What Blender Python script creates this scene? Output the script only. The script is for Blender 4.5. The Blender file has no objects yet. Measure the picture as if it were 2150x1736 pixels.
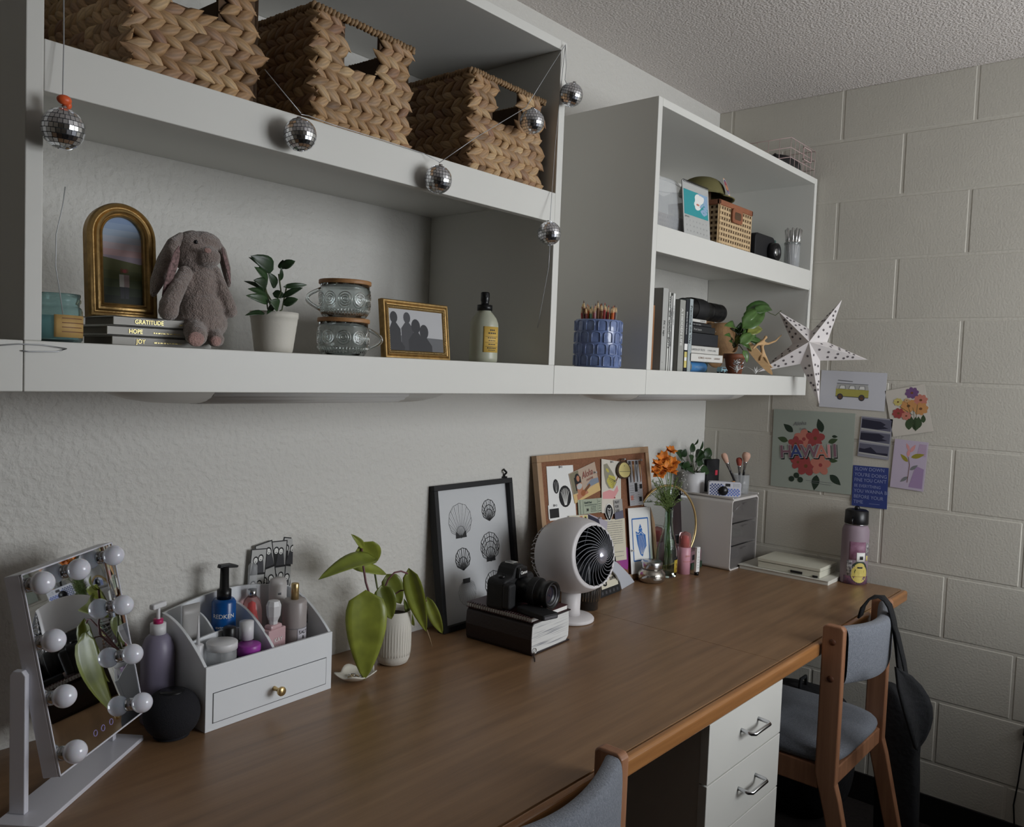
import bpy, bmesh, math, random
from mathutils import Vector, Matrix
random.seed(7)
S = bpy.context.scene
COL = S.collection
PI = math.pi
# ------------------------------------------------------------------ camera, world, light, exposure
CAM = Vector((-2.89085, -1.51121, 1.41399)); ROT = (1.519078, -0.037824, -0.857505); FPX = 1742.9
cd = bpy.data.cameras.new('camera'); cam = bpy.data.objects.new('camera', cd); COL.objects.link(cam)
cam.location = CAM; cam.rotation_euler = ROT
cd.sensor_fit = 'HORIZONTAL'; cd.sensor_width = 36; cd.lens = FPX / 2150 * 36; cd.clip_start = .02
cd.shift_x = 1.277 / 2150; cd.shift_y = -1.05 / 2150
cd.dof.use_dof = False
S.camera = cam
w = bpy.data.worlds.new('world'); S.world = w; w.use_nodes = True
w.node_tree.nodes['Background'].inputs[0].default_value = (.62, .74, .95, 1)
w.node_tree.nodes['Background'].inputs[1].default_value = .9
S.view_settings.view_transform = 'Standard'; S.view_settings.look = 'None'
S.view_settings.exposure = 0.0; S.view_settings.gamma = 1; S.view_settings.use_curve_mapping = False
def area(name, loc, rot, sx, sy, power, col):
    l = bpy.data.lights.new(name, 'AREA'); l.shape = 'RECTANGLE'; l.size = sx; l.size_y = sy; l.energy = power; l.color = col
    o = bpy.data.objects.new(name, l); COL.objects.link(o); o.location = loc; o.rotation_euler = rot; return o
WX0, WX1, WZ0, WZ1, WY = -1.42, -.08, 1.0, 2.1, -2.75  # the window opening in the wall behind the camera
area('window_daylight', ((WX0+WX1)/2, WY-.12, (WZ0+WZ1)/2), (PI/2, 0, 0), WX1-WX0+.2, WZ1-WZ0+.2, 70, (.95, .975, 1))
MR = Matrix.Rotation(ROT[2],3,'Z') @ Matrix.Rotation(ROT[1],3,'Y') @ Matrix.Rotation(ROT[0],3,'X')
def at(u, v, **k):
    """point of the plane x=, y= or z= that shows at pixel u,v of the 2150x1736 photograph"""
    d = MR @ Vector(((u-1075+1.277)/FPX, -(v-868+1.052)/FPX, -1))
    a, c = list(k.items())[0]; i = 'xyz'.index(a)
    return CAM + d*((c-CAM[i])/d[i])
# ------------------------------------------------------------------ materials
def lin(c):
    return tuple(((x/255)/12.92 if x/255 <= .04045 else ((x/255+.055)/1.055)**2.4) for x in c)
MATS = {}
def mat(name, col, rough=.5, metal=0, var=0, vscale=20, bump=0, bscale=200, trans=0, ior=1.45, spec=.5, alpha=1, sheen=0, coat=0, stretch=None, col2=None, sss=0):
    """principled material; var/col2 mixes noise colour, bump adds fine relief"""
    if name in MATS: return MATS[name]
    m = bpy.data.materials.new(name); m.use_nodes = True; nt = m.node_tree; p = nt.nodes['Principled BSDF']
    c = lin(col) if max(col) > 1 else col
    p.inputs['Base Color'].default_value = (*c, 1); p.inputs['Roughness'].default_value = rough; p.inputs['Metallic'].default_value = metal
    p.inputs['IOR'].default_value = ior; p.inputs['Specular IOR Level'].default_value = spec
    p.inputs['Transmission Weight'].default_value = trans; p.inputs['Alpha'].default_value = alpha
    p.inputs['Sheen Weight'].default_value = sheen; p.inputs['Coat Weight'].default_value = coat
    p.inputs['Subsurface Weight'].default_value = sss; p.inputs['Subsurface Scale'].default_value = .01
    if var or col2 or bump:
        tc = nt.nodes.new('ShaderNodeTexCoord'); mp = nt.nodes.new('ShaderNodeMapping'); nt.links.new(tc.outputs['Object'], mp.inputs[0])
        if stretch: mp.inputs['Scale'].default_value = stretch
        if var or col2:
            n = nt.nodes.new('ShaderNodeTexNoise'); n.inputs['Scale'].default_value = vscale; n.inputs['Detail'].default_value = 5
            nt.links.new(mp.outputs[0], n.inputs[0])
            r = nt.nodes.new('ShaderNodeValToRGB'); nt.links.new(n.outputs[0], r.inputs[0])
            c2 = lin(col2) if col2 else tuple(max(0, x*(1-var)) for x in c)
            r.color_ramp.elements[0].position = .32; r.color_ramp.elements[1].position = .68
            r.color_ramp.elements[0].color = (*c2, 1); r.color_ramp.elements[1].color = (*c, 1)
            nt.links.new(r.outputs[0], p.inputs['Base Color'])
        if bump:
            n2 = nt.nodes.new('ShaderNodeTexNoise'); n2.inputs['Scale'].default_value = bscale; n2.inputs['Detail'].default_value = 3
            nt.links.new(mp.outputs[0], n2.inputs[0])
            b = nt.nodes.new('ShaderNodeBump'); b.inputs['Strength'].default_value = 1; b.inputs['Distance'].default_value = bump
            nt.links.new(n2.outputs[0], b.inputs['Height']); nt.links.new(b.outputs[0], p.inputs['Normal'])
    MATS[name] = m; return m
# ------------------------------------------------------------------ mesh builder
class B:
    def __init__(s): s.v = []; s.f = []; s.m = []; s.sm = []
    def add(s, vs, fs, mi=0, smooth=False):
        k = len(s.v); s.v += [Vector(v) for v in vs]
        for f in fs: s.f.append([i+k for i in f]); s.m.append(mi); s.sm.append(smooth)
        return s
    def box(s, a, b, mi=0, M=None):
        (x0,y0,z0),(x1,y1,z1) = a, b
        x0,x1 = sorted((x0,x1)); y0,y1 = sorted((y0,y1)); z0,z1 = sorted((z0,z1))
        vs = [(x0,y0,z0),(x1,y0,z0),(x1,y1,z0),(x0,y1,z0),(x0,y0,z1),(x1,y0,z1),(x1,y1,z1),(x0,y1,z1)]
        if M: vs = [M @ Vector(v) for v in vs]
        return s.add(vs, [(3,2,1,0),(4,5,6,7),(0,1,5,4),(1,2,6,5),(2,3,7,6),(3,0,4,7)], mi)
    def prism(s, pts, h, M=None, mi=0, smooth=False, cap=True):
        """polygon pts (a,b) counter-clockwise, extruded from c=0 to c=h; M maps (a,b,c)"""
        M = M or Matrix(); n = len(pts)
        vs = [M @ Vector((a,b,0)) for a,b in pts] + [M @ Vector((a,b,h)) for a,b in pts]
        s.add(vs, [(i,(i+1)%n,n+(i+1)%n,n+i) for i in range(n)], mi, smooth)
        if cap:
            k = len(s.v)-2*n; s.f += [[k+i for i in range(n)][::-1], [k+n+i for i in range(n)]]; s.m += [mi,mi]; s.sm += [False,False]
        return s
    def lathe(s, prof, n=32, M=None, mi=0, smooth=True, closed=False):
        M = M or Matrix(); m = len(prof); vs = []
        for j in range(n):
            a = 2*PI*j/n
            for r,z in prof: vs.append(M @ Vector((r*math.cos(a), r*math.sin(a), z)))
        fs = []
        for j in range(n):
            j2 = (j+1) % n
            for i in range(m-1 if not closed else m):
                i2 = (i+1) % m; fs.append((j*m+i, j2*m+i, j2*m+i2, j*m+i2))
        return s.add(vs, fs, mi, smooth)
    def tube(s, pts, r, n=8, mi=0, cap=True, smooth=True):
        pts = [Vector(p) for p in pts]; m = len(pts); rs = r if isinstance(r, (list,tuple)) else [r]*m
        vs = []; up = None
        for i,p in enumerate(pts):
            t = (pts[min(i+1,m-1)]-pts[max(i-1,0)]).normalized()
            if up is None:
                up = Vector((0,0,1)) if abs(t.z) < .9 else Vector((1,0,0))
            a = t.cross(up)
            if a.length < 1e-6: a = t.orthogonal()
            a.normalize(); b = a.cross(t).normalized(); up = b
            for j in range(n):
                q = 2*PI*j/n; vs.append(p + a*math.cos(q)*rs[i] + b*math.sin(q)*rs[i])
        fs = [(i*n+j, i*n+(j+1)%n, (i+1)*n+(j+1)%n, (i+1)*n+j) for i in range(m-1) for j in range(n)]
        s.add(vs, fs, mi, smooth)
        if cap:
            k = len(s.v)-n*m; s.f += [[k+j for j in range(n)][::-1], [k+(m-1)*n+j for j in range(n)]]; s.m += [mi,mi]; s.sm += [False,False]
        return s
    def ball(s, c, r, n=16, k=10, mi=0, M=None):
        r = r if isinstance(r,(tuple,list)) else (r,r,r); vs = []; c = Vector(c); M = M or Matrix.Identity(3)
        for i in range(k+1):
            th = PI*i/k
            for j in range(n):
                a = 2*PI*j/n; vs.append(c + M @ Vector((r[0]*math.sin(th)*math.cos(a), r[1]*math.sin(th)*math.sin(a), -r[2]*math.cos(th))))
        return s.add(vs, [(i*n+j, i*n+(j+1)%n, (i+1)*n+(j+1)%n, (i+1)*n+j) for i in range(k) for j in range(n)], mi, True)
    def poly(s, pts, mi=0): return s.add(pts, [tuple(range(len(pts)))], mi)
    def grid(s, f, nu, nv, mi=0, smooth=True, closed_u=False):
        vs = [f(i/nu, j/nv) for i in range(nu+(0 if closed_u else 1)) for j in range(nv+1)]
        k = nv+1; N = nu if closed_u else nu+1
        return s.add(vs, [(i*k+j, ((i+1)%N)*k+j, ((i+1)%N)*k+j+1, i*k+j+1) for i in range(nu) for j in range(nv)], mi, smooth)
    def build(s, name, mats, parent=None, world=False, bevel=0, seg=2, solid=0, sub=0, weld=False, extra=None):
        me = bpy.data.meshes.new(name); vs = s.v
        if world and parent is not None:
            I = PM[parent.name].inverted(); vs = [I @ v for v in vs]
        me.from_pydata([tuple(v) for v in vs], [], s.f)
        for m in (mats if isinstance(mats,(list,tuple)) else [mats]): me.materials.append(m)
        me.polygons.foreach_set('material_index', s.m); me.polygons.foreach_set('use_smooth', s.sm)
        me.update(); o = bpy.data.objects.new(name, me); COL.objects.link(o)
        if weld:
            q = o.modifiers.new('weld','WELD'); q.merge_threshold = 1e-5
        if solid:
            q = o.modifiers.new('solid','SOLIDIFY'); q.thickness = solid; q.offset = 0
        if bevel:
            q = o.modifiers.new('bevel','BEVEL'); q.width = bevel; q.segments = seg; q.limit_method = 'ANGLE'; q.angle_limit = .7
            q.harden_normals = False
        if sub:
            q = o.modifiers.new('sub','SUBSURF'); q.levels = sub; q.render_levels = sub
        if parent is not None:
            o.parent = parent; PM[o.name] = PM[parent.name]
        else: PM[o.name] = Matrix()
        return o
PM = {}
def thing(name, label, cat, loc=(0,0,0), rz=0, group=None, rot=None):
    o = bpy.data.objects.new(name, None); COL.objects.link(o); o.empty_display_size = .02
    R = rot.to_4x4() if rot is not None else Matrix.Rotation(rz,4,'Z')
    M = Matrix.Translation(Vector(loc)) @ R
    o.matrix_world = M; o.location = M.translation; o.rotation_euler = M.to_euler()
    PM[o.name] = M; o['label'] = label; o['category'] = cat
    if group: o['group'] = group
    return o
def tag(o, label, cat, group=None, kind=None):
    o['label'] = label; o['category'] = cat
    if group: o['group'] = group
    if kind: o['kind'] = kind
    return o
def struct(o): o['kind'] = 'structure'; return o
def lab(o, s): o['label'] = s; return o
def frame(O, U, V):
    """matrix taking (a,b,c) to O + a U + b V + c (U x V)"""
    U = Vector(U).normalized(); V = Vector(V); V = (V - U*V.dot(U)).normalized(); N = U.cross(V)
    M = Matrix((U,V,N)).transposed().to_4x4(); M.translation = Vector(O); return M
def rrect(w, h, r, n=4):
    pts = []
    for cx,cy,a0 in ((w-r,r,-90),(w-r,h-r,0),(r,h-r,90),(r,r,180)):
        for i in range(n+1):
            a = math.radians(a0+90*i/n); pts.append((cx+r*math.cos(a), cy+r*math.sin(a)))
    return pts
def ell(cx, cy, rx, ry, n=18, rot=0):
    return [(cx+rx*math.cos(a)*math.cos(rot)-ry*math.sin(a)*math.sin(rot), cy+rx*math.cos(a)*math.sin(rot)+ry*math.sin(a)*math.cos(rot)) for a in [2*PI*i/n for i in range(n)]]
def petal(cx, cy, L, W, rot, n=8):
    """leaf outline from base (cx,cy) along direction rot"""
    pts = [(L*t, W/2*math.sin(PI*t**.8)) for t in [i/n for i in range(n+1)]] + [(L*t, -W/2*math.sin(PI*t**.8)) for t in [i/n for i in range(n-1,0,-1)]]
    c,s_ = math.cos(rot), math.sin(rot)
    return [(cx+a*c-b*s_, cy+a*s_+b*c) for a,b in pts]
def line2(p, q, w):
    d = Vector((q[0]-p[0], q[1]-p[1])); 
    if d.length < 1e-9: return [(p[0]-w,p[1]),(p[0],p[1]-w),(p[0]+w,p[1])]
    n = Vector((-d.y, d.x)).normalized()*w/2
    return [(p[0]-n.x,p[1]-n.y),(q[0]-n.x,q[1]-n.y),(q[0]+n.x,q[1]+n.y),(p[0]+n.x,p[1]+n.y)]
class Print:
    """flat print: coloured shapes laid a hair above a surface given by matrix M (a right, b up, c outwards)"""
    def __init__(s, M, h=.0004): s.b = B(); s.M = M; s.h = h; s.k = 0; s.mats = []
    def mi(s, m):
        if m not in s.mats: s.mats.append(m)
        return s.mats.index(m)
    def p(s, pts, m, lift=None):
        s.k += 1; h = s.h + (s.k*.000012 if lift is None else lift)
        s.b.poly([s.M @ Vector((a,b,h)) for a,b in pts], s.mi(m)); return s
    def ln(s, pts, w, m):
        for i in range(len(pts)-1): s.p(line2(pts[i], pts[i+1], w), m, lift=.0006)
        return s
    def text(s, t, x, y, size, m, rot=0, align='LEFT', sx=1, bold=0, shear=0, lift=None):
        cu = bpy.data.curves.new('t','FONT'); cu.body = t; cu.size = size; cu.align_x = align; cu.resolution_u = 3; cu.offset = bold; cu.shear = shear
        ob = bpy.data.objects.new('t', cu); me = bpy.data.meshes.new_from_object(ob)
        c,sn = math.cos(rot), math.sin(rot); s.k += 1; h = s.h+.0008 if lift is None else lift
        vs = [s.M @ Vector((x+(v.co.x*sx)*c-v.co.y*sn, y+(v.co.x*sx)*sn+v.co.y*c, h)) for v in me.vertices]
        s.b.add(vs, [tuple(p.vertices) for p in me.polygons], s.mi(m))
        bpy.data.objects.remove(ob); bpy.data.meshes.remove(me); bpy.data.curves.remove(cu); return s
    def build(s, name, parent, world=True): return s.b.build(name, s.mats, parent, world=world)
ID = Matrix()
def T(x,y,z): return Matrix.Translation(Vector((x,y,z)))
def RZ(a): return Matrix.Rotation(a,4,'Z')
def RX(a): return Matrix.Rotation(a,4,'X')
def RY(a): return Matrix.Rotation(a,4,'Y')
# ------------------------------------------------------------------ palette
def plaster(name, col, bscale, bdist, strength=1, thresh=None):
    m = bpy.data.materials.new(name); m.use_nodes = True; nt = m.node_tree; p = nt.nodes['Principled BSDF']
    p.inputs['Base Color'].default_value = (*lin(col), 1); p.inputs['Roughness'].default_value = .55 if thresh else .8
    tc = nt.nodes.new('ShaderNodeTexCoord'); n = nt.nodes.new('ShaderNodeTexNoise'); n.inputs['Scale'].default_value = bscale
    n.inputs['Detail'].default_value = 4; nt.links.new(tc.outputs['Object'], n.inputs[0])
    src = n.outputs[0]
    if thresh:
        r = nt.nodes.new('ShaderNodeValToRGB'); r.color_ramp.elements[0].position = thresh; r.color_ramp.elements[1].position = thresh+.25
        nt.links.new(src, r.inputs[0]); src = r.outputs[0]
    b = nt.nodes.new('ShaderNodeBump'); b.inputs['Distance'].default_value = bdist; b.inputs['Strength'].default_value = strength
    nt.links.new(src, b.inputs['Height']); nt.links.new(b.outputs[0], p.inputs['Normal']); return m
m_wall = plaster('painted_textured_plaster', (205,203,197), 75, .0012, .8, .42)
m_ceil = plaster('popcorn_ceiling', (212,205,200), 150, .007, 1)
m_dim = mat('darkened_unseen_wall', (132,124,112), .7)  # unseen walls, darkened to cut the light bounced around the room
m_block = mat('painted_block', (196,192,181), .6, var=.05, vscale=3, bump=.0009, bscale=160)
m_mortar = mat('painted_mortar', (198,194,183), .7, bump=.001, bscale=120)
m_base = mat('black_rubber_base', (22,20,20), .5)
m_floor = mat('dark_carpet', (44,38,36), .95, var=.4, vscale=60, bump=.004, bscale=400)
m_lam = mat('white_laminate', (211,210,204), .42)
m_wood = None
def wood(name, c1, c2, c3, rough=.35, scale=1, axis=0):
    m = bpy.data.materials.new(name); m.use_nodes = True; nt = m.node_tree; p = nt.nodes['Principled BSDF']; p.inputs['Roughness'].default_value = rough
    tc = nt.nodes.new('ShaderNodeTexCoord'); mp = nt.nodes.new('ShaderNodeMapping'); nt.links.new(tc.outputs['Object'], mp.inputs[0])
    sc = [26*scale]*3; sc[axis] = 1.4*scale; mp.inputs['Scale'].default_value = sc
    n = nt.nodes.new('ShaderNodeTexNoise'); n.inputs['Scale'].default_value = 1.6; n.inputs['Detail'].default_value = 7; n.inputs['Roughness'].default_value = .62
    nt.links.new(mp.outputs[0], n.inputs[0]); r = nt.nodes.new('ShaderNodeValToRGB'); nt.links.new(n.outputs[0], r.inputs[0])
    e = r.color_ramp.elements; e[0].position = .3; e[0].color = (*lin(c1),1); e[1].position = .7; e[1].color = (*lin(c3),1)
    k = e.new(.5); k.color = (*lin(c2),1); nt.links.new(r.outputs[0], p.inputs['Base Color'])
    b = nt.nodes.new('ShaderNodeBump'); b.inputs['Distance'].default_value = .0003; nt.links.new(n.outputs[0], b.inputs['Height']); nt.links.new(b.outputs[0], p.inputs['Normal'])
    return m
m_desk = wood('oak_laminate', (116,88,62), (131,100,71), (143,111,80), .33)
m_edge = wood('oiled_oak_edge', (136,92,54), (154,106,63), (168,119,74), .22)
m_chairw = wood('chair_oak', (128,88,64), (148,104,76), (164,118,88), .4, axis=2)
# ------------------------------------------------------------------ room shell
XL, H = -4.3, 2.405
b = B().box((XL,0,0),(0.02,.1,H)); struct(b.build('wall_back', m_wall))
b = B().box((XL-.1,WY,0),(XL,.1,H)); struct(b.build('wall_left', m_dim))
b = B().box((XL-.1,WY-.1,H),(.1,.1,H+.1)); struct(b.build('ceiling', m_ceil))
b = B().box((XL-.1,WY-.1,-.1),(.1,.1,0)); struct(b.build('floor', m_floor))
b = B()
for a,c in (((XL,WY-.1,0),(WX0,WY,H)), ((WX1,WY-.1,0),(.1,WY,H)), ((WX0,WY-.1,0),(WX1,WY,WZ0)), ((WX0,WY-.1,WZ1),(WX1,WY,H))): b.box(a,c)
struct(b.build('wall_front', m_dim))
wn = struct(B().box((WX0,WY-.09,WZ0),(WX0+.05,WY-.03,WZ1)).box((WX1-.05,WY-.09,WZ0),(WX1,WY-.03,WZ1)).box((WX0,WY-.09,WZ0),(WX1,WY-.03,WZ0+.05)).box((WX0,WY-.09,WZ1-.05),(WX1,WY-.03,WZ1)).box(((WX0+WX1)/2-.025,WY-.09,WZ0),((WX0+WX1)/2+.025,WY-.03,WZ1)).build('window_1', m_lam, bevel=.004))
B().box((WX0-.04,WY,WZ0-.03),(WX1+.04,WY+.05,WZ0)).build('window_sill', m_lam, wn, bevel=.003)
# block wall: courses 0.203 high, blocks 0.406 long
wr = struct(B().box((.0020,WY,0),(.1,.1,H)).build('wall_right', m_mortar))
HB, LB, J = .2032, .4064, .004
blk_cache = {}
for r in range(12):
    off = -.2567 - (0 if r % 2 == 0 else -.2032)
    z0, z1 = r*HB+J, min((r+1)*HB-J, H)
    y = off + LB
    while y - LB < 0 and y > 0: y -= 0; break
    ys = [0.0]; q = off
    while q > 0: q -= LB
    if q + LB < 0: q += LB
    while q > WY: ys.append(q); q -= LB
    ys.append(WY)
    for i in range(len(ys)-1):
        a, c = ys[i], ys[i+1]
        if a - c < .03: continue
        ya, yc = a-(J if i else 0), c+J
        key = (round(ya-yc,3), round(z1-z0,3))
        if key not in blk_cache:
            W_, H_ = ya-yc, z1-z0
            o = B().box((0,-W_/2,-H_/2),(.012,W_/2,H_/2)).build('block', m_block, wr, bevel=.0028, seg=3)
            blk_cache[key] = o
        else:
            o = blk_cache[key].copy(); COL.objects.link(o)
        o.location = (random.uniform(0,.0008), (ya+yc)/2, (z0+z1)/2); o.parent = wr
struct(B().box((-.006,WY,0),(.004,0,.0956)).build('baseboard_right', m_base, bevel=.002))
struct(B().box((XL,-.006,0),(-.006,0,.0956)).build('baseboard_back', m_base, bevel=.002))
# ------------------------------------------------------------------ shelves
SD = -.387; ZB, ZT = 1.3646, 1.428
XA, XB_, XC, XD = -2.5095, -1.4475, -1.0665, -.009
def side(b, x0, x1, z1): b.box((x0,-.001,ZT),(x1,SD,z1))
def shelf_unit(label, x0, x1, zm0, zm1, ztop, group):
    t = thing('shelf_unit', label, 'shelf unit', (x0, 0, ZB), group=None)
    th = .0205
    B().box((x0,-.001,ZT),(x0+th,SD,ztop)).build('side_panel', m_lam, t, world=True, bevel=.0012)
    B().box((x1-th,-.001,ZT),(x1,SD,ztop)).build('side_panel', m_lam, t, world=True, bevel=.0012)
    B().box((x0+th,-.001,ztop-.02),(x1-th,SD,ztop)).build('top_board', m_lam, t, world=True, bevel=.0012)
    B().box((x0+th,-.001,zm1-.018),(x1-th,SD+.018,zm1)).build('shelf_board', m_lam, t, world=True, bevel=.0008)
    B().box((x0+th,SD+.018,zm0),(x1-th,SD,zm1)).build('shelf_front_rail', m_lam, t, world=True, bevel=.0012)
    B().box((x0,-.001,ZT-.018),(x1,SD+.018,ZT)).build('bottom_board', m_lam, t, world=True, bevel=.0008)
    B().box((x0+.0005,SD+.018,ZB),(x1-.0005,SD,ZT)).build('bottom_front_rail', m_lam, t, world=True, bevel=.0012)
    return t
shelf_unit('large white wall shelf unit holding the woven baskets and the plush bunny', XA, XB_, 1.735, 1.798, 2.121, None)
shelf_unit('smaller white wall shelf unit with the books, in the corner by the block wall', XC, XD, 1.7297, 1.7976, 2.1135, None)
for x0,x1,l in ((XB_,XC,'short white shelf bridging the two units, holding the blue pencil cup'), (XL+.4,XA,'white shelf running on to the left of the large shelf unit')):
    t = thing('bridge_shelf', l, 'shelf', (x0,0,ZB))
    B().box((x0,-.001,ZT-.018),(x1,SD+.018,ZT)).build('shelf_board', m_lam, t, world=True, bevel=.0008)
    B().box((x0+.0005,SD+.018,ZB),(x1-.0005,SD,ZT)).build('front_rail', m_lam, t, world=True, bevel=.0012)
m_diff = mat('ribbed_acrylic_diffuser', (214,214,212), .35)
for x0,x1,l in ((-2.374,-1.673,'long unlit lamp with a ribbed diffuser under the large shelf unit'), (-1.16,-.30,'unlit lamp with a ribbed diffuser under the smaller shelf unit')):
    t = thing('under_shelf_lamp', l, 'lamp', (x0,-.25,ZB))
    B().box((x0+.02,-.19,ZT-.019),(x1-.02,-.335,ZT-.045)).build('housing', m_lam, t, world=True, bevel=.002)
    def prof(s2, rib):
        q = []
        for i in range(37):
            a = PI*i/36; rr = (1 + (.025 if rib and i % 3 == 0 else 0))*s2; q.append((-.262+.078*math.cos(a)*rr, ZT-.040-.046*math.sin(a)**.6*rr))
        return q
    Mx = lambda x: Matrix(((0,0,1,x),(1,0,0,0),(0,1,0,0),(0,0,0,1)))
    B().prism(prof(1,True), x1-x0-.30, Mx(x0+.15), smooth=True).build('diffuser', m_diff, t, world=True)
    for xa_, dx in ((x0+.15,-1),(x1-.15,1)):
        b = B(); n = 37; vs = []
        for k in range(7):
            s2 = 1 if k < 1 else math.sqrt(max(.0,1-(k/6.3)**3)); vs += [(xa_+dx*.15*k/6, y, z) for y,z in prof(s2, False)]
        b.add(vs, [(k*n+i,k*n+i+1,(k+1)*n+i+1,(k+1)*n+i) for k in range(6) for i in range(n-1)], 0, True); b.build('end_cap', m_lam, t, world=True)
# ------------------------------------------------------------------ desk
DZ, DY = .75, -.765
t = thing('desk', 'long built-in oak desk top with a rounded front edge along the back wall', 'desk', (-2, DY/2, 0))
SX = -.997
for x0,x1 in ((XL+.3,SX),(SX+.0012,-.024)):
    B().box((x0,-.002,DZ-.035),(x1,DY+.02,DZ)).build('desk_top', m_desk, t, world=True, bevel=.0004)
pts = [(DY+.03,DZ-.036),(DY+.03,DZ)]
for i in range(9):
    a = PI/2+ PI/2*i/8; pts.append((DY+.012+.012*math.cos(a), DZ-.012+.012*math.sin(a)))
pts += [(DY,DZ-.033),(DY+.003,DZ-.036)]
for x0,x1 in ((XL+.3,-.024),):
    B().box((x0,DY,DZ-.036),(x1,DY+.0205,DZ)).build('front_edge', m_edge, t, world=True, bevel=.008, seg=5)
B().box((XL+.3,-.002,DZ-.1),(-.003,-.02,DZ-.035)).build('wall_cleat', m_edge, t, world=True)
m_pedside = mat('taupe_side_panel', (196,190,180), .5)
m_chrome = mat('chrome', (200,202,206), .18, 1)
t = thing('drawer_pedestal', 'white drawer cabinet with chrome handles under the desk', 'drawer cabinet', (-1.18,-.4,0))
PX0, PX1, PYF = -1.362, -.998, -.757
B().box((PX0+.004,-.1,.05),(PX1-.004,PYF+.02,.7135)).build('body', m_pedside, t, world=True, bevel=.001)
B().box((PX0+.02,-.12,0),(PX1-.02,PYF+.06,.05)).build('plinth', m_base, t, world=True)
z = .7115
for k in range(5):
    z0 = z-.130 if k < 4 else .055
    d = B().box((PX0,PYF+.019,z0+.0015),(PX1,PYF,z-.0015)).build('drawer_front', m_lam, t, world=True, bevel=.0012)
    zc = (z+z0)/2+.008; xc = (PX0+PX1)/2+.01
    pts = [(xc-.043,PYF+.001,zc),(xc-.043,PYF-.024,zc-.002),(xc-.037,PYF-.030,zc-.002),(xc+.037,PYF-.030,zc-.002),(xc+.043,PYF-.024,zc-.002),(xc+.043,PYF+.001,zc)]
    B().tube(pts, .0042, 10).build('handle', m_chrome, d, world=True)
    z = z0

# ------------------------------------------------------------------ unseen bedstead added below the window to shade the lower block wall
t = thing('shade_bed', 'unseen raised bedstead with a grey blanket, added to shade the block wall', 'shade_bed', (-.9,-2.2,0))
m_bl = mat('grey_blanket', (96,98,108), .95, var=.2, vscale=12, bump=.002, bscale=60)
B().box((-2.05,-2.70,.62),(-.06,-1.78,.70)).build('bed_frame', m_chairw, t, world=True, bevel=.004)
B().box((-2.03,-2.69,.70),(-.08,-1.79,.90)).build('mattress', m_lam, t, world=True, bevel=.03, seg=4)
B().box((-2.04,-2.695,.74),(-.07,-1.775,.915)).build('blanket', m_bl, t, world=True, bevel=.03, seg=4)
for x in (-2.05,-.12):
    for y in (-2.70,-1.84): B().box((x,y,0),(x+.06,y+.06,.98)).build('bed_post', m_chairw, t, world=True, bevel=.004)
# ------------------------------------------------------------------ more palette
def objvar(name, cols, rough=.7, bump=.0004, bscale=300, stretch=(1,1,1)):
    """material whose colour varies from piece to piece (object random) with fine fibre noise"""
    m = bpy.data.materials.new(name); m.use_nodes = True; nt = m.node_tree; p = nt.nodes['Principled BSDF']; p.inputs['Roughness'].default_value = rough
    oi = nt.nodes.new('ShaderNodeObjectInfo'); r = nt.nodes.new('ShaderNodeValToRGB'); nt.links.new(oi.outputs['Random'], r.inputs[0])
    e = r.color_ramp.elements; e[0].color = (*lin(cols[0]),1); e[1].color = (*lin(cols[-1]),1)
    for i,c in enumerate(cols[1:-1]): k = e.new((i+1)/(len(cols)-1)); k.color = (*lin(c),1)
    tc = nt.nodes.new('ShaderNodeTexCoord'); mp = nt.nodes.new('ShaderNodeMapping'); mp.inputs['Scale'].default_value = stretch
    n = nt.nodes.new('ShaderNodeTexNoise'); n.inputs['Scale'].default_value = bscale; nt.links.new(tc.outputs['Object'], mp.inputs[0]); nt.links.new(mp.outputs[0], n.inputs[0])
    mx = nt.nodes.new('ShaderNodeMix'); mx.data_type = 'RGBA'; mx.blend_type = 'MULTIPLY'; mx.inputs[0].default_value = .75
    rr = nt.nodes.new('ShaderNodeMapRange'); rr.inputs[1].default_value = .3; rr.inputs[2].default_value = .7; rr.inputs[3].default_value = .45; nt.links.new(n.outputs[0], rr.inputs[0])
    nt.links.new(r.outputs[0], mx.inputs[6]); nt.links.new(rr.outputs[0], mx.inputs[7]); nt.links.new(mx.outputs[2], p.inputs['Base Color'])
    b = nt.nodes.new('ShaderNodeBump'); b.inputs['Distance'].default_value = bump; nt.links.new(n.outputs[0], b.inputs['Height']); nt.links.new(b.outputs[0], p.inputs['Normal'])
    return m
m_hya = objvar('water_hyacinth', [(128,98,70),(186,150,106),(164,126,88),(206,174,130),(150,112,86),(196,160,116)], .6, .0005, 90, (.25,3,3))
m_rope = mat('hyacinth_rope', (156,126,90), .6, var=.35, vscale=60, bump=.0008, bscale=200)
m_dkbr = mat('basket_lining', (92,70,50), .9, var=.3)
m_wire = mat('clear_wire', (176,178,180), .3, .3)
m_tile = mat('mirror_tile', (240,242,246), .2, 1)
m_core = mat('grey_ball_core', (70,72,76), .5)
m_orange = mat('orange_clip', (224,96,48), .4)
m_paper = mat('white_paper', (224,224,221), .7)
m_cream = mat('cream_paper', (206,200,180), .7)
m_black = mat('black_plastic', (16,16,18), .35)
m_matteb = mat('matte_black', (20,20,22), .65, bump=.0003, bscale=900)
m_white = mat('white_plastic', (216,216,218), .35)
m_silver = mat('brushed_silver', (190,190,190), .25, 1)
m_gold = mat('antique_gold', (172,140,88), .38, .7, var=.35, vscale=90, bump=.0003, bscale=300)
m_goldlt = mat('bright_gold', (206,180,128), .3, .85)
m_glass = mat('clear_glass', (240,246,246), .03, trans=1, ior=1.45)
m_acry = mat('clear_plastic_film', (205,208,210), .12, alpha=.34)
def flat(n, c, rough=.6): return mat(n, c, rough)
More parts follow.
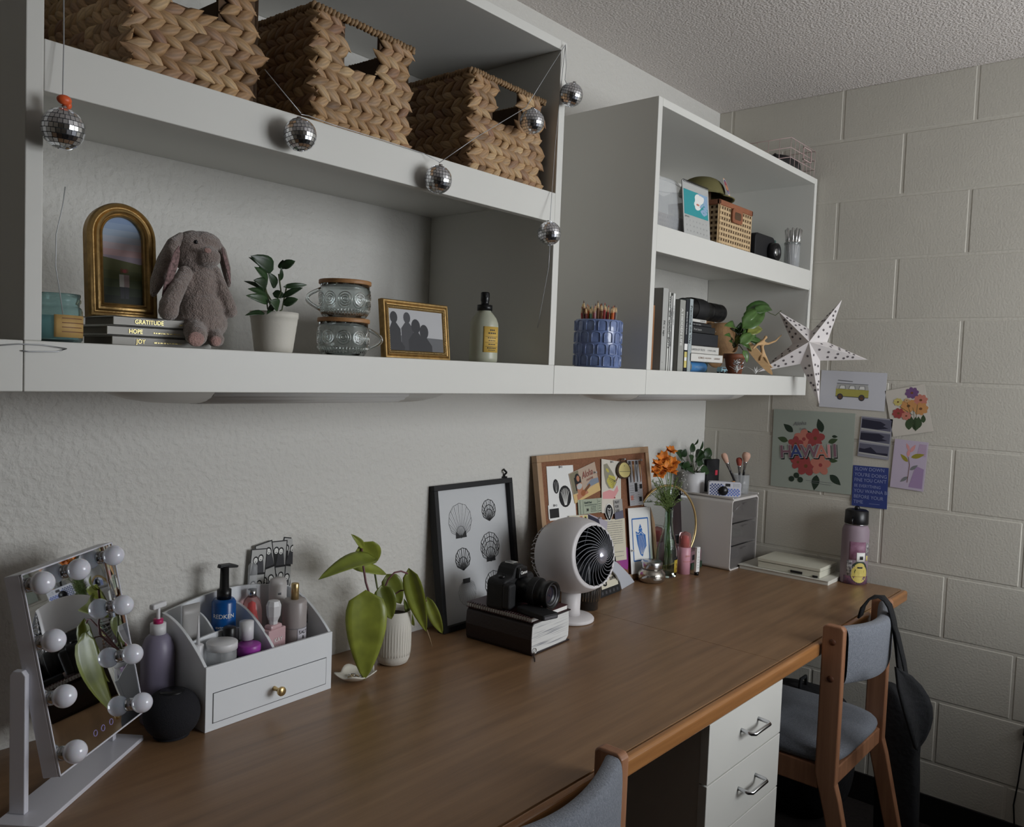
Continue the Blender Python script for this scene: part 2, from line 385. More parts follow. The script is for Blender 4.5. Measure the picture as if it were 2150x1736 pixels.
K = {n: flat('ink_'+n, c) for n,c in dict(black=(20,20,22), grey=(120,122,124), dgrey=(66,66,70), lgrey=(178,178,176), white=(226,226,222), red=(154,68,68),
     coral=(192,122,106), pink=(212,150,150), green=(58,76,48), dgreen=(36,52,40), lgreen=(138,160,70), blue=(48,108,184), navy=(56,70,120), sky=(140,168,196), teal=(48,146,152),
     yellow=(200,186,112), orange=(196,142,88), brown=(112,72,44), tan=(196,160,116), purple=(112,80,124), lilac=(196,180,200), magenta=(160,44,140), sand=(206,176,120), mauve=(126,92,104), seablue=(96,150,180)).items()}
def leaf(b, P0, P1, W, nrm, bend=.15, fold=.12, nu=6, nv=4, shape=.8, mi=0, curl=0):
    P0, P1, nrm = Vector(P0), Vector(P1), Vector(nrm); d = P1-P0; L = d.length; dn = d.normalized()
    side = dn.cross(nrm).normalized(); n2 = side.cross(dn)
    def f(u, v):
        s_ = v*2-1; wv = W/2*max(0, math.sin(PI*min(1, u**shape)))**.75
        return P0 + d*u + side*s_*wv + n2*(bend*L*math.sin(PI*u) - curl*L*u*u + fold*abs(s_)*wv*2)
    return b.grid(f, nu, nv, mi, True)
def glyphline(pr, x, y, w, m, h=.0012, seed=0, gap=.3):
    """a line of tiny writing too small to read"""
    R = random.Random(seed); q = x
    while q < x+w:
        l = R.uniform(.6,2.2)*h
        pr.p([(q,y),(min(q+l,x+w),y),(min(q+l,x+w),y+h*R.uniform(.5,.9)),(q,y+h*R.uniform(.5,.9))], m, lift=.0006); q += l+h*gap*2
# ------------------------------------------------------------------ woven baskets on the upper shelf
def lobe_mesh(L, W, TH):
    b = B(); rings = [(-.5,.03),(-.30,.62),(-.08,1),(.14,.88),(.5,.03)]; n = 6; vs = []
    for t,r in rings:
        for j in range(n):
            a = 2*PI*j/n; vs.append((t*L, -TH*.5*r*math.sin(a)-TH*.1*r, W/2*r*math.cos(a)))
    fs = [(i*n+j, i*n+(j+1)%n, (i+1)*n+(j+1)%n, (i+1)*n+j) for i in range(len(rings)-1) for j in range(n)]
    return b.add(vs, fs, 0, True)
lobe_src = None
def basket(label, x, y, wd, dp, h, rz):
    global lobe_src
    t = thing('woven_basket', label, 'basket', (x,y,1.798), rz, 'braided water hyacinth baskets on the upper shelf')
    M = PM[t.name]
    hx0, hx1, hz0, hz1 = wd*.30, wd*.65, h*.60, h-.012
    b = B(); i_ = .006
    for a,c in (((i_,i_,0),(hx0,.012,h)), ((hx1,i_,0),(wd-i_,.012,h)), ((hx0,i_,0),(hx1,.012,hz0)), ((i_,i_,0),(.012,dp,h)), ((wd-.012,i_,0),(wd-i_,dp,h)), ((i_,dp-.01,0),(hx0,dp,h)), ((hx1,dp-.01,0),(wd-i_,dp,h)), ((hx0,dp-.01,0),(hx1,dp,hz0)), ((i_,i_,0),(wd-i_,dp,.006))): b.box(a,c)
    b.build('lining', m_dkbr, t)
    rp, sp = h/12, .0235
    cnt = [0]
    def put(loc, rx, rz_):
        global lobe_src
        if lobe_src is None: o = lobe_mesh(.050, .0195, .013).build('braid_strand', m_hya, t); lobe_src = o
        else: o = lobe_src.copy(); COL.objects.link(o); o.parent = t
        s_ = random.uniform(.88,1.12)
        o.matrix_local = Matrix.Translation(Vector(loc)) @ RZ(rz_) @ RY(rx) @ Matrix.Diagonal((s_, random.uniform(.8,1.15), random.uniform(.9,1.15), 1))
    for r in range(12):
        z = (r+.5)*rp
        k = 0; q = sp*.62 + (sp/2 if (r//2)%2 else 0)*.5
        while q < wd-.010:
            if not (hx0-.004 < q < hx1+.004 and hz0+.002 < z < h):
                put((q, .004+random.uniform(-.0015,.0015), z), (.46 if r%2 else -.46)+random.uniform(-.2,.2), 0)
            q += sp*random.uniform(.93,1.05)
        q = sp*.6
        while q < dp-.01:
            put((.004, q, z), (.5 if r%2 else -.5)+random.uniform(-.14,.14), -PI/2); q += sp*1.04
    # twisted rim rope
    b = B(); loop = [(0,0),(wd,0),(wd,dp),(0,dp)]; R = random.Random(3)
    for i in range(4):
        p, q = Vector((*loop[i],h)), Vector((*loop[(i+1)%4],h)); n = int((q-p).length/.0078)
        ang = math.atan2(q.y-p.y, q.x-p.x)
        for k in range(n):
            c = p.lerp(q, (k+.5)/n); b.ball(c+Vector((0,0,R.uniform(-.001,.001))), (.0042,.0062,.0072), 7, 5, M=(RZ(ang) @ RY(.45)).to_3x3())
    o = b.build('rim_rope', m_rope, t)
    return t
basket('braided wicker basket at the left end of the upper shelf, cut off by the frame', -2.381, -.372, .209, .30, .184, math.radians(2))
basket('braided wicker basket in the middle of the upper shelf, handle hole in front', -2.086, -.374, .224, .29, .184, math.radians(3.5))
basket('braided wicker basket at the right end of the upper shelf, behind a hanging ball', -1.722, -.372, .235, .29, .190, math.radians(2))
# ------------------------------------------------------------------ mirror-ball garland
t = thing('mirror_ball_garland', 'string garland of six small mirrored disco balls draped over the large shelf unit', 'garland', (-1.84,-.41,1.75))
GY = -.392
def wire(pts, r=.0007):
    B().tube(pts, r, 6, 0).build('wire', m_wire, t, world=True)
balls = [(132,270,-.416),(630,283,-.416),(920,377,-.414),(1117,255,-.412),(1199,199,-.414),(1153,490,-.414)]
tilt = [.1,-.15,.2,0,.3,-.2]
bm_tiles = None
for i,(u,v,y) in enumerate(balls):
    c = at(u,v,y=y); r = .0245
    M = T(*c) @ RX(tilt[i]) @ RZ(i*1.3)
    core = B().ball((0,0,0), r-.0008, 24, 14).build('mirror_ball', m_core, t)
    core.matrix_local = PM[t.name].inverted() @ M; PM[core.name] = M
    b = B(); nr = 13
    for k in range(nr):
        t0, t1 = PI*(k+.06)/nr, PI*(k+.94)/nr; tm = (t0+t1)/2; n = max(3, int(2*PI*r*math.sin(tm)/.0056)); jit = random.random()
        for j in range(n):
            a0, a1 = 2*PI*(j+.05+jit)/n, 2*PI*(j+.95+jit)/n
            nn = Vector((math.sin(tm)*math.cos((a0+a1)/2), math.sin(tm)*math.sin((a0+a1)/2), math.cos(tm)))
            q = [Vector((math.sin(p_)*math.cos(a_), math.sin(p_)*math.sin(a_), math.cos(p_)))*r for p_,a_ in ((t0,a0),(t1,a0),(t1,a1),(t0,a1))]
            pl = r*math.cos(PI/nr/2)
            tv = nn + Vector((random.uniform(-.03,.03), random.uniform(-.03,.03), random.uniform(-.03,.03))); tv.normalize()
            q = [p_ + tv*((pl+.0004)-p_.dot(tv)) for p_ in q]
            lo = [p_ - nn*.0012 for p_ in q]
            b.add(q+lo, [(0,1,2,3),(0,4,5,1),(1,5,6,2),(2,6,7,3),(3,7,4,0)])
    o = b.build('mirror_tiles', m_tile, core); o['kind'] = 'stuff'
    B().lathe([(0,.0275),(.0035,.0272),(.0035,.0235)], 12).build('ball_cap', m_silver, core)
    if i == 0: B().ball((0,0,.034), (.009,.006,.006), 10, 8).ball((.005,.002,.029), .005, 8, 6).build('orange_clip', m_orange, core)
def W(*pts): return [at(u,v,y=(p[0] if p else GY)) for u,v,*p in pts]
wire(W((134,-40,-.398),(134,90,-.398),(132,180,-.404),(132,232,-.416)))
wire(W((556,146,-.392),(592,190,-.398),(632,238,-.412)))
wire(W((632,240,-.412),(648,243,-.392),(700,262,-.391),(800,293,-.391),(890,322,-.391),(922,340,-.41)))
wire(W((922,342,-.412),(1000,288,-.412),(1104,226,-.412)))
wire(W((1104,226,-.412),(1150,152,-.40),(1187,94,-.392)))
wire(W((1187,94,-.392),(1189,140,-.398),(1186,168,-.404),(1193,182,-.413)))
wire(W((1187,94,-.392),(1176,200,-.391),(1166,300,-.391),(1159,400,-.391),(1155,462,-.41)))
wire(W((1155,500,-.412),(1152,560,-.40),(1141,620,-.38),(1128,690,-.35),(1124,715,-.34),(1132,745,-.34),(1130,757,-.34)))
wire(W((137,392,-.36),(132,430,-.36),(118,492,-.36),(117,560,-.36),(126,616,-.35),(132,660,-.34)))
for k in range(9):
    a = k*.7; c = at(1155+k*1.5,462-k,y=-.41)
B().tube(W((-20,726,-.388),(40,722,-.389),(90,724,-.389),(140,732,-.3885),(120,738,-.3885),(60,738,-.389),(46,736,-.389)), .0009, 6).build('loose_wire', m_wire, t, world=True)
# ------------------------------------------------------------------ lower shelf of the large unit
m_aqua = mat('aqua_glass', (214,238,238), .08, trans=.96, ior=1.2)
m_wax = mat('pale_wax', (150,186,190), .5)
m_label = mat('amber_label', (188,154,96), .6, var=.12, vscale=60)
c = at(120,700,y=-.30)
t = thing('candle_jar', 'aqua glass candle jar with an amber label at the left end of the shelf', 'candle', (c.x,c.y,ZT))
b = B().lathe([(0,.001),(.029,.001),(.031,.004),(.031,.043),(.0295,.047),(.027,.049),(.0272,.053),(.029,.055),(.029,.058),(.0275,.060),(.0285,.064),(.028,.066),(.0265,.066),(.0265,.058),(.0255,.05),(.029,.044),(.029,.004),(0,.004)], 40)
b.build('jar', m_aqua, t)
B().lathe([(0,.005),(.0285,.005),(.0285,.036),(0,.036)], 32).build('wax', m_wax, t)
b = B().grid(lambda u,v: Vector((.0314*math.cos(-2.05+u*2.0), .0314*math.sin(-2.05+u*2.0), .007+v*.03)), 16, 1); lb = b.build('paper_label', m_label, t, solid=.0003)
b = B()
for k in range(4):
    z0 = .032-k*.006; b.grid(lambda u,v: Vector((.0318*math.cos(-1.75+u*(1.0+.3*(k%2))), .0318*math.sin(-1.75+u*(1.0+.3*(k%2))), z0+v*.0012)), 10, 1)
b.build('label_print', K['brown'], lb)
# books
m_greyb = mat('pale_grey_cover', (176,174,168), .55); m_pages = mat('page_edges', (122,116,106), .8, bump=.0006, bscale=500, stretch=(1,1,30))
m_goldink = mat('gold_foil_lettering', (214,196,130), .35, .4)
z = ZT; yb = -.305
for k,(u0,word,lab_) in enumerate(((236,'JOY','bottom book of the pale grey stack, gold JOY on the spine'),(225,'HOPE','middle book of the pale grey stack, gold HOPE on the spine'),(238,'GRATITUDE','top book of the pale grey stack, gold GRATITUDE on the spine'))):
    p = at(u0,700,y=yb); th = .0142
    tb = thing('book', lab_, 'book', (p.x+.075,yb+.07,z), 0, 'pale grey books lying under the arched frame')
    x0 = p.x; x1 = p.x+.152
    b = B().box((x0,yb,z),(x1,yb+.105,z+.0018)).box((x0,yb,z+th-.002),(x1,yb+.105,z+th-.0002)).box((x0,yb,z),(x1,yb+.002,z+th-.0002)); b.build('cover', m_greyb, tb, world=True, bevel=.0004)
    B().box((x0+.0025,yb+.002,z+.0018),(x1-.0025,yb+.102,z+th-.002)).build('pages', m_pages, tb, world=True)
    pr = Print(frame((x0,yb,z),(1,0,0),(0,0,1))); pr.text(word, .030 if k else .034, .004, .0088, m_goldink, sx=.9, bold=.0001)
    glyphline(pr, .034+len(word)*.0062+.008, .0052, .042, m_goldink, .0022, k); pr.build('spine_lettering', tb)
    z += th
ztopb = z
# arched gold frame
ca = at(262,668,y=-.23)
t = thing('arched_photo_frame', 'arched antique gold photo frame standing on the pale grey books', 'photo frame', (ca.x,ca.y,ztopb), rot=RX(-.09))
Wd, Hh = .104, .176
def arch(inset, n=24):
    w_, r_ = Wd/2-inset, Wd/2-inset; zc = Hh-Wd/2
    return [(-w_,inset),(w_,inset)] + [(r_*math.cos(PI*i/n), zc+r_*1.0*math.sin(PI*i/n)) for i in range(n+1)]
def band(b, i0, i1, y0, y1):
    A, C = arch(i0), arch(i1); n = len(A)
    b.add([(x,y0,z) for x,z in A]+[(x,y1,z) for x,z in C], [(i,(i+1)%n,n+(i+1)%n,n+i) for i in range(n)], 0, True)
b = B(); prof = [(0,.016),(0,.002),(.002,-.003),(.005,-.004),(.0075,-.001),(.009,-.001),(.0115,-.005),(.0145,-.0055),(.0165,-.002),(.018,-.001),(.0195,-.003),(.0215,-.0015),(.022,.004)]
for i in range(len(prof)-1): band(b, prof[i][0], prof[i+1][0], prof[i][1], prof[i+1][1])
b.poly([(x,.016,z) for x,z in arch(0)])
b.build('frame', m_gold, t)
pr = Print(Matrix(((1,0,0,0),(0,0,-1,.0035),(0,1,0,0),(0,0,0,1))), 0)
A = arch(.0215)
def clipz(z0,z1):
    w_ = Wd/2-.0215; zc = Hh-Wd/2; L_ = []
    for i in range(7):
        z_ = z0+(z1-z0)*i/6; wx = w_ if z_ <= zc else math.sqrt(max(0,w_*w_-(z_-zc)**2)); L_.append((wx,z_))
    return L_ + [(-x,z_) for x,z_ in L_[::-1]]
skyc = [(126,148,182),(140,160,188),(156,172,192),(172,178,192),(190,176,182),(196,164,166),(168,154,168)]
ztop_, zmid = Hh-.0215, .085
for k,cc in enumerate(skyc):
    a = ztop_-(ztop_-zmid)*k/7; d = ztop_-(ztop_-zmid)*(k+1)/7; pr.p(clipz(d,a), flat('photo_sky%d'%k, cc), lift=0)
for k,cc in enumerate([(96,98,58),(84,90,52),(70,78,48),(54,62,44),(40,46,36)]):
    a = zmid-(zmid-.0215)*k/5; d = zmid-(zmid-.0215)*(k+1)/5; pr.p(clipz(d,a), flat('photo_field%d'%k, cc), lift=0)
pr.p([(-.0305,.085),(.0305,.078),(.0305,.0845),(-.0305,.092)], flat('photo_field0',(96,98,58)))
for dx,ct in ((-.001,(190,186,180)),(.006,(150,130,128))):
    pr.p(ell(dx,.073,.003,.0038,10), K['brown']).p([(dx-.004,.048),(dx+.004,.048),(dx+.0042,.067),(dx-.0042,.067)], flat('shirt%d'%ct[0],ct)).p([(dx-.003,.030),(dx+.003,.030),(dx+.0035,.048),(dx-.0035,.048)], K['dgrey'])
pr.p(ell(.003,.0725,.003,.003,10), K['red'])
pr.build('photograph', t, world=False)
B().box((-.01,.016,.0),(.01,.05,.003)).box((-.012,.014,.02),(.012,.018,.12)).build('easel_back', m_dkbr, t)
# ------------------------------------------------------------------ plush bunny
m_fur = mat('mauve_grey_plush', (150,134,126), .95, var=.3, vscale=130, bump=.004, bscale=420, sheen=.6)
m_furp = mat('pale_pink_plush', (176,140,132), .95, var=.25, vscale=120, bump=.003, bscale=420, sheen=.4)
m_lining = mat('floral_ear_lining', (150,120,120), .9, col2=(84,70,66), vscale=260)
BY = -.285
cb = at(418,731,y=BY)
t = thing('plush_bunny', 'soft mauve-grey plush bunny with long drooping ears leaning on the books', 'soft toy', (cb.x,BY,ZT))
s_ = 1/ (FPX/ (MR.transposed() @ (cb-CAM)).z*-1)
def E(u, v, y, ru, rv, ry=None): 
    c = at(u,v,y=y); return c, (ru*s_*1.04, (ry or (ru+rv)/2)*s_, rv*s_)
b = B()
for e in ((418,652,BY,50,52,46),(420,678,BY,55,38,50),(418,600,BY,40,52,38),(408,530,BY+.004,47,45,42),(436,540,BY-.022,26,22,24),(425,512,BY,38,26,34),(397,600,BY-.0,30,30,30)):
    c,r = E(*e); b.ball(c, r, 20, 14)
def limb(b, pts, rad, y):
    P = [at(u,v,y=yy) for (u,v,yy) in pts]; n = len(P)
    for i in range(n-1):
        for k in range(6):
            f_ = k/5; b.ball(P[i].lerp(P[i+1],f_), (rad[i]+(rad[i+1]-rad[i])*f_)*s_, 12, 8)
limb(b, [(388,573,BY-.02),(372,605,BY-.034),(355,640,BY-.04),(354,652,BY-.04)], [15,17,19,20], BY)
limb(b, [(450,570,BY-.01),(463,600,BY-.02),(478,636,BY-.022),(485,654,BY-.02)], [13,14,15,14], BY)
limb(b, [(408,690,BY-.02),(412,705,BY-.045)], [24,22], BY); limb(b, [(440,695,BY-.01),(453,712,BY-.04)], [20,17], BY)
o = b.build('body', m_fur, t, world=True); q = o.modifiers.new('r','REMESH'); q.mode = 'VOXEL'; q.voxel_size = .0022; q.use_smooth_shade = True
q = o.modifiers.new('s','SMOOTH'); q.iterations = 6; q.factor = .6
tx = bpy.data.textures.new('fur','CLOUDS'); tx.noise_scale = .006
q = o.modifiers.new('d','DISPLACE'); q.texture = tx; q.strength = .0022; q.texture_coords = 'LOCAL'
b = B()
for u,v,y,ru,rv in ((412,712,BY-.060,17,15),(453,716,BY-.053,12,11)):
    c,r = E(u,v,y,ru,rv,6); b.ball(c, r, 14, 8)
b.build('foot_pad', m_furp, t, world=True)
def ear(pts, wds, name):
    P = [at(u,v,y=y) for u,v,y in pts]; b = B()
    for i in range(len(P)-1):
        for k in range(7):
            f_ = k/6; w_ = (wds[i]+(wds[i+1]-wds[i])*f_)*s_; c = P[i].lerp(P[i+1],f_); b.ball(c, (w_*.75, w_, w_), 12, 8)
    o = b.build(name, m_fur, t, world=True); q = o.modifiers.new('r','REMESH'); q.mode = 'VOXEL'; q.voxel_size = .0022; q.use_smooth_shade = True
    q = o.modifiers.new('s','SMOOTH'); q.iterations = 5; q.factor = .6; return o
e1 = ear([(380,497,BY),(362,515,BY-.012),(345,550,BY-.012),(330,590,BY-.008),(322,615,BY-.004)], [10,16,19,17,9], 'ear')
e2 = ear([(450,503,BY),(466,530,BY-.006),(475,565,BY-.006),(480,598,BY-.004)], [9,12,12,7], 'ear')
b = B(); n_ = Vector((.3,-.9,.1))
leaf(b, at(376,515,y=BY-.036), at(340,622,y=BY-.03), 20*s_, n_, .03, .0, 8, 4); b.build('ear_lining', m_lining, e1, world=True, solid=.001)
b = B(); leaf(b, at(466,520,y=BY-.02), at(484,596,y=BY-.018), 13*s_, Vector((.5,-.85,0)), .03, 0, 8, 4); b.build('ear_lining', m_lining, e2, world=True, solid=.001)
c = at(411,508,y=BY-.035); B().ball(c, .0032, 12, 8).build('eye', m_black, t, world=True)
c = at(436,526,y=BY-.045); B().ball(c, (.006,.003,.0042), 12, 8).build('nose', m_furp, t, world=True)
# ------------------------------------------------------------------ potted plant
m_pot = mat('matte_white_ceramic', (204,200,190), .6, bump=.0002, bscale=200)
m_soil = mat('soil', (44,32,24), .95, bump=.002, bscale=300)
m_leafd = objvar('dark_green_leaf', [(28,52,24),(44,72,36),(36,60,34)], .4, .0002, 60)
m_stem = mat('green_stem', (66,74,44), .6)
YP = -.26; cp = at(574,741,y=YP); px = abs((MR.transposed() @ (cp-CAM)).z)/FPX
t = thing('potted_plant', 'small dark green leafy plant in a white ribbed pot on the shelf', 'plant', (cp.x,YP,ZT))
hp = (741-656)*px
prof = [(0,0),(.030,0),(.032,.003)] + [(.032+.0075*i/8 + (.0003 if i%2 else 0), .003+(hp-.014)*i/8) for i in range(1,9)] + [(.0405,hp-.010),(.0408,hp),(.0375,hp),(.037,hp-.008),(0,hp-.008)]
B().lathe(prof, 40).build('pot', m_pot, t)
B().lathe([(0,hp-.006),(.0372,hp-.007)], 24).build('soil', m_soil, t)
base = at(572,664,y=YP)
stems = [((553,590),(545,560),-.27),((590,612),(585,575),-.27),((575,640),(560,615),-.25),((592,650),(602,600),-.25),((562,648),(556,600),-.28)]
for (u1,v1),(u2,v2),y in stems:
    B().tube([base+Vector((random.uniform(-.006,.006),random.uniform(-.006,.006),-.004)), at(u1,v1,y=y), at(u2,v2,y=y)], .0013, 6).build('stem', m_stem, t, world=True)
LV = [(574,566,526,537,34,-.27),(560,575,522,540,20,-.25),(561,598,534,560,26,-.275),(560,600,532,588,24,-.29),(562,618,512,590,14,-.27),(563,628,520,606,20,-.29),(565,634,516,620,20,-.30),
      (592,562,620,548,20,-.27),(592,565,594,545,18,-.255),(594,602,645,598,12,-.26),(592,625,636,604,14,-.29),(594,640,626,628,20,-.30),(572,616,600,622,18,-.25),(575,640,560,660,12,-.29),
      (556,658,514,662,12,-.29),(585,645,566,632,26,-.30),(588,590,590,560,10,-.25),(578,604,562,572,22,-.24)]
for i,(u0,v0,u1,v1,w_,y) in enumerate(LV):
    b = B(); leaf(b, at(u0,v0,y=y+.005), at(u1,v1,y=y-.008), w_*px, (random.uniform(-.5,.1),-.8,.45 if i%3 else .1), .1, .1, 6, 4, .75)
    b.build('leaf', m_leafd, t, world=True, solid=.0005)
# ------------------------------------------------------------------ glass mugs with bamboo lids
m_bamboo = mat('bamboo', (170,124,80), .5, var=.2, vscale=40, stretch=(1,12,12))
def mug(label, z, ud, u, group):
    c = at(u,700,y=-.25); t = thing('glass_mug', label, 'mug', (c.x,-.25,z), 0, group)
    r, h = .0475, .0625
    P = [(0,.002),(.036,0),(.041,.003),(.043,.010),(r,.016),(r,.052),(.0455,.054),(.0455,h),(.043,h),(.0425,.053),(.0445,.050),(.0445,.018),(.040,.012),(.038,.008),(0,.007)]
    g = B().lathe(P, 48)
    for k in range(10):
        a = 2*PI*k/10+.3
        for rr in (.0125,.008,.004):
            pts = []
            for q in range(17):
                w_ = 2*PI*q/16; aa = a + rr*math.cos(w_)/r; pts.append(((r+.0004)*math.cos(aa),(r+.0004)*math.sin(aa),.034+rr*math.sin(w_)))
            g.tube(pts, .0009, 5, cap=False)
    for k in range(48):
        a = 2*PI*k/48; g.tube([((.0415)*math.cos(a),.0415*math.sin(a),.006),((r)*math.cos(a),r*math.sin(a),.0165)], .0009, 4)
    g.build('glass_body', m_glass, t)
    pts = [(ud*(.0455+.026*math.sin(PI*q/12)), -.004*0, .052-.038*q/12) for q in range(13)]
    hd = B().tube(pts, .0036, 10).build('handle', m_glass, t); hd.rotation_euler = (0,0,-.55 if ud > 0 else -.35)
    B().lathe([(0,h),(.048,h),(.0485,h+.001),(.0485,h+.0065),(.0475,h+.0075),(0,h+.0075)], 40).build('bamboo_lid', m_bamboo, t)
    B().lathe([(0,h-.008),(.0415,h-.008),(.042,h-.001),(0,h-.001)], 30).build('lid_seal', m_acry, t)
mug('lower embossed glass mug with a bamboo lid, handle to the right', ZT, 1, 721, 'stacked embossed glass mugs')
mug('upper embossed glass mug stacked on the other, handle to the left', ZT+.0703, -1, 722, 'stacked embossed glass mugs')
# ------------------------------------------------------------------ beaded gold frame with the group photo
YF = -.262
c0, c1 = at(809,751,y=YF), at(946,754,y=YF+.006)
wf, hf = (c1-c0).length, .118
ang = math.atan2(c1.y-c0.y, c1.x-c0.x)
t = thing('beaded_photo_frame', 'small gold beaded photo frame with a black and white group photo', 'photo frame', (c0.x,c0.y,ZT), rot=RZ(ang) @ RX(-.12))
def rectband(b, pr_, w, h):
    R_ = lambda i: [(i,i),(w-i,i),(w-i,h-i),(i,h-i)]
    for (i0,y0),(i1,y1) in zip(pr_, pr_[1:]):
        A, C = R_(i0), R_(i1)
        b.add([(x,y0,z) for x,z in A]+[(x,y1,z) for x,z in C], [(i,(i+1)%4,4+(i+1)%4,4+i) for i in range(4)])
b = B(); rectband(b, [(0,.012),(0,.001),(.002,-.001),(.005,-.001),(.007,.001),(.009,-.0015),(.011,-.001),(.0125,.0015),(.0155,.0015),(.0175,.003)], wf, hf)
b.poly([(0,.012,0),(0,.012,hf),(wf,.012,hf),(wf,.012,0)]); b.build('frame', m_gold, t)
b = B()
for i in range(4):
    p = [(.014,.014),(wf-.014,.014),(wf-.014,hf-.014),(.014,hf-.014)]; a, c = Vector(p[i]), Vector(p[(i+1)%4]); n = int((c-a).length/.0036)
    for k in range(n): q = a.lerp(c,k/n); b.ball((q.x,.0002,q.y), .0017, 6, 4)
o = b.build('beading', m_goldlt, t); o['kind'] = 'stuff'
pr = Print(Matrix(((1,0,0,0),(0,0,-1,.0026),(0,1,0,0),(0,0,0,1))), 0); A = .0175
pr.p([(A,A),(wf-A,A),(wf-A,hf-A),(A,hf-A)], flat('photo_grey_sky',(176,176,178))); pr.p([(A,A),(wf-A,A),(wf-A,.045),(A,.048)], flat('photo_grey_sea',(96,97,100)))
dk = flat('photo_dark_figures',(44,44,48)); dk2 = flat('photo_mid_figures',(62,62,66))
for x,z,r,s2 in ((.030,.083,.012,1.0),(.066,.084,.0115,1.0),(.036,.052,.014,1.2),(.090,.068,.015,1.15),(.113,.058,.015,1.1)):
    m_ = dk if r != .0115 else dk2
    pr.p(ell(x,z,r*.85,r,14), m_); zb = A; w_ = r*1.45
    x0_ = max(A,x-w_); x1_ = min(wf-A,x+w_)
    pr.p([(x0_,zb),(x1_,zb),(x1_,z-r*1.9),(x+r*.5,z-r*.85),(x-r*.5,z-r*.85),(x0_,z-r*1.9)], m_)
pr.build('photograph', t, world=False)
B().box((wf/2-.02,.012,.0),(wf/2+.02,.015,.085)).box((wf/2-.01,.014,0),(wf/2+.01,.055,.003)).build('easel_back', m_black, t)
# ------------------------------------------------------------------ spray bottle
cs = at(1016,700,y=-.28)
t = thing('spray_bottle', 'frosted spray bottle with a black mist cap and a yellow label', 'bottle', (cs.x,-.28,ZT), -.5)
m_frost = mat('frosted_bottle', (196,198,178), .35, trans=.25, sss=.1)
B().lathe([(0,0),(.028,0),(.0305,.003),(.031,.01),(.031,.078),(.030,.086),(.026,.096),(.018,.106),(.014,.110),(.0138,.114),(0,.114)], 36).build('bottle', m_frost, t)
B().lathe([(0,.112),(.0165,.112),(.0165,.124),(.0085,.125),(.0085,.131),(.0095,.133),(.0095,.150),(.008,.152),(0,.152)], 24).build('spray_cap', m_black, t)
B().box((-.003,-.0115,.140),(.003,-.008,.146)).build('nozzle', m_black, t, bevel=.0006)
m_lab2 = mat('straw_label', (206,170,84), .55)
A0, A1 = -PI/2-.35, -PI/2+1.0
lb = B().grid(lambda u,v: Vector((.0313*math.cos(A0+(A1-A0)*u), .0313*math.sin(A0+(A1-A0)*u), .022+v*.055)), 14, 1).build('paper_label', m_lab2, t, solid=.0003)
b = B()
for z0,w0,h0 in ((.068,.35,.003),(.0615,.55,.003),(.0555,.9,.0006),(.052,.6,.0018),(.046,.5,.0018),(.0425,.9,.0006),(.038,.5,.0022),(.034,.9,.0006),(.030,.65,.0024),(.026,.5,.0012)):
    a0 = (A0+A1)/2-w0*.6; nn = max(1,int(w0*9)) if h0 > .001 else 1
    for q in range(nn):
        s0, s1 = a0+w0*1.2*q/nn, a0+w0*1.2*(q+(.7 if nn > 1 else 1))/nn
        b.grid(lambda u,v: Vector((.0317*math.cos(s0+(s1-s0)*u), .0317*math.sin(s0+(s1-s0)*u), z0+v*h0)), 2 if nn > 1 else 10, 1)
b.build('label_print', K['black'], lb)
# ------------------------------------------------------------------ blue cup with pencils
m_bluec = mat('cobalt_glazed_ceramic', (112,130,174), .2, var=.35, vscale=60, bump=.0004, bscale=120, coat=.4)
cc = at(1256,700,y=-.312); RC = .058; HC = .118
t = thing('pencil_cup', 'blue glazed ceramic cup with rows of arches, full of pencils', 'cup', (cc.x,cc.y,ZT))
b = B().lathe([(0,0),(RC-.003,0),(RC,.003),(RC,HC-.003),(RC-.001,HC),(RC-.004,HC),(RC-.005,.006),(0,.006)], 60)
rows = 4
for r in range(rows):
    z0 = .004 + r*.0285; n = 12
    for k in range(n):
        a = 2*PI*(k+(.5 if r%2 else 0))/n; wv = .0122
        oc = [(-wv,0),(wv,0)] + [(wv*math.cos(PI*q/8)**1 if True else 0, .0185+.0078*math.sin(PI*q/8)**.6) for q in range(9)]
        ic = [(x*.80, z_*.90+.0012) for x,z_ in oc]
        def Pp(x,z_,d): aa = a+x/RC; return ((RC+d)*math.cos(aa),(RC+d)*math.sin(aa),z0+z_)
        n_ = len(oc); vs = [Pp(x,z_,-.0005) for x,z_ in oc]+[Pp(x,z_,.0026) for x,z_ in [(x*.93,z_*.97) for x,z_ in oc]]+[Pp(x,z_,.0024) for x,z_ in ic]+[Pp(x,z_,.0002) for x,z_ in [(x*.94,z_*.98) for x,z_ in ic]]
        fs = [(m_*n_+i, m_*n_+(i+1)%n_, (m_+1)*n_+(i+1)%n_, (m_+1)*n_+i) for m_ in range(3) for i in range(n_)]
        b.add(vs, fs, 0, True)
b.build('cup', m_bluec, t)
m_pw = mat('pencil_wood', (206,176,134), .6)
pc = [('dark red',(96,34,34)),('maroon',(78,26,32)),('brown',(92,58,38)),('black',(28,26,28)),('green',(44,92,60)),('orange',(196,98,48)),('cream',(200,184,150)),('red',(170,44,44)),('yellow',(200,168,60)),('blue',(44,70,130)),('pink',(190,110,120)),('grey',(120,118,116))]
src = {}
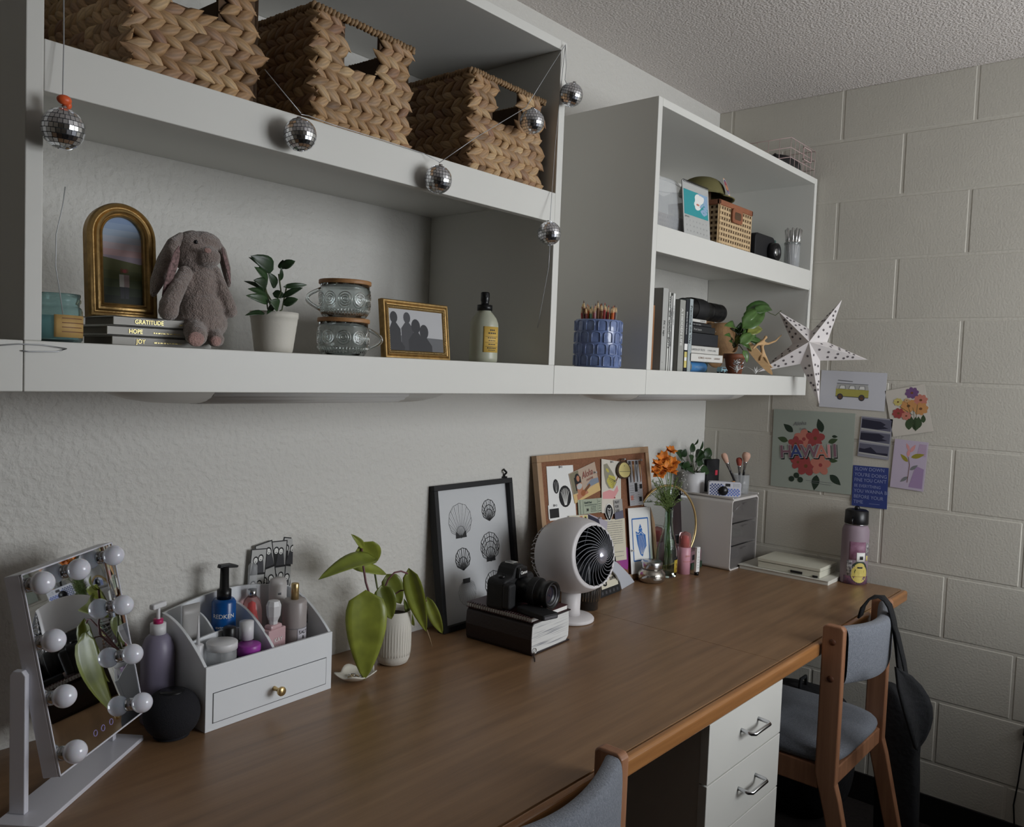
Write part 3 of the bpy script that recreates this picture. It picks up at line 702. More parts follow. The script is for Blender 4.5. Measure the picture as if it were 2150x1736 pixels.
for k in range(42):
    nm, col = pc[random.Random(k).choice([0,0,1,2,2,3,3,4,5,6,7,8,9,10,11])]
    a = random.Random(k+50).uniform(0,2*PI); rr = math.sqrt(random.Random(k+90).uniform(.02,1))*(RC-.011)
    bx, by = cc.x+rr*.75*math.cos(a), cc.y+rr*.75*math.sin(a); L_ = random.Random(k+7).uniform(.138,.158)
    tip = Vector((cc.x+rr*1.0*math.cos(a)+random.Random(k).uniform(-.002,.002), cc.y+rr*1.0*math.sin(a), ZT+.008+L_)); bot = Vector((bx,by,ZT+.008))
    d = (tip-bot).normalized(); Rm = d.to_track_quat('Z','Y').to_matrix().to_4x4()
    tp = thing('pencil', f'{nm} pencil standing point up in the blue ceramic cup', 'pencil', bot, group='pencils in the blue cup', rot=Rm)
    if nm not in src:
        m_ = mat('pencil_'+nm.replace(' ','_'), col, .35)
        o1 = B().lathe([(0,0),(.0036,0),(.0036,.118),(.0030,.121),(0,.121)], 6, smooth=False).build('shaft', m_, tp)
        o2 = B().lathe([(.0036,.1175),(.0013,.129),(0,.129)], 8).build('sharpened_wood', m_pw, tp)
        o3 = B().lathe([(.0015,.1285),(.0002,.134)], 6).build('lead', m_, tp); src[nm] = (o1,o2,o3)
    else:
        for o in src[nm]:
            q = o.copy(); COL.objects.link(q); q.parent = tp
    tp.scale = (1,1,L_/.134)
# burgundy folded pouch behind the cup
m_burg = mat('burgundy_leather', (92,54,54), .6, var=.3, vscale=30, bump=.001, bscale=80)
c = at(1180,745,y=-.17); t = thing('leather_pouch', 'burgundy leather pouch slumped behind the blue pencil cup', 'pouch', (-1.375,-.2,ZT))
def slump(u,v):
    a = 2*PI*u; r = .052+.005*math.sin(3*a)+.004*math.sin(7*a+v*9); th = v*PI/2
    return Vector((-1.365+r*math.cos(a)*math.cos(th)**.7*1.0, -.20+.08*math.sin(a)*math.cos(th)**.7, ZT+.04*math.sin(th)**.8))
B().grid(slump, 40, 10).build('pouch_body', m_burg, t, world=True)
B().box((-1.41,-.16,ZT+.03),(-1.40+.06,-.155,ZT+.10)).build('flap', m_burg, t, world=True, bevel=.003)
# ------------------------------------------------------------------ books of the smaller unit, lower shelf
def pm(p): return abs((MR.transposed() @ (Vector(p)-CAM)).z)/FPX       # metres per pixel at p
def vbook(label, u0, u1, vtop, col, y, dpt, words, tcol=None, size=.009, sidecol=None, group='books standing on the lower shelf of the small unit', extra=None):
    p0, p1 = at(u0,700,y=y), at(u1,700,y=y); h = at((u0+u1)/2, vtop, y=y).z - ZT
    t = thing('book', label, 'book', ((p0.x+p1.x)/2, y+dpt/2, ZT), 0, group)
    x0, x1 = p0.x, p1.x-.0006; m_ = mat('cover_%d_%d_%d'%col, col, .5); e = min(.002, (x1-x0)*.2)
    B().box((x0,y,ZT),(x0+e,y+dpt,ZT+h)).box((x1-e,y,ZT),(x1,y+dpt,ZT+h)).box((x0,y,ZT),(x1,y+e,ZT+h)).build('cover', m_, t, world=True, bevel=.0005)
    B().box((x0+e,y+e,ZT+.002),(x1-e,y+dpt-.003,ZT+h-.003)).build('pages', m_pages, t, world=True)
    pr = Print(frame((x1-(x1-x0)*.3,y,ZT+h-.004),(0,0,-1),(1,0,0)))
    pr.M = Matrix(((0,1,0,x0),(0,0,-1,y),(-1,0,0,ZT+h-.004),(0,0,0,1)))
    for wd_,a0,sz in words: pr.text(wd_, a0, (x1-x0)*.28, sz, tcol or K['black'], bold=.0001, lift=.0005, sx=1)
    if extra: extra(pr, x1-x0, h)
    if pr.b.f: pr.build('spine_lettering', t)
    return t
vbook('tattered orange-brown book at the far left of the standing row', 1366.5, 1373.5, 640, (150,104,66), -.33, .10, [], group=None)
vbook('tall pale grey hardback with a taupe cover beside the tattered book', 1388.5, 1401, 604, (172,172,168), -.314, .16, [('FK o ego',.085,.012),('n',.2,.006)])
vbook('slim white book with WILD GOOD BOYS in black on its spine', 1401.5, 1405.5, 613, (214,214,208), -.314, .14, [('WILD  and  GOOD  BOYS',.006,.013)])
vbook('slim white book with grey writing, third white spine from the left', 1406, 1409.5, 620, (198,198,194), -.314, .13, [('COMMUNITY THAT TRANSFORMS',.03,.007)], K['dgrey'])
vbook('white book with a black top band behind its neighbours', 1410, 1415.5, 615, (214,214,210), -.313, .13, [('THE SMALL HERO',.03,.007)], K['grey'])
vbook('grey hardback with A HIDDEN LIFE in pale letters on the spine', 1425, 1437.5, 629, (150,150,144), -.313, .155, [('A HIDDEN LIFE',.02,.016)], K['white'])
def natg(pr, w_, h):
    pr.p([(h-.062,.002),(h-.016,.002),(h-.016,w_-.002),(h-.062,w_-.002)], K['yellow']).p([(h-.046,.003),(h-.036,.003),(h-.036,w_-.003),(h-.046,w_-.003)], K['white']).p([(h-.085,0),(h-.067,0),(h-.067,w_),(h-.085,w_)], K['white'])
vbook('navy book with a yellow bottom label among the standing books', 1438, 1445, 629, (28,32,40), -.3135, .14, [('BEING IN THE FLOW',.03,.007)], K['white'], extra=natg)
vbook('pale blue-grey book with Practicing the Way on its spine, last upright one', 1445.5, 1453.5, 627, (160,170,172), -.315, .15, [('Practicing the Way',.015,.0145)])
c = at(1384,598,y=-.2); t = thing('dark_box', 'dark brown box showing above the left standing books', 'box', (-.90,-.10,ZT)); B().box((-1.0,-.09,ZT),(-.80,-.02,ZT+.232)).build('box_body', mat('dark_brown_card',(48,36,30),.6), t, world=True, bevel=.002); B().box((-1.002,-.092,ZT+.20),(-.798,-.018,ZT+.236)).build('box_lid', mat('dark_brown_card',(48,36,30),.6), t, world=True, bevel=.002)
# lying stack
def hbook(label, u0, u1, z0, z1, col, y, dpt, word, tcol, sz, round_=0, cat='book'):
    x0, x1 = at(u0,740,y=y).x, at(u1,740,y=y).x; t = thing('book', label, cat, ((x0+x1)/2,y+dpt/2,z0), 0, 'books lying in a stack on the lower shelf of the small unit')
    m_ = mat('cover_%d_%d_%d'%col, col, .5); e = .0016; th = z1-z0-.0006
    bw = B().box((x0,y,z0),(x1,y+dpt,z0+e)).box((x0,y,z0+th-e),(x1,y+dpt,z0+th)).box((x0,y,z0),(x1,y+e,z0+th)); bw.build('cover', m_, t, world=True, bevel=.0006)
    B().box((x0+.003,y+e,z0+e),(x1-.003,y+dpt-.003,z0+th-e)).build('pages', m_pages, t, world=True)
    pr = Print(frame((x0,y,z0),(1,0,0),(0,0,1)))
    for w_,a,s2 in word: pr.text(w_, a, (th-s2*.7)/2, s2, tcol, lift=.0005)
    pr.build('spine_lettering', t)
zt = lambda v,y=-.3,u=1480: at(u,v,y=y).z
zz = [ZT+.0, zt(760.5), zt(743.5), zt(727), zt(701), zt(686.5), zt(679.5), zt(672.5)]
hbook('white paperback lying lowest in the stack, on the blue tin', 1449, 1518, zz[1], zz[2], (208,206,200), -.315, .12, [('ULTIMATE',.05,.008),('LIVING ROOMS',.09,.006),('LEADERSHIP',.15,.007)], K['brown'], .008)
hbook('white paperback lying second from the bottom of the stack', 1448, 1509, zz[2], zz[3], (200,198,192), -.305, .12, [('GARDEN OF TRUTH',.01,.009),('A WHITE HORSE',.11,.007)], K['grey'], .008)
hbook('thick black book in the middle of the lying stack', 1449, 1506, zz[3], zz[4], (34,36,42), -.31, .12, [('a',.1,.002)], K['dgrey'], .004)
hbook('black book with Prom Season on the spine in the lying stack', 1449, 1499, zz[4], zz[5], (30,31,34), -.31, .12, [('Prom Season',.015,.009),('o',.15,.006)], K['lgrey'], .009)
hbook('thin black book lying second from the top of the stack', 1449, 1491, zz[5], zz[6], (32,33,36), -.305, .12, [('lower  light  letters',.01,.006)], K['lgrey'], .005)
hbook('thin white book lying on top of the stack, under the lens', 1449, 1480, zz[6], zz[7], (204,202,196), -.31, .12, [('COLORATION',.05,.005)], K['black'], .005)
m_bluet = mat('blue_tin', (66,124,176), .3)
x0, x1 = at(1449,768,y=-.32).x, at(1494,768,y=-.32).x; rt = (zz[1]-ZT)/2-.0003
t = thing('blue_tin', 'blue cylinder tin lying under the stack of books', 'tin', ((x0+x1)/2,-.27,ZT)); MT = Matrix(((0,0,1,x0),(1,0,0,-.29),(0,1,0,ZT+rt),(0,0,0,1)))
L_ = x1-x0; B().lathe([(0,0),(rt-.0005,0),(rt,.001),(rt,L_-.001),(rt-.001,L_),(0,L_)], 32, MT).build('tin_body', m_bluet, t, world=True)
B().lathe([(rt+.0002,-.0),(rt+.0002,L_*.28)], 32, MT).build('grey_end_band', mat('dull_grey_band',(120,124,120),.5), t, world=True, solid=.0002)
pr = Print(frame((x0+.05,-.29-rt,ZT+rt-.003),(1,0,0),(0,0,1))); pr.text('CAMEL SKIN', 0,0,.009, K['sky'], lift=.0006); pr.build('lettering', t)
t = thing('green_box', 'dark green box beside the blue tin, under the lying books', 'box', (x1+.03,-.24,ZT)); B().box((x1+.005,-.275,ZT),(x1+.06,-.20,zz[1]-.0006)).build('box_body', mat('dark_green_card',(60,76,70),.6), t, world=True, bevel=.001)
B().box((x1+.004,-.276,zz[1]-.012),(x1+.061,-.199,zz[1]-.0004)).build('box_lid', mat('dark_green_lid',(50,64,60),.6), t, world=True, bevel=.001)
# telephoto lens lying on the stack
m_rub = mat('black_rubber_grip', (18,18,20), .6, bump=.0006, bscale=260, stretch=(6,1,1))
yl = -.30; x0, x1 = at(1453,652,y=yl).x, at(1531,655,y=yl).x; r0 = (zt(630,yl)-zt(676,yl,1470))/2*.98; zc = zz[7]+r0
MT = Matrix(((0,0,1,x0),(1,0,0,yl+.035),(0,1,0,zc),(0,0,0,1))); LL = x1-x0
t = thing('telephoto_lens', 'long black telephoto camera lens lying on the stack of books', 'lens', ((x0+x1)/2,yl+.035,zz[7]))
B().lathe([(0,0),(r0*.84,0),(r0*.88,.004),(r0*.9,LL*.1),(r0,LL*.14),(r0,LL*.52),(r0*.93,LL*.55),(r0*.80,LL*.6),(r0*.80,LL*.66),(r0*.83,LL*.67),(r0*.83,LL*.9),(r0*.8,LL*.92),(r0*.86,LL*.97),(r0*.86,LL),(r0*.76,LL),(r0*.7,LL-.01),(0,LL-.012)], 40, MT).build('barrel', m_black, t, world=True)
B().lathe([(r0+.0008,LL*.2),(r0+.0014,LL*.21),(r0+.0014,LL*.46),(r0+.0008,LL*.47)], 60, MT).build('zoom_ring', m_rub, t, world=True, solid=.0006)
b = B()
for k in range(40):
    a = 2*PI*k/40; b.box((-.0012,-.001,LL*.68),(.0012,.0012,LL*.88), M=MT @ RZ(a) @ T(0,r0*.83,0))
b.build('focus_ring_ribs', m_black, t, world=True)
# plate, pothos
m_tan = mat('woven_tan_straw', (150,116,80), .8, var=.25, vscale=60, bump=.001, bscale=200)
c = at(1535,668,y=-.12); t = thing('straw_hat', 'tan straw sun hat leaning behind the pothos plant', 'hat', (-.37,-.1,ZT))
hc_ = at(1514,682,y=-.17); Mh = frame(Vector((hc_.x,-.14,ZT+.108)), (1,0,0), (0,.25,1))
B().lathe([(.052,.07),(.06,.04),(.066,.002),(.072,-.002),(.088,-.005),(.089,-.002),(.07,.004)], 40, Mh).build('brim', m_tan, t, world=True, solid=.002)
B().lathe([(0,.062),(.03,.064),(.05,.06),(.058,.045),(.066,.002)], 40, Mh).build('crown', m_tan, t, world=True)
B().lathe([(.0625,.018),(.0665,.004)], 40, Mh).build('hat_band', mat('brown_band',(96,56,44),.6), t, world=True, solid=.002)
m_terra = mat('terracotta', (128,74,50), .6, var=.2, vscale=30)
yp = -.285; c = at(1541,780,y=yp); q = pm(c)
t = thing('pothos_plant', 'trailing pothos plant in a terracotta pot on the lower shelf', 'plant', (c.x,yp,ZT)); hp = .066
B().lathe([(0,0),(.022,0),(.024,.002),(.031,hp-.016),(.036,hp-.015),(.0365,hp-.001),(.0345,hp),(.032,hp-.004),(.03,hp-.012),(0,hp-.012)], 32).build('pot', m_terra, t)
B().lathe([(0,hp-.009),(.0315,hp-.010)], 20).build('soil', m_soil, t)
m_leafm = objvar('pothos_leaf', [(54,92,40),(92,124,62),(66,104,50)], .35, .0002, 50)
m_leafy = objvar('pale_pothos_leaf', [(128,140,60),(150,150,80)], .4, .0002, 50)
base = at(1540,730,y=yp)
PL = [(1565,665,1614,640,34,-.33,0),(1558,690,1604,652,36,-.345,0),(1556,702,1592,722,30,-.34,0),(1545,692,1520,684,24,-.30,0),(1552,716,1578,738,22,-.335,0),(1545,706,1532,690,20,-.28,1),(1538,726,1530,716,14,-.31,0),(1554,722,1580,700,22,-.35,0),(1560,735,1568,762,14,-.345,0),(1545,722,1560,700,16,-.32,1),(1580,655,1622,652,20,-.35,0),(1562,672,1590,650,22,-.34,0),(1572,715,1604,728,18,-.35,0),(1548,700,1556,676,18,-.31,0),(1535,712,1520,704,14,-.30,0),(1568,700,1600,690,22,-.35,1)]
for u0,v0,u1,v1,w_,y,k in PL:
    p = at(u0,v0,y=y); b = B().tube([base, (base+p)/2+Vector((0,-.003,.012)), p], .0013, 6); b.build('stem', m_stem, t, world=True)
    b = B(); leaf(b, p, at(u1,v1,y=y-.01), w_*q, (-.5,-.7,.5), .12, .12, 7, 4, .55); b.build('leaf', m_leafy if k else m_leafm, t, world=True, solid=.0005)
B().tube([at(1604,650,y=-.34),at(1618,658,y=-.345),at(1628,662,y=-.35),at(1640,652,y=-.36)], .0012, 6).build('tendril', m_stem, t, world=True)
# glass cube of silver charms, car, cranes
c = at(1538,770,y=-.335); t = thing('silver_charm', 'tangle of silver keyrings heaped in front of the pothos pot', 'keyring', (c.x-.004,-.352,ZT)); b = B(); R = random.Random(5)
for k in range(16):
    r_ = R.uniform(.007,.013); cx, cy, cz = R.uniform(-.018,.018), R.uniform(-.004,.004), .014+R.uniform(0,.026); a1, a2 = R.uniform(0,PI), R.uniform(0,PI)
    Mr = T(cx,cy,cz) @ RZ(a1) @ RX(a2); b.tube([Mr @ Vector((r_*math.cos(2*PI*i/14), r_*math.sin(2*PI*i/14), 0)) for i in range(15)], .0009, 5, cap=False)
b.build('rings', m_silver, t)
m_carb = mat('pale_blue_paint', (124,158,168), .3)
c = at(1516,783,y=-.366); t = thing('toy_car', 'tiny pale blue toy van at the shelf edge', 'toy car', (c.x,c.y,ZT))
B().prism([(-.019,.004),(.019,.004),(.0195,.011),(.014,.0125),(.009,.0185),(-.016,.0185),(-.0195,.0115)], .016, Matrix(((1,0,0,0),(0,0,-1,.008),(0,1,0,0),(0,0,0,1)))).build('car_body', m_carb, t, bevel=.001)
B().box((-.0145,-.0085,.0125),(.008,.0085,.0172)).build('windows', K['dgrey'], t)
for sx in (-.011,.011):
    for sy in (-.0078,.0078): B().lathe([(0,-.002),(.0042,-.002),(.0045,0),(.0042,.002),(0,.002)], 14, T(sx,sy,.0045) @ RX(PI/2)).build('wheel', m_black, t)
def crane(label, u, v, y, s2, rz):
    c = at(u,v,y=y); t = thing('paper_crane', label, 'paper crane', (c.x,y,ZT), rz, 'white paper cranes on the lower shelf'); s = s2
    b = B(); b.add([(0,0,.002*s),(.014*s,.004*s,.010*s),(.014*s,-.004*s,.010*s),(-.014*s,.004*s,.010*s),(-.014*s,-.004*s,.010*s),(0,0,.014*s)], [(0,2,1),(0,3,4),(0,1,3),(0,4,2),(5,1,2),(5,4,3),(5,3,1),(5,2,4)])
    b.build('body', m_paper, t)
    B().add([(.012*s,0,.008*s),(.012*s,.003*s,.010*s),(.026*s,0,.024*s),(.012*s,-.003*s,.010*s)], [(0,1,2),(0,2,3),(1,3,2)]).add([(.026*s,0,.024*s),(.031*s,.001*s,.019*s),(.024*s,0,.021*s)], [(0,1,2)]).build('neck', m_paper, t, solid=.0004)
    B().add([(-.012*s,0,.008*s),(-.012*s,.003*s,.010*s),(-.028*s,0,.022*s),(-.012*s,-.003*s,.010*s)], [(0,2,1),(0,3,2),(1,2,3)]).build('tail', m_paper, t, solid=.0004)
    for sg in (1,-1): B().add([(.010*s,.002*sg*s,.010*s),(-.010*s,.002*sg*s,.010*s),(-.004*s,.020*sg*s,.020*s)], [(0,1,2)]).build('wing', m_paper, t, solid=.0005)
crane('small white paper crane beside the toy van', 1547, 783, -.378, 1.15, .5)
crane('white paper crane to the right of the other, near the star', 1586, 787, -.376, 1.15, .3)
# surfer figurine
m_balsa = mat('pale_balsa', (196,160,116), .55, var=.1, vscale=30, stretch=(1,1,6))
ys = -.345
p0, p1 = at(1566,716,y=ys), at(1622,776,y=ys-.015); p1.z = ZT+.004
t = thing('surfer_figurine', 'pale wooden surfer figurine with a surfboard on the lower shelf', 'figurine', (p1.x,p1.y,ZT))
b = B(); d = p1-p0; dn = d.normalized(); sd = Vector((.55,-.8,.2)); sd = (sd-dn*sd.dot(dn)).normalized(); nn = dn.cross(sd); n = 20; oc = []
for i in range(n): a = 2*PI*i/n; oc.append((math.cos(a), math.sin(a)))
vs = [p0+d*(.5+.5*a)+sd*(.014*c_*(1-.25*a)) + nn*h_ for h_ in (-.002,.002) for a,c_ in oc]
b.add(vs, [(i,(i+1)%n,n+(i+1)%n,n+i) for i in range(n)]+[tuple(range(n))[::-1],tuple(range(n,2*n))]); b.build('surfboard', m_balsa, t, world=True, bevel=.0006)
def skin(name, verts, edges, rad, m, parent, sub=2, root=0):
    me = bpy.data.meshes.new(name); I = PM[parent.name].inverted(); me.from_pydata([tuple(I @ Vector(v)) for v in verts], edges, []); me.materials.append(m)
    o = bpy.data.objects.new(name, me); COL.objects.link(o); o.parent = parent; PM[o.name] = PM[parent.name]
    q = o.modifiers.new('skin','SKIN'); q.use_smooth_shade = True
    for i,r in enumerate(rad): me.skin_vertices[0].data[i].radius = (r,r)
    me.skin_vertices[0].data[root].use_root = True
    q = o.modifiers.new('sub','SUBSURF'); q.levels = sub; q.render_levels = sub; return o
A_ = lambda u,v,dy=0: at(u,v,y=ys-.02+dy)
V_ = [A_(1602,742),A_(1600,730),A_(1599,720),A_(1605,712),A_(1609,706),A_(1590,723,-.008),A_(1581,732,-.01),A_(1612,722,.01),A_(1628,716,.012),A_(1641,703,.014),A_(1598,748,.004),A_(1596,757,.012),A_(1608,752,-.004),A_(1614,764,0),A_(1621,772,.004)]
skin('figure', V_, [(0,1),(1,2),(2,3),(3,4),(2,5),(5,6),(2,7),(7,8),(8,9),(0,10),(10,11),(0,12),(12,13),(13,14)], [.0065,.0055,.0085,.0035,.0075,.004,.0028,.004,.003,.0018,.005,.003,.005,.0035,.0026], m_balsa, t)
# ------------------------------------------------------------------ paper star
m_star = mat('white_star_paper', (214,208,206), .75)
sc_ = at(1694,720,y=-.435); nst = Vector((-.86,-.50,.05)).normalized()
t = thing('paper_star', 'white five-pointed paper star with punched holes hanging at the shelf end', 'star lantern', sc_)
def onp(u, v, off=0):
    o_ = at(u,v,z=0); d = (o_-CAM).normalized(); k = ((sc_-CAM).dot(nst)+off)/d.dot(nst); return CAM+d*k
ctr = sc_ + nst*.045
tips = [onp(1768,629),onp(1822,755),onp(1720,849),onp(1590,781),onp(1634,653)]
inn = [onp(1737,718),onp(1722,757),onp(1680,764),onp(1664,722),onp(1705,694)]
bk = sc_ - nst*.04
b = B()
for k in range(5):
    L0, R0 = inn[(k-1)%5], inn[k]; tip = tips[k]
    b.add([ctr,L0,tip],[(0,1,2)]); b.add([ctr,tip,R0],[(0,1,2)]); b.add([bk,tip,L0],[(0,1,2)]); b.add([bk,R0,tip],[(0,1,2)])
b.build('star_shell', m_star, t, world=True)
b = B(); R = random.Random(4)
for k in range(5):
    for side_ in (inn[(k-1)%5], inn[k]):
        tip = tips[k]; e1, e2 = tip-ctr, side_-ctr; nn = e1.cross(e2).normalized()
        if nn.dot(nst) < 0: nn = -nn
        for i,(a,c_) in enumerate(((.12,.3),(.2,.62),(.28,.28),(.36,.5),(.45,.22),(.52,.38),(.62,.2),(.72,.14))):
            if a + c_ > .93: continue
            p = ctr+e1*a+e2*c_+nn*.0006; x_ = nn.orthogonal().normalized(); y_ = nn.cross(x_)
            b.poly([p+x_*.0042*math.cos(2*PI*q_/9)+y_*.0042*math.sin(2*PI*q_/9) for q_ in range(9)])
b.build('punched_holes', mat('hole_shadow_grey',(96,90,92),.8), t, world=True)['kind'] = 'stuff'
B().tube([sc_+Vector((0,0,.03)), Vector((-.06,-.392,1.60)), Vector((-.03,-.389,1.735))], .0007, 5).build('hanging_thread', m_wire, t, world=True)
# ------------------------------------------------------------------ upper shelf of the small unit
ZU = 1.798
c = at(1408,480,y=-.24); x0, x1 = at(1374,430,y=-.26).x, at(1436,430,y=-.26).x
m_rat = mat('rattan', (204,176,136), .6, var=.25, vscale=80)
t = thing('plastic_bag', 'clear crinkled plastic bag standing at the left of the upper shelf', 'bag', (-.82,-.24,ZU))
xb0, xb1 = XC+.03, at(1436,430,y=-.26).x
def bag(u,v):
    a = 2*PI*u; w_, d_ = (xb1-xb0)/2, .075; cx, cy = (xb0+xb1)/2, -.255; k = 1-.0*v
    r = 1+.04*math.sin(9*a+4*v)+.03*math.sin(17*a+9*v)
    sq = lambda q: math.copysign(abs(q)**.55, q)
    zz_ = ZU+.001+v*.150+.006*math.sin(7*a)*v
    return Vector((cx+w_*sq(math.cos(a))*r*(1-.12*v**3), cy+d_*sq(math.sin(a))*r*(1-.25*v**2), zz_))
B().grid(bag, 64, 16).build('bag_film', m_acry, t, world=True, solid=.0004)
B().tube([((xb0+xb1)/2+(xb1-xb0)*.42*math.cos(2*PI*i/30), -.255+.05*math.sin(2*PI*i/30), ZU+.152) for i in range(31)], .0015, 6).build('bag_top_fold', m_acry, t, world=True)
def weave_basket(name, label, x0, x1, y0, y1, z0, z1, m_, holes, parent_group=None):
    t = thing(name, label, 'basket', ((x0+x1)/2,(y0+y1)/2,z0), 0, parent_group)
    ins = .002
    B().box((x0+ins,y0+ins,z0),(x1-ins,y1-ins,z0+.004)).box((x0+ins,y0+ins,z0),(x0+ins+.001,y1-ins,z1)).box((x0+ins,y0+ins,z0),(x1-ins,y0+ins+.001,z1)).box((x0+ins,y1-ins-.001,z0),(x1-ins,y1-ins,z1)).box((x1-ins-.001,y0,z0),(x1-ins,y1-ins,z1)).build('lining', m_dkbr, t, world=True)
    b = B(); st = holes
    def cane(P, w_, h_):
        n1 = max(2, int(w_/st)); n2 = max(2, int(h_/st)); r_ = st*.25
        for i in range(n1+1): b.box((-r_,0,0),(r_,.0014,h_), M=P @ T(w_*i/n1,0,0))
        for j in range(n2+1): b.box((0,0,-r_),(w_,.0018,r_), M=P @ T(0,-.0002,h_*j/n2))
        for i in range(n1):
            for j in range(n2):
                cx_, cz_ = w_*(i+.5)/n1, h_*(j+.5)/n2
                for s1 in (-1,1):
                    for s2 in (-1,1):
                        b.add([P @ Vector((cx_+s1*st*.5,.0,cz_+s2*st*.5)), P @ Vector((cx_+s1*st*.12,.0,cz_+s2*st*.5)), P @ Vector((cx_+s1*st*.5,.0,cz_+s2*st*.12))], [(0,1,2)])
    cane(T(x0,y0,z0), x1-x0, z1-z0); cane(T(x0,y1,z0) @ RZ(-PI/2), y1-y0, z1-z0)
    o = b.build('cane_weave', m_, t, world=True); o['kind'] = 'stuff'
    return t
xr0, xr1 = at(1508,470,y=-.355).x, at(1577,470,y=-.355).x; zr = at(1540,430,y=-.355).z
t = weave_basket('cane_basket', 'small cane webbing basket with a brown rim and front handle', xr0, xr1, -.355, -.19, ZU, zr-.012, m_rat, .0145)
m_brim = mat('red_brown_bamboo', (148,92,64), .5, var=.2, vscale=30)
B().box((xr0-.004,-.359,zr-.014),(xr1+.004,-.349,zr+.002)).box((xr0-.004,-.196,zr-.014),(xr1+.004,-.186,zr+.002)).box((xr0-.004,-.359,zr-.014),(xr0+.006,-.186,zr+.002)).box((xr1-.006,-.359,zr-.014),(xr1+.004,-.186,zr+.002)).build('rim', m_brim, t, world=True, bevel=.003)
hc = at(1547,450,y=-.36); 
hb = B().prism(rrect(.066,.042,.010), .006, Matrix(((1,0,0,hc.x-.030),(0,0,-1,-.357),(0,1,0,zr-.054),(0,0,0,1)))).build('handle_plate', m_brim, t, world=True, bevel=.001)
B().prism(rrect(.040,.022,.006), .0012, Matrix(((1,0,0,hc.x-.017),(0,0,-1,-.3625),(0,1,0,zr-.044),(0,0,0,1)))).build('handle_opening', m_dkbr, hb, world=True)
# woven basket behind / inside the plastic
weave_basket('small_basket', 'small dark woven basket seen through the clear plastic bag', XC+.10, xb1-.05, -.30, -.20, ZU+.002, ZU+.062, mat('dull_brown_cane',(120,96,80),.7), .0105)
# hat
c = at(1474,404,y=-.25)
t = thing('baseball_cap', 'olive cap with a round sunset patch perched behind the calendar', 'cap', (c.x,-.25,c.z-.012))
m_ol = mat('olive_cloth', (104,98,60), .85, bump=.0006, bscale=700)
B().box((-.02,-.02,ZU-PM[t.name].translation.z),(.02,.02,.04)).box((-.045,-.03,ZU-PM[t.name].translation.z),(.045,.04,ZU-PM[t.name].translation.z+.008)).build('cap_stand', m_dkbr, t)
Mc = T(0,0,.0)
def dome(u,v): a = 2*PI*u; th = v*PI/2; return Vector((.074*math.cos(a)*math.cos(th)**.8, .068*math.sin(a)*math.cos(th)**.8, .056*math.sin(th)**.9))
B().grid(dome, 32, 8, closed_u=True).build('crown', m_ol, t, solid=.002)
def brimf(u,v): a = -1.2+2.4*u-.6; r = 1+.45*v*math.cos(a+.6)**.5 if math.cos(a+.6) > 0 else 1; return Vector((.074*math.cos(a)*r, .068*math.sin(a)*r, -.010*v))
B().grid(brimf, 18, 4).build('brim', m_ol, t, solid=.003)
pdir = Vector((.15,-.95,.30)).normalized(); pc_ = Vector((.026,-.064,.024)); Mp = PM[t.name] @ frame(pc_+pdir*.004, (1,.25,0), (0,.35,1))
pr = Print(Mp, 0)
for rr,cc_ in ((.031,'orange'),(.028,'white'),(.026,'navy'),(.020,'red')): pr.p(ell(0,0,rr,rr*.95,22), K[cc_])
pr.p(ell(0,-.002,.016,.009,16), K['orange']).p([(-.02,-.012),(.02,-.012),(.014,-.021),(-.014,-.021)], K['navy']).p(line2((.004,-.024),(.008,-.012),.003), K['white']); pr.build('sunset_patch', t)
# desk calendar on an easel foot
yc = -.35
TL_, TR_, BL_, BR_ = at(1439.5,381,y=yc+.02), at(1490,400,y=yc+.02), at(1437,492,y=yc), at(1498,507,y=yc)
BL_.z = ZU+.0015; wcal = .152; hcal = TL_.z-BL_.z+.002
x0 = at(1438,470,y=yc).x
t = thing('desk_calendar', 'white spiral desk calendar with a turquoise ocean picture', 'calendar', (x0+wcal/2,yc,ZU), rot=RX(-.10))
B().box((-wcal/2,0,0),(wcal/2,.0016,hcal)).build('page', m_paper, t)
B().box((-wcal/2,.0,0),(wcal/2,.002,hcal)).build('easel_board', m_paper, t); EB = bpy.context.scene.objects[-1] if False else None
pr = Print(PM[t.name] @ Matrix(((1,0,0,-wcal/2),(0,0,-1,0),(0,1,0,0),(0,0,0,1))))
ix0, ix1, iz0, iz1 = .006, wcal-.008, hcal*.42, hcal*.86
pr.p([(ix0,iz0),(ix1,iz0),(ix1,iz1),(ix0,iz1)], K['teal'])
R = random.Random(8)
pr.p([(wcal*.58,iz1),(ix1,iz1),(ix1,iz1-.04),(wcal*.8,iz1-.03)], K['sky'])
for k in range(9): pr.p(ell(wcal*(.50+.22*R.random()), iz1-.012-.030*R.random(), .016, .009, 10, R.random()), K['white'])
for k in range(7): pr.p(ell(wcal*(.55+.32*R.random()), iz0+.010+.04*R.random(), .014, .004, 8, R.random()-.5), K['sky'])
pr.p(ell(wcal*.56,iz0+.036,.010,.003,8), K['coral'])
pr.text('January', ix0+.002, hcal*.37, .008, K['dgrey'])
for r_ in range(5):
    for k in range(7): pr.text(str(r_*7+k+1), ix0+.008+k*.019, hcal*.31-r_*.0145, .0065, K['grey'])
pr.build('calendar_print', t)
b = B()
for k in range(22): x = -wcal/2+.006+k*(wcal-.012)/21; b.tube([(x,.004*math.cos(a)-.0005,hcal+.003*math.sin(a)) for a in [2*PI*i/8 for i in range(9)]], .0006, 4)
o = b.build('spiral_binding', K['dgrey'], t); o['kind'] = 'stuff'
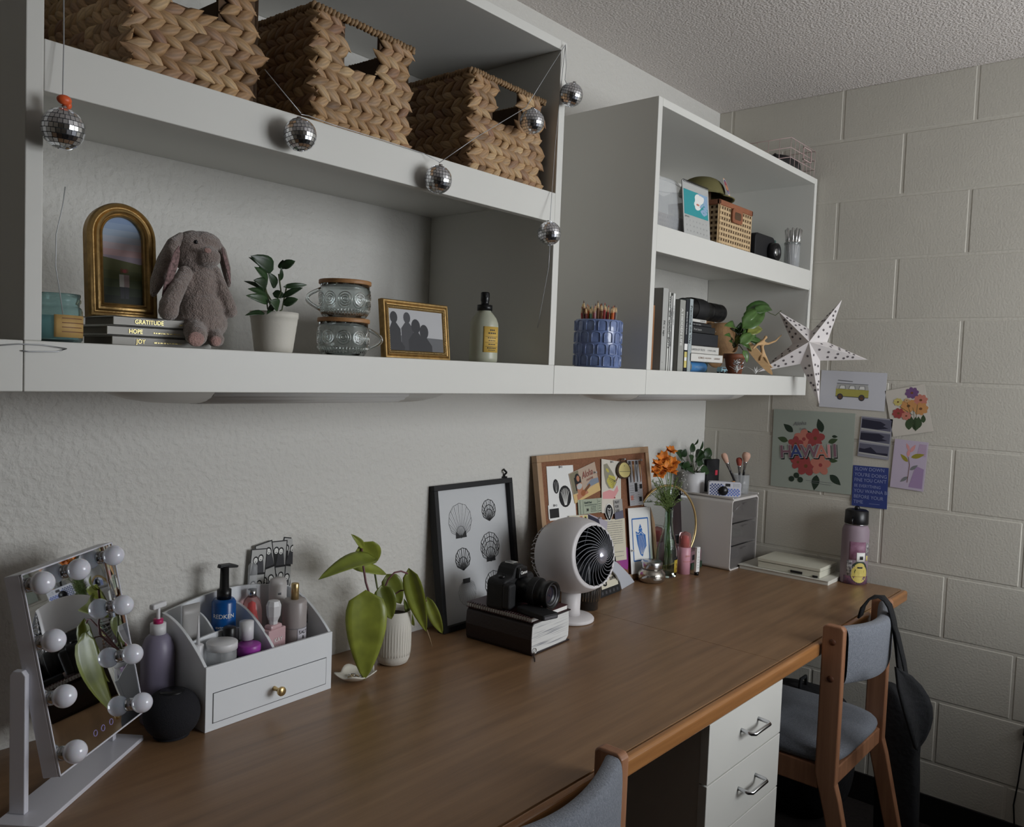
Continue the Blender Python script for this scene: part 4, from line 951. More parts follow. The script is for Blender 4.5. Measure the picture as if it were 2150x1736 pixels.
# black camera, teal tub, jar of pens
c = at(1600,515,y=-.30); t = thing('camera_black', 'black compact camera lying at the right of the upper shelf', 'camera', (c.x-.03,-.29,ZU))
t.name = 'compact_camera'; PM[t.name] = PM.get('camera_black', T(c.x-.03,-.29,ZU))
w_ = .15; B().prism(rrect(w_,.092,.018), .07, Matrix(((1,0,0,-w_/2),(0,0,-1,.035),(0,1,0,0),(0,0,0,1))), smooth=False).build('body', m_matteb, t, bevel=.004, seg=3)
B().lathe([(0,0),(.031,0),(.032,.008),(.029,.024),(.025,.026),(.022,.020),(0,.018)], 30, T(.045,-.035,.040) @ RX(PI/2)).build('lens', m_black, t)
B().lathe([(0,0),(.018,0),(.010,.006),(0,.007)], 20, T(.045,-.052,.040) @ RX(PI/2)).build('lens_glass', m_chrome, t)
B().box((-.05,-.02,.078),(-.01,.015,.086)).build('top_plate', m_chrome, t, bevel=.003)
t = thing('teal_tub', 'teal plastic tub behind the black camera on the upper shelf', 'tub', (-.085,-.21,ZU)); B().lathe([(0,0),(.055,0),(.06,.09),(.064,.092),(.064,.096),(0,.096)], 32).build('tub_body', mat('teal_plastic',(84,124,118),.4), t); B().lathe([(0,.0965),(.066,.0965),(.067,.104),(.03,.108),(0,.108)], 32).build('lid', mat('teal_plastic',(84,124,118),.4), t)
c = at(1662,545,y=-.352); rj = .026
t = thing('pen_jar', 'clear glass jar holding silver pens at the right end of the upper shelf', 'jar', (c.x,-.352,ZU)); B().lathe([(0,.001),(rj,.001),(rj,.085),(rj-.002,.085),(rj-.002,.004),(0,.004)], 32).build('jar_glass', m_acry, t); jx = c.x
B().lathe([(rj+.0004,.078),(rj+.0012,.080),(rj+.0012,.084),(rj+.0004,.086)], 32).build('rim', m_glass, t)
m_pen = mat('pewter_pen', (182,178,172), .3, .5)
for k in range(9):
    a = 2*PI*k/9; r0_, r1_ = .008, .026+.006*(k%3); L_ = .128+.008*(k%4)
    bot = Vector((jx+r0_*math.cos(a+.5),-.352+r0_*math.sin(a+.5),ZU+.005)); tip = Vector((jx+r1_*math.cos(a)*.8,-.352+r1_*math.sin(a)*.8,ZU+L_)); 
    d = (tip-bot).normalized(); tp = thing('pen', 'silver-grey pen standing in the glass jar on the upper shelf', 'pen', bot, group='pens in the glass jar', rot=d.to_track_quat('Z','Y').to_matrix().to_4x4())
    if k == 0: o1 = B().lathe([(0,0),(.0032,.004),(.0036,L_-.03),(.0032,L_-.002),(0,L_)], 10).build('barrel', m_pen, tp); o2 = B().lathe([(.0040,L_*.7),(.0042,L_*.72),(.0042,L_-.001),(0,L_+.003)], 10).build('cap', m_silver, tp)
    else:
        for o in (o1,o2): q = o.copy(); COL.objects.link(q); q.parent = tp
# wire basket on top of the small unit
m_pinkw = mat('pale_pink_wire', (188,164,160), .4)
ZW = 2.1135; y0, y1 = -.375, -.18; x0, x1 = at(1640,350,y=-.37).x, -.012; x0 = -.22
t = thing('wire_basket', 'pale pink wire basket on top of the small shelf unit', 'basket', ((x0+x1)/2,(y0+y1)/2,ZW)); b = B(); hw = .095; n = 6
for z_ in (.001,hw*.33,hw*.66,hw): b.tube([(x0,y0,ZW+z_+.001),(x1,y0,ZW+z_+.001),(x1,y1,ZW+z_+.001),(x0,y1,ZW+z_+.001),(x0,y0,ZW+z_+.001)], .0013, 5)
for i in range(n+1): x = x0+(x1-x0)*i/n; b.tube([(x,y0,ZW+hw),(x,y0,ZW+.002),(x,y1,ZW+.002),(x,y1,ZW+hw)], .001, 5)
for i in range(1,5): y = y0+(y1-y0)*i/5; b.tube([(x0,y,ZW+hw),(x0,y,ZW+.002),(x1,y,ZW+.002),(x1,y,ZW+hw)], .001, 5)
b.build('wire_grid', m_pinkw, t, world=True)
B().box((x1-.11,y0-.001,ZW+.045),(x1-.04,y0-.004,ZW+.048)).box((x1-.11,y0-.001,ZW+.085),(x1-.04,y0-.004,ZW+.088)).box((x1-.11,y0-.001,ZW+.045),(x1-.107,y0-.004,ZW+.088)).box((x1-.043,y0-.001,ZW+.045),(x1-.04,y0-.004,ZW+.088)).build('label_holder', m_pinkw, t, world=True)
R = random.Random(2)
t = thing('dark_cloth_bundle', 'dark crumpled cloth lying in the pink wire basket', 'cloth', (x0+.1,-.28,ZW+.004)); 
def lump(u,v): a = 2*PI*u; th = v*PI/2; r = 1+.18*math.sin(5*a+3*v)+.1*math.sin(9*a); return Vector((x0+.095+.08*math.cos(a)*math.cos(th)*r, -.28+.075*math.sin(a)*math.cos(th)*r, ZW+.0045+.062*math.sin(th)*(1+.15*math.sin(4*a))))
B().grid(lump, 30, 8).build('cloth_folds', mat('charcoal_cloth',(54,52,52),.9,var=.4,vscale=40,bump=.002,bscale=90), t, world=True)
# ------------------------------------------------------------------ prints on the block wall
def wallprint(label, cat, TLp, TRp, BRp, BLp, m_, group='prints taped to the block wall', name='art_print'):
    P = [at(u,v,x=-.0025) for u,v in (TLp,TRp,BRp,BLp)]
    c = sum(P, Vector())/4; wv = ((P[1]-P[0]).length+(P[2]-P[3]).length)/2; hv = ((P[3]-P[0]).length+(P[2]-P[1]).length)/2
    U = ((P[1]-P[0])+(P[2]-P[3])).normalized(); V = ((P[0]-P[3])+(P[1]-P[2])).normalized()
    M = frame(c-U*wv/2-V*hv/2, U, V)
    t = thing(name, label, cat, c, group=group)
    PM[t.name] = T(*c); B().box((0,0,0),(wv,hv,.0007), M=M).build('paper', m_, t, world=True)
    return t, Print(M @ T(0,0,.0007), .0002), wv, hv
t, pr, w_, h = wallprint('white card with a small yellow camper van painting, beside the star', 'print', (1722,776),(1861,784),(1856,863),(1720,854), mat('cool_white_card',(204,205,212),.7))
cx, cy = w_*.50, h*.50; vw, vh = w_*.50, h*.20
pr.p([(cx-vw/2,cy-vh*.9),(cx+vw/2,cy-vh*.9),(cx+vw/2,cy+vh*.1),(cx-vw/2,cy+vh*.1)], flat('van_yellow',(170,164,84))).p([(cx-vw/2,cy+vh*.1),(cx+vw/2,cy+vh*.1),(cx+vw*.46,cy+vh*.8),(cx-vw*.46,cy+vh*.8)], K['lgrey'])
for k in range(3): x = cx-vw*.42+k*vw*.30; pr.p([(x,cy+vh*.1),(x+vw*.22,cy+vh*.1),(x+vw*.20,cy+vh*.62),(x+.004,cy+vh*.62)], K['grey']).p([(x+.003,cy+vh*.15),(x+vw*.2,cy+vh*.15),(x+vw*.18,cy+vh*.56),(x+.006,cy+vh*.56)], K['white'])
pr.ln([(cx-vw*.48,cy+vh*.84),(cx+vw*.48,cy+vh*.84)], .0015, K['dgrey']).ln([(cx-vw*.45,cy+vh*1.25),(cx-.0,cy+vh*1.15)], .003, K['grey']).ln([(cx-vw/2,cy-vh*.9),(cx+vw/2,cy-vh*.9)], .002, K['dgrey'])
for k in (-.36,.30): pr.p(ell(cx+vw*k,cy-vh*.95,.0105,.011,14), K['dgrey']).p(ell(cx+vw*k,cy-vh*.95,.006,.006,12), K['brown'])
pr.build('van_painting', t)
t, pr, w_, h = wallprint('large pale green print reading HAWAII with red and coral flowers', 'print', (1627,856),(1796,871),(1788,1036),(1617,1022), mat('pale_sage_print',(158,166,156),.6))
for a,c_,r_,rt_,col in ((.38,.72,.035,0,'dgreen'),(.62,.74,.05,1.9,'dgreen'),(.74,.70,.02,0,'dgreen'),(.26,.72,.045,2.5,'dgreen'),(.20,.60,.04,2.9,'green'),(.70,.62,.035,.4,'green'),(.58,.20,.055,-1.7,'dgreen'),(.74,.22,.05,-.7,'dgreen'),(.72,.40,.03,0,'green')):
    pr.p(petal(w_*a,h*c_,r_,r_*.5,rt_), K[col])
def flower(x, y, r, col, col2):
    for k in range(5): a = 2*PI*k/5+.3; pr.p(ell(x+r*.55*math.cos(a),y+r*.55*math.sin(a),r*.55,r*.42,10,a), K[col])
    pr.p(ell(x,y,r*.2,r*.2,8), K[col2])
for a,c_,r_,c1,c2 in ((.40,.64,.034,'coral','red'),(.54,.66,.032,'red','brown'),(.30,.57,.026,'red','brown'),(.44,.30,.034,'red','brown'),(.62,.33,.034,'coral','red'),(.34,.34,.026,'red','brown')): flower(w_*a,h*c_,r_,c1,c2)
for k,chh in enumerate('HAWAII'):
    x = w_*(.11+[0,.135,.265,.45,.585,.655][k]); y = h*(.38+.014*k); pr.text(chh, x+.003, y-.004, .062, K['black'], bold=.0030, rot=.10, lift=.0010)
    pr.text(chh, x, y, .062, K['lgrey'], bold=.0030, rot=.10, lift=.0013); pr.text(chh, x, y, .062, [K['mauve'],K['navy'],K['mauve'],K['coral'],K['pink'],K['mauve']][k], bold=.0012, rot=.10, lift=.0016)
pr.text('Aloha', w_*.26, h*.80, .020, K['grey'], rot=.15, shear=.3).text('from', w_*.34, h*.75, .012, K['grey'], rot=.15, shear=.3)
for a,c_ in ((.33,.17),(.27,.12),(.38,.12)): pr.p(ell(w_*a,h*c_,.010,.010,12), K['dgreen'])
pr.ln([(w_*.45,h*.12),(w_*.78,h*.12)], .0012, K['grey']).ln([(w_*.5,h*.10),(w_*.76,h*.09)], .0012, K['grey'])
pr.build('hawaii_artwork', t)
t, pr, w_, h = wallprint('strip of three black and white wave photographs above the blue card', 'print', (1806,873),(1871,880),(1866,966),(1800,957), mat('grey_photo_paper',(150,150,160),.5))
dn = flat('dusk_navy',(38,38,56)); md = flat('dusk_grey',(96,96,112))
for k,(z0,z1) in enumerate(((.66,.97),(.36,.63),(.06,.33))):
    pr.p([(w_*.03,h*z0),(w_*.97,h*z0),(w_*.97,h*z1),(w_*.03,h*z1)], md)
    pts = [(w_*.03,h*(z1-.04)),(w_*.03,h*(z0+.06)),(w_*.55,h*(z0+.05)),(w_*.90,h*(z0+.10)),(w_*.72,h*(z0+.14)),(w_*.80,h*(z0+.19)),(w_*.62,h*(z0+.25))] if k < 2 else [(w_*.03,h*(z0+.15)),(w_*.03,h*(z0+.05)),(w_*.5,h*z0),(w_*.95,h*(z0+.03)),(w_*.95,h*(z0+.09)),(w_*.6,h*(z0+.08)),(w_*.4,h*(z0+.2)),(w_*.2,h*(z0+.14))]
    pr.p(pts, dn).p([(w_*.03,h*(z0+.005)),(w_*.97,h*(z0+.0)),(w_*.97,h*(z0+.03)),(w_*.03,h*(z0+.05))], K['lgrey'])
pr.build('wave_photos', t)
t, pr, w_, h = wallprint('royal blue card with the handwritten words SLOW DOWN YOU\'RE DOING FINE', 'print', (1794,977),(1868,982),(1862,1070),(1788,1060), mat('royal_blue_card',(52,66,128),.6))
lt = flat('chalk_blue',(150,160,200))
for k,s in enumerate(('SLOW DOWN','YOU\'RE DOING','FINE YOU CAN\'T','BE EVERYTHING','YOU WANNA BE','BEFORE YOUR','TIME')): pr.text(s, w_*.05, h*(.88-k*.135), .0165 if k != 3 else .0145, lt, sx=.9 if k not in (2,3) else .82, rot=.01*(-1)**k)
pr.ln([(w_*.5,h*.09),(w_*.8,h*.09)], .001, lt); pr.build('lettering', t)
t, pr, w_, h = wallprint('cream watercolour of orange, yellow and purple flowers, the top right print', 'print', (1862,820),(1951,805),(1957,905),(1878,917), mat('warm_white_card',(204,198,188),.7))
for a,c_,r_ in ((.58,.18,.03),(.66,.22,.026),(.42,.22,.028),(.80,.32,.018),(.5,.3,.02)): pr.p(petal(w_*a,h*(c_-.12),r_*1.5,r_*.8,1.4), K['green'])
for a,c_,e_ in ((.50,.05,.70),(.62,.05,.55),(.38,.12,.50),(.74,.1,.6),(.3,.4,.62)): pr.ln([(w_*.58,h*c_),(w_*a,h*e_)], .0012, K['green'])
for a,c_,r_,col in ((.66,.86,.022,'purple'),(.84,.68,.022,'coral'),(.52,.60,.026,'orange'),(.80,.50,.024,'orange'),(.28,.72,.015,'yellow'),(.24,.48,.020,'magenta'),(.42,.40,.016,'coral'),(.50,.72,.008,'tan')):
    x, y = w_*a, h*c_; cc_ = K[col] if col != 'magenta' else K['red']
    for k in range(8): an = 2*PI*k/8; pr.p(ell(x+r_*.5*math.cos(an),y+r_*.4*math.sin(an),r_*.5,r_*.33,8,an), cc_)
    pr.p(ell(x,y,r_*.22,r_*.18,8), K['brown'])
pr.build('flower_painting', t)
t, pr, w_, h = wallprint('lilac watercolour of a pink lily stem below the orange flowers', 'print', (1873,918),(1944,931),(1938,1030),(1869,1024), mat('lilac_card',(190,178,196),.7))
pr.p([(w_*.55,h*.05),(w_*.95,h*.05),(w_*.95,h*.45),(w_*.7,h*.5)], flat('lilac_wash',(160,136,172))).p([(w_*.7,h*.7),(w_*.96,h*.7),(w_*.96,h*.95),(w_*.75,h*.95)], flat('pink_wash',(178,156,180)))
pr.ln([(w_*.5,h*.14),(w_*.52,h*.5),(w_*.46,h*.66)], .0015, K['brown']); g2 = K['green']; yl_ = flat('olive_petal',(150,140,50))
for x,y,r_,rt_,cc_ in ((.54,.66,.042,.35,yl_),(.46,.56,.034,2.4,yl_),(.54,.40,.030,.7,K['grey']),(.5,.26,.030,3.9,K['grey']),(.44,.66,.028,1.5,K['pink']),(.5,.76,.03,1.1,K['pink']),(.46,.8,.024,2.0,K['pink'])): pr.p(petal(w_*x,h*y,r_,r_*.36,rt_), cc_)
pr.build('lily_painting', t)
# ------------------------------------------------------------------ vanity mirror with bulbs
def onpl(u, v, O, N):
    o_ = at(u,v,z=0); d = (o_-CAM).normalized(); return CAM + d*((Vector(O)-CAM).dot(N)/d.dot(N))
m_vw = mat('white_lacquer', (206,206,214), .3)
m_mirror = mat('mirror_glass', (214,218,220), .015, 1)
m_bulb = mat('frosted_bulb', (222,224,234), .18, sss=.2, coat=.5)
m_touch = mat('pale_violet_ring', (150,140,200), .4)
th_ = .21; Uv = Vector((math.cos(math.radians(36)), math.sin(math.radians(36)), 0)); nv = Vector((-Uv.y, Uv.x, 0))
Vv = Vector((0,0,math.cos(th_))) + nv*math.sin(th_); O_ = Vector((-2.4252,-.2877,.812)); Nv = Uv.cross(Vv)
t = thing('vanity_mirror', 'white tabletop vanity mirror ringed with round frosted bulbs at the desk left', 'mirror', (-2.36,-.2,DZ))
MM = frame(O_, Uv, Vv); Wm, Hm = .2284, .294
B().box((0,0,-.026),(Wm,Hm,-.001), M=MM).build('housing', m_vw, t, world=True, bevel=.002)
b = B()
for a,c in (((0,0),(Wm,.0022)),((0,Hm-.0022),(Wm,Hm)),((0,0),(.0022,Hm)),((Wm-.0022,0),(Wm,Hm))): b.box((*a,-.001),(*c,.0012), M=MM)
b.build('frame', m_vw, t, world=True)
B().box((.0022,.0022,-.001),(Wm-.0022,Hm-.0022,.0004), M=MM).build('mirror_glass', m_mirror, t, world=True)
MI = MM.inverted()
for u,v in ((77,1228),(99,1351),(121,1470),(145,1587),(165,1195),(238,1166),(258,1270),(278,1373),(298,1475)):
    q = MI @ onpl(u,v,O_+Nv*.021,Nv); q.x = min(max(q.x,.0125),Wm-.0125); q.y = min(max(q.y,.018),Hm-.016)
    bb = B().lathe([(0,.004)]+[(.0165*math.sin(a), .0215-.0165*math.cos(a)) for a in [.45+(PI-.45)*i/14 for i in range(14)]]+[(0,.038)], 26, MM @ T(q.x,q.y,0)).build('bulb', m_bulb, t, world=True)
    B().lathe([(.0105,.0005),(.0100,.006),(.0085,.0075)], 20, MM @ T(q.x,q.y,0)).build('socket', m_chrome, bb, world=True)
b = B()
for u,v in ((200,1539),(216,1528),(233,1515)):
    q = MI @ onpl(u,v,O_,Nv); b.tube([MM @ Vector((q.x+.0045*math.cos(a), q.y+.0045*math.sin(a), .0006)) for a in [2*PI*i/16 for i in range(17)]], .0005, 5)
b.build('touch_button', m_touch, t, world=True)
P0 = Vector((-2.4557,-.3025,DZ)); P1 = Vector((-2.2242,-.1242,DZ)); Ub = (P1-P0).normalized(); Lb = (P1-P0).length; Mb = frame(P0, Ub, (0,0,1)); 
Mb = Matrix(((Ub.x,-Ub.y,0,P0.x),(Ub.y,Ub.x,0,P0.y),(0,0,1,DZ),(0,0,0,1)))
B().prism(rrect(Lb,.068,.006), .007, Mb).build('base_plate', m_vw, t, world=True, bevel=.001)
for x in (.026, Lb-.030): B().prism([(0,.007),(.023,.007),(.023,.207),(.018,.214),(.005,.214),(0,.207)], .010, Mb @ Matrix(((0,0,1,x),(1,0,0,.040),(0,1,0,0),(0,0,0,1)))).build('support_arm', m_vw, t, world=True, bevel=.0012)
# ------------------------------------------------------------------ lotion, speaker
m_pur = mat('dusty_purple_bottle', (128,122,142), .4); m_magenta = mat('magenta_ring', (176,36,96), .4)
c = at(329,1512,z=DZ); q = pm(c); t = thing('pump_bottle', 'tall dusty purple pump bottle between the mirror and the organizer', 'bottle', c)
h0 = at(329,1330,y=c.y).z-DZ; h1 = at(329,1304,y=c.y).z-DZ; h2 = at(329,1262,y=c.y).z-DZ
B().lathe([(0,0),(.027,0),(.029,.003),(.0295,h0-.045),(.028,h0-.025),(.022,h0-.008),(.0145,h0),(0,h0)], 36).build('bottle', m_pur, t)
B().lathe([(0,h0-.001),(.0140,h0-.001),(.0135,h1-.004),(0,h1-.004)], 28).build('collar', m_white, t)
B().lathe([(0,h1-.004),(.0085,h1-.004),(.0085,h1+.004),(0,h1+.004)], 24).build('pink_ring', m_magenta, t)
b = B().lathe([(0,h1),(.0032,h1),(.0032,h2-.012),(0,h2-.012)], 14); b.box((-.018,-.006,h2-.013),(.016,.006,h2-.003)); b.build('pump_head', m_white, t, bevel=.003, seg=3).rotation_euler = (0,0,.4)
t2 = Print(PM[t.name] @ T(0,0,0)); 
c = at(360,1545,z=DZ); t = thing('smart_speaker', 'round black fabric speaker with a flat top beside the organizer', 'speaker', (c.x,c.y,DZ))
m_mesh = mat('black_knit_fabric', (24,24,30), .9, bump=.0012, bscale=500, stretch=(1,1,2))
r = .0475; h = .084; prof = [(0,0),(.022,0),(.030,.003)] + [(r*math.cos(a)**.8, h/2+ (h/2+.0)*math.sin(a)) for a in [-1.15+2.2*i/18 for i in range(19)]] + [(.020,h-.0035)]
B().lathe(prof, 48).build('speaker_body', m_mesh, t); B().lathe([(0,h-.0045),(.020,h-.0045),(.0206,h-.0025),(0,h-.0025)], 36).build('touch_top', m_black, t)
# ------------------------------------------------------------------ white desk organizer
c0 = Vector((-2.1408,-.1759,DZ)); rzo = math.atan2(.0161,.2856); Wo, Do, Hf, Hb_ = .2860, .150, .118, .186
m_org = mat('matte_white_organizer', (222,225,228), .45)
t = thing('desk_organizer', 'white desk organizer with curved dividers and a drawer with a gold knob', 'organizer', c0, rzo); Mo = PM[t.name]
B().box((0,0,0),(Wo,.006,Hf)).build('front_panel', m_org, t, bevel=.001)
def sidep(hf, hb, d0, d1):
    pts = [(d0,.0),(d1,.0),(d1,hb)]
    for i in range(1,13): f_ = i/12; pts.append((d1+(d0-d1)*f_, hf+(hb-hf)*math.cos(f_*PI/2)**.9))
    return pts
def panel(name, x, hf, hb, d0, d1, z0=0, th=.006):
    pts = [(a, max(z,z0)) for a,z in sidep(hf,hb,d0,d1)]
    return B().prism(pts, th, Matrix(((0,0,1,x),(1,0,0,0),(0,1,0,0),(0,0,0,1)))).build(name, m_org, t, bevel=.0008)
panel('side_panel', 0, Hf, Hb_, .006, Do); panel('side_panel', Wo-.006, Hf, Hb_, .006, Do)
n = 16; pts = [(0,0),(Wo,0)] + [(Wo-Wo*i/n, Hb_+.022*math.sin(PI*i/n)) for i in range(n+1)]
B().prism(pts, .006, Matrix(((1,0,0,0),(0,0,-1,Do),(0,1,0,0),(0,0,0,1)))).build('back_panel', m_org, t, bevel=.0008)
ZF = .079
B().box((.006,.006,ZF-.004),(Wo-.006,Do-.006,ZF)).box((.006,.006,0),(Wo-.006,Do-.006,.004)).build('compartment_floor', m_org, t)
XM = .148
panel('divider', XM, Hf-.008, Hb_-.006, .006, Do-.006, ZF)
YM = .072; pts = [(.006,ZF),(XM,ZF)] + [(XM-(XM-.006)*i/12, .140+.012*math.sin(PI*i/12*.9+.2)) for i in range(13)]
B().prism(pts, .005, Matrix(((1,0,0,0),(0,0,-1,YM+.005),(0,1,0,0),(0,0,0,1)))).build('divider', m_org, t, bevel=.0008)
panel('divider', .068, .140, Hb_-.01, YM+.005, Do-.006, ZF, .004)
dr = B().box((.0155,-.0012,.0145),(Wo-.0155,.004,.0675)).build('drawer_front', m_org, t, bevel=.0006)
b = B()
for a,c in (((.0142,-.0002,.0132),(Wo-.0142,.0005,.0144)),((.0142,-.0002,.0676),(Wo-.0142,.0005,.0688)),((.0142,-.0002,.0132),(.0154,.0005,.0688)),((Wo-.0154,-.0002,.0132),(Wo-.0142,.0005,.0688))): b.box(a,c)
b.build('drawer_gap', K['dgrey'], dr)
B().lathe([(0,0),(.0045,0),(.0042,.004),(.0035,.008),(.0040,.016),(.0085,.020),(.0090,.024),(.008,.026),(0,.0265)], 28, T(Wo*.5+.002,-.0012,.041) @ RX(PI/2)).build('drawer_knob', m_goldlt, dr)
def oz(u, v, yy):   # point inside organizer at local depth yy showing at u,v
    N = Vector((-math.sin(rzo), math.cos(rzo), 0)); return onpl(u, v, c0+N*yy, N)
ZFW = DZ+ZF+.0004
def inorg(name, label, cat, u, vtop, yy, rz=0, group=None):
    p = oz(u, vtop, yy); t_ = thing(name, label, cat, (p.x,p.y,ZFW), rz, group); return t_, p.z-ZFW, pm(p)
m_bluepl = mat('deep_blue_translucent', (20,92,168), .25, trans=.15, var=.35, vscale=25)
tt, H_, q = inorg('pump_bottle','bright blue pump bottle with a black pump and white REDKEN lettering','bottle',472,1184,.112)
r = 24.5*q; hb = H_*.64
B().lathe([(0,0),(r-.002,0),(r,.003),(r,hb-.006),(r-.004,hb),(.011,hb),(0,hb)], 36).build('bottle', m_bluepl, tt)
B().lathe([(0,hb),(.0135,hb),(.0135,hb+.018),(.009,hb+.020),(.008,H_-.004),(0,H_-.004)], 28).build('pump_collar', m_black, tt)
B().prism([(-.014,H_-.006),(.026,H_-.010),(.028,H_-.006),(.012,H_),(-.012,H_+.001)], .010, Matrix(((1,0,0,0),(0,0,-1,.005),(0,1,0,0),(0,0,0,1)))).build('pump_head', m_black, tt, bevel=.0015)
def wrap_text(tt, s, r, z, size, a0, m_, name='lettering', bold=.0001):
    pr = Print(Matrix()); pr.text(s, 0, 0, size, m_, bold=bold, align='CENTER'); b = B()
    vs = [(( r+.0004)*math.sin(v.x/r+a0), -(r+.0004)*math.cos(v.x/r+a0), z+v.y) for v in pr.b.v]; b.add(vs, pr.b.f); return b.build(name, m_, tt)
def wrap_patch(tt, r, z0, z1, a0, a1, m_, name='label_patch', off=.0003):
    return B().grid(lambda u,v: Vector(((r+off)*math.sin(a0+(a1-a0)*u), -(r+off)*math.cos(a0+(a1-a0)*u), z0+(z1-z0)*v)), 12, 1).build(name, m_, tt, solid=.0002)
CA = lambda p: math.atan2(-(CAM.x-p[0]), (CAM.y-p[1]))   # not used for shading; picks the side that carries a label
la = -.55
wrap_text(tt, 'REDKEN', r, hb*.72, .0115, la, K['white']); wrap_text(tt, 'extreme', r, hb*.55, .009, la, K['white']); wrap_text(tt, 'anti-snap', r, hb*.46, .0065, la, K['white']); wrap_text(tt, 'leave-in', r, hb*.38, .0045, la, K['white'])
tt, H_, q = inorg('serum_bottle','clear frosted bottle with red serum and a clear pump cap','bottle',531,1183,.125); r = 21*q; hb = H_*.62
m_redl = mat('red_liquid', (226,84,84), .4, sss=.2); m_pinkg = mat('pink_tinted_plastic', (236,196,194), .15, trans=.88, ior=1.2)
B().lathe([(0,0),(r-.002,0),(r,.004),(r,hb*.72),(r*.8,hb*.92),(.009,hb),(0,hb)], 30).build('bottle', m_pinkg, tt); B().lathe([(0,.012),(r*.62,.012),(r*.66,hb*.4),(r*.3,hb*.86),(0,hb*.9)], 24).build('serum', m_redl, tt)
B().lathe([(0,hb-.002),(.0085,hb-.002),(.0085,hb+.014),(0,hb+.014)], 22).build('silver_collar', m_chrome, tt); B().lathe([(0,hb+.014),(.0095,hb+.014),(.009,H_-.004),(.006,H_),(0,H_)], 22).build('cap', m_acry, tt)
tt, H_, q = inorg('deodorant_stick','frosted white oval stick bottle at the back of the organizer','bottle',584,1212,.118); r = 20.5*q
b = B().lathe([(0,0),(r-.002,0),(r,.004),(r,H_*.68),(r*.98,H_*.70),(r*.98,H_*.9),(r*.85,H_*.98),(r*.5,H_),(0,H_)], 32); ob = b.build('stick_body', mat('milky_plastic',(206,202,200),.35,trans=.15), tt); ob.scale = (1,.7,1)
wrap_patch(tt, r*.72, H_*.76, H_*.79, -.9, -.1, K['grey'])
tt, H_, q = inorg('perfume_bottle','pale pink square perfume bottle with a faceted white cap and KAYALI lettering','perfume',575,1260,.046,.25); w_ = .048; hb = H_*.60
m_pkb = mat('pale_pink_bottle', (196,162,166), .3)
b = B().prism([(-w_/2+.0,-.0115),(w_/2-.0,-.0115),(w_/2,-.009),(w_/2,.009),(w_/2-.002,.0115),(-w_/2+.002,.0115),(-w_/2,.009),(-w_/2,-.009)], hb-.008); n_ = len(b.v)
b.build('bottle', m_pkb, tt, bevel=.004, seg=3); B().box((-w_/2+.008,-.010,hb-.010),(w_/2-.008,.010,hb)).build('shoulder', m_pkb, tt, bevel=.004)
B().lathe([(0,hb),(.008,hb),(.0085,hb+.006),(.013,hb+.016),(.0145,H_-.010),(.011,H_-.001),(0,H_)], 8, smooth=False).build('faceted_cap', m_white, tt)
pr = Print(PM[tt.name] @ frame((-w_/2,-.0115,0),(1,0,0),(0,0,1))); pr.text('KAY', .014, .036, .012, K['white']).text('ALI', .015, .022, .012, K['white']); pr.build('lettering', tt)
tt, H_, q = inorg('spray_bottle','grey body spray bottle with a tall gold cap, SALT & STONE label','bottle',620,1224,.062); r = 25*q; hb = H_*.76; m_tau = mat('taupe_grey_bottle', (158,150,148), .35)
B().lathe([(0,0),(r-.002,0),(r,.003),(r,hb-.005),(r-.003,hb),(0,hb)], 36).build('bottle', m_tau, tt); B().lathe([(0,hb),(.0078,hb),(.0078,H_-.001),(.007,H_),(0,H_)], 24).build('gold_cap', m_goldlt, tt)
B().lathe([(r+.0003,hb*.46),(r+.0003,hb*.47)], 36).build('seam_line', K['grey'], tt, solid=.0003)
wrap_patch(tt, r, .004, hb*.46, -.35, .75, mat('lavender_white_label',(196,192,200),.5))
for k,s in enumerate(('SALT','&','STONE')): wrap_text(tt, s, r+.0004, hb*(.36-.10*k), .0095, .2, K['black'])
tt, H_, q = inorg('makeup_tube','slim silver tube at the right end of the organizer','tube',648,1271,.075); B().lathe([(0,0),(.0065,0),(.0065,H_*.55),(0,H_*.55)], 18).build('tube', m_acry, tt); B().lathe([(0,H_*.55),(.0058,H_*.55),(.0058,H_),(0,H_)], 18).build('cap', m_silver, tt)
tt, H_, q = inorg('cream_tube','grey cream tube standing upside down at the organizer back left','tube',402,1268,.110,.1)
pts_ = []; b = B().grid(lambda u,v: Vector((.0185*math.cos(2*PI*u)*(1-.02*v), (.011*(1-v)+.001)*math.sin(2*PI*u), .012+v*(H_-.012))), 24, 6, closed_u=True); b.build('tube', mat('grey_tube',(150,148,146),.4), tt, solid=.001); B().lathe([(0,0),(.011,0),(.012,.012),(0,.012)], 20).build('cap', m_white, tt)
tt, H_, q = inorg('dropper_bottle','small green-tinted clear bottle with a white pointed nozzle','bottle',417,1292,.052); 
m_grg = mat('pale_green_clear', (150,196,172), .1, trans=.7, ior=1.3); hb = .030
B().lathe([(0,0),(.015,0),(.016,.003),(.016,hb-.008),(.010,hb),(0,hb)], 24).build('bottle', m_grg, tt); B().lathe([(0,hb),(.0105,hb),(.0105,hb+.034),(.008,hb+.036),(0,hb+.036)], 20).build('cap', m_white, tt); B().lathe([(0,hb+.036),(.0035,hb+.036),(.0008,H_),(0,H_)], 10).build('nozzle', m_white, tt)
tt, H_, q = inorg('cream_jar','small jar with a flat white lid in the front of the organizer','jar',466,1346,.034); r = 32*q
B().lathe([(0,0),(r*.9,0),(r*.94,.003),(r*.94,H_-.013),(0,H_-.013)], 36).build('jar', m_acry, tt); B().lathe([(0,H_-.013),(r,H_-.013),(r,H_-.001),(r-.001,H_),(0,H_)], 40).build('lid', m_white, tt)
tt, H_, q = inorg('balm_jar','low jar with a bright purple lid in the front of the organizer','jar',523,1351,.034); r = 24*q
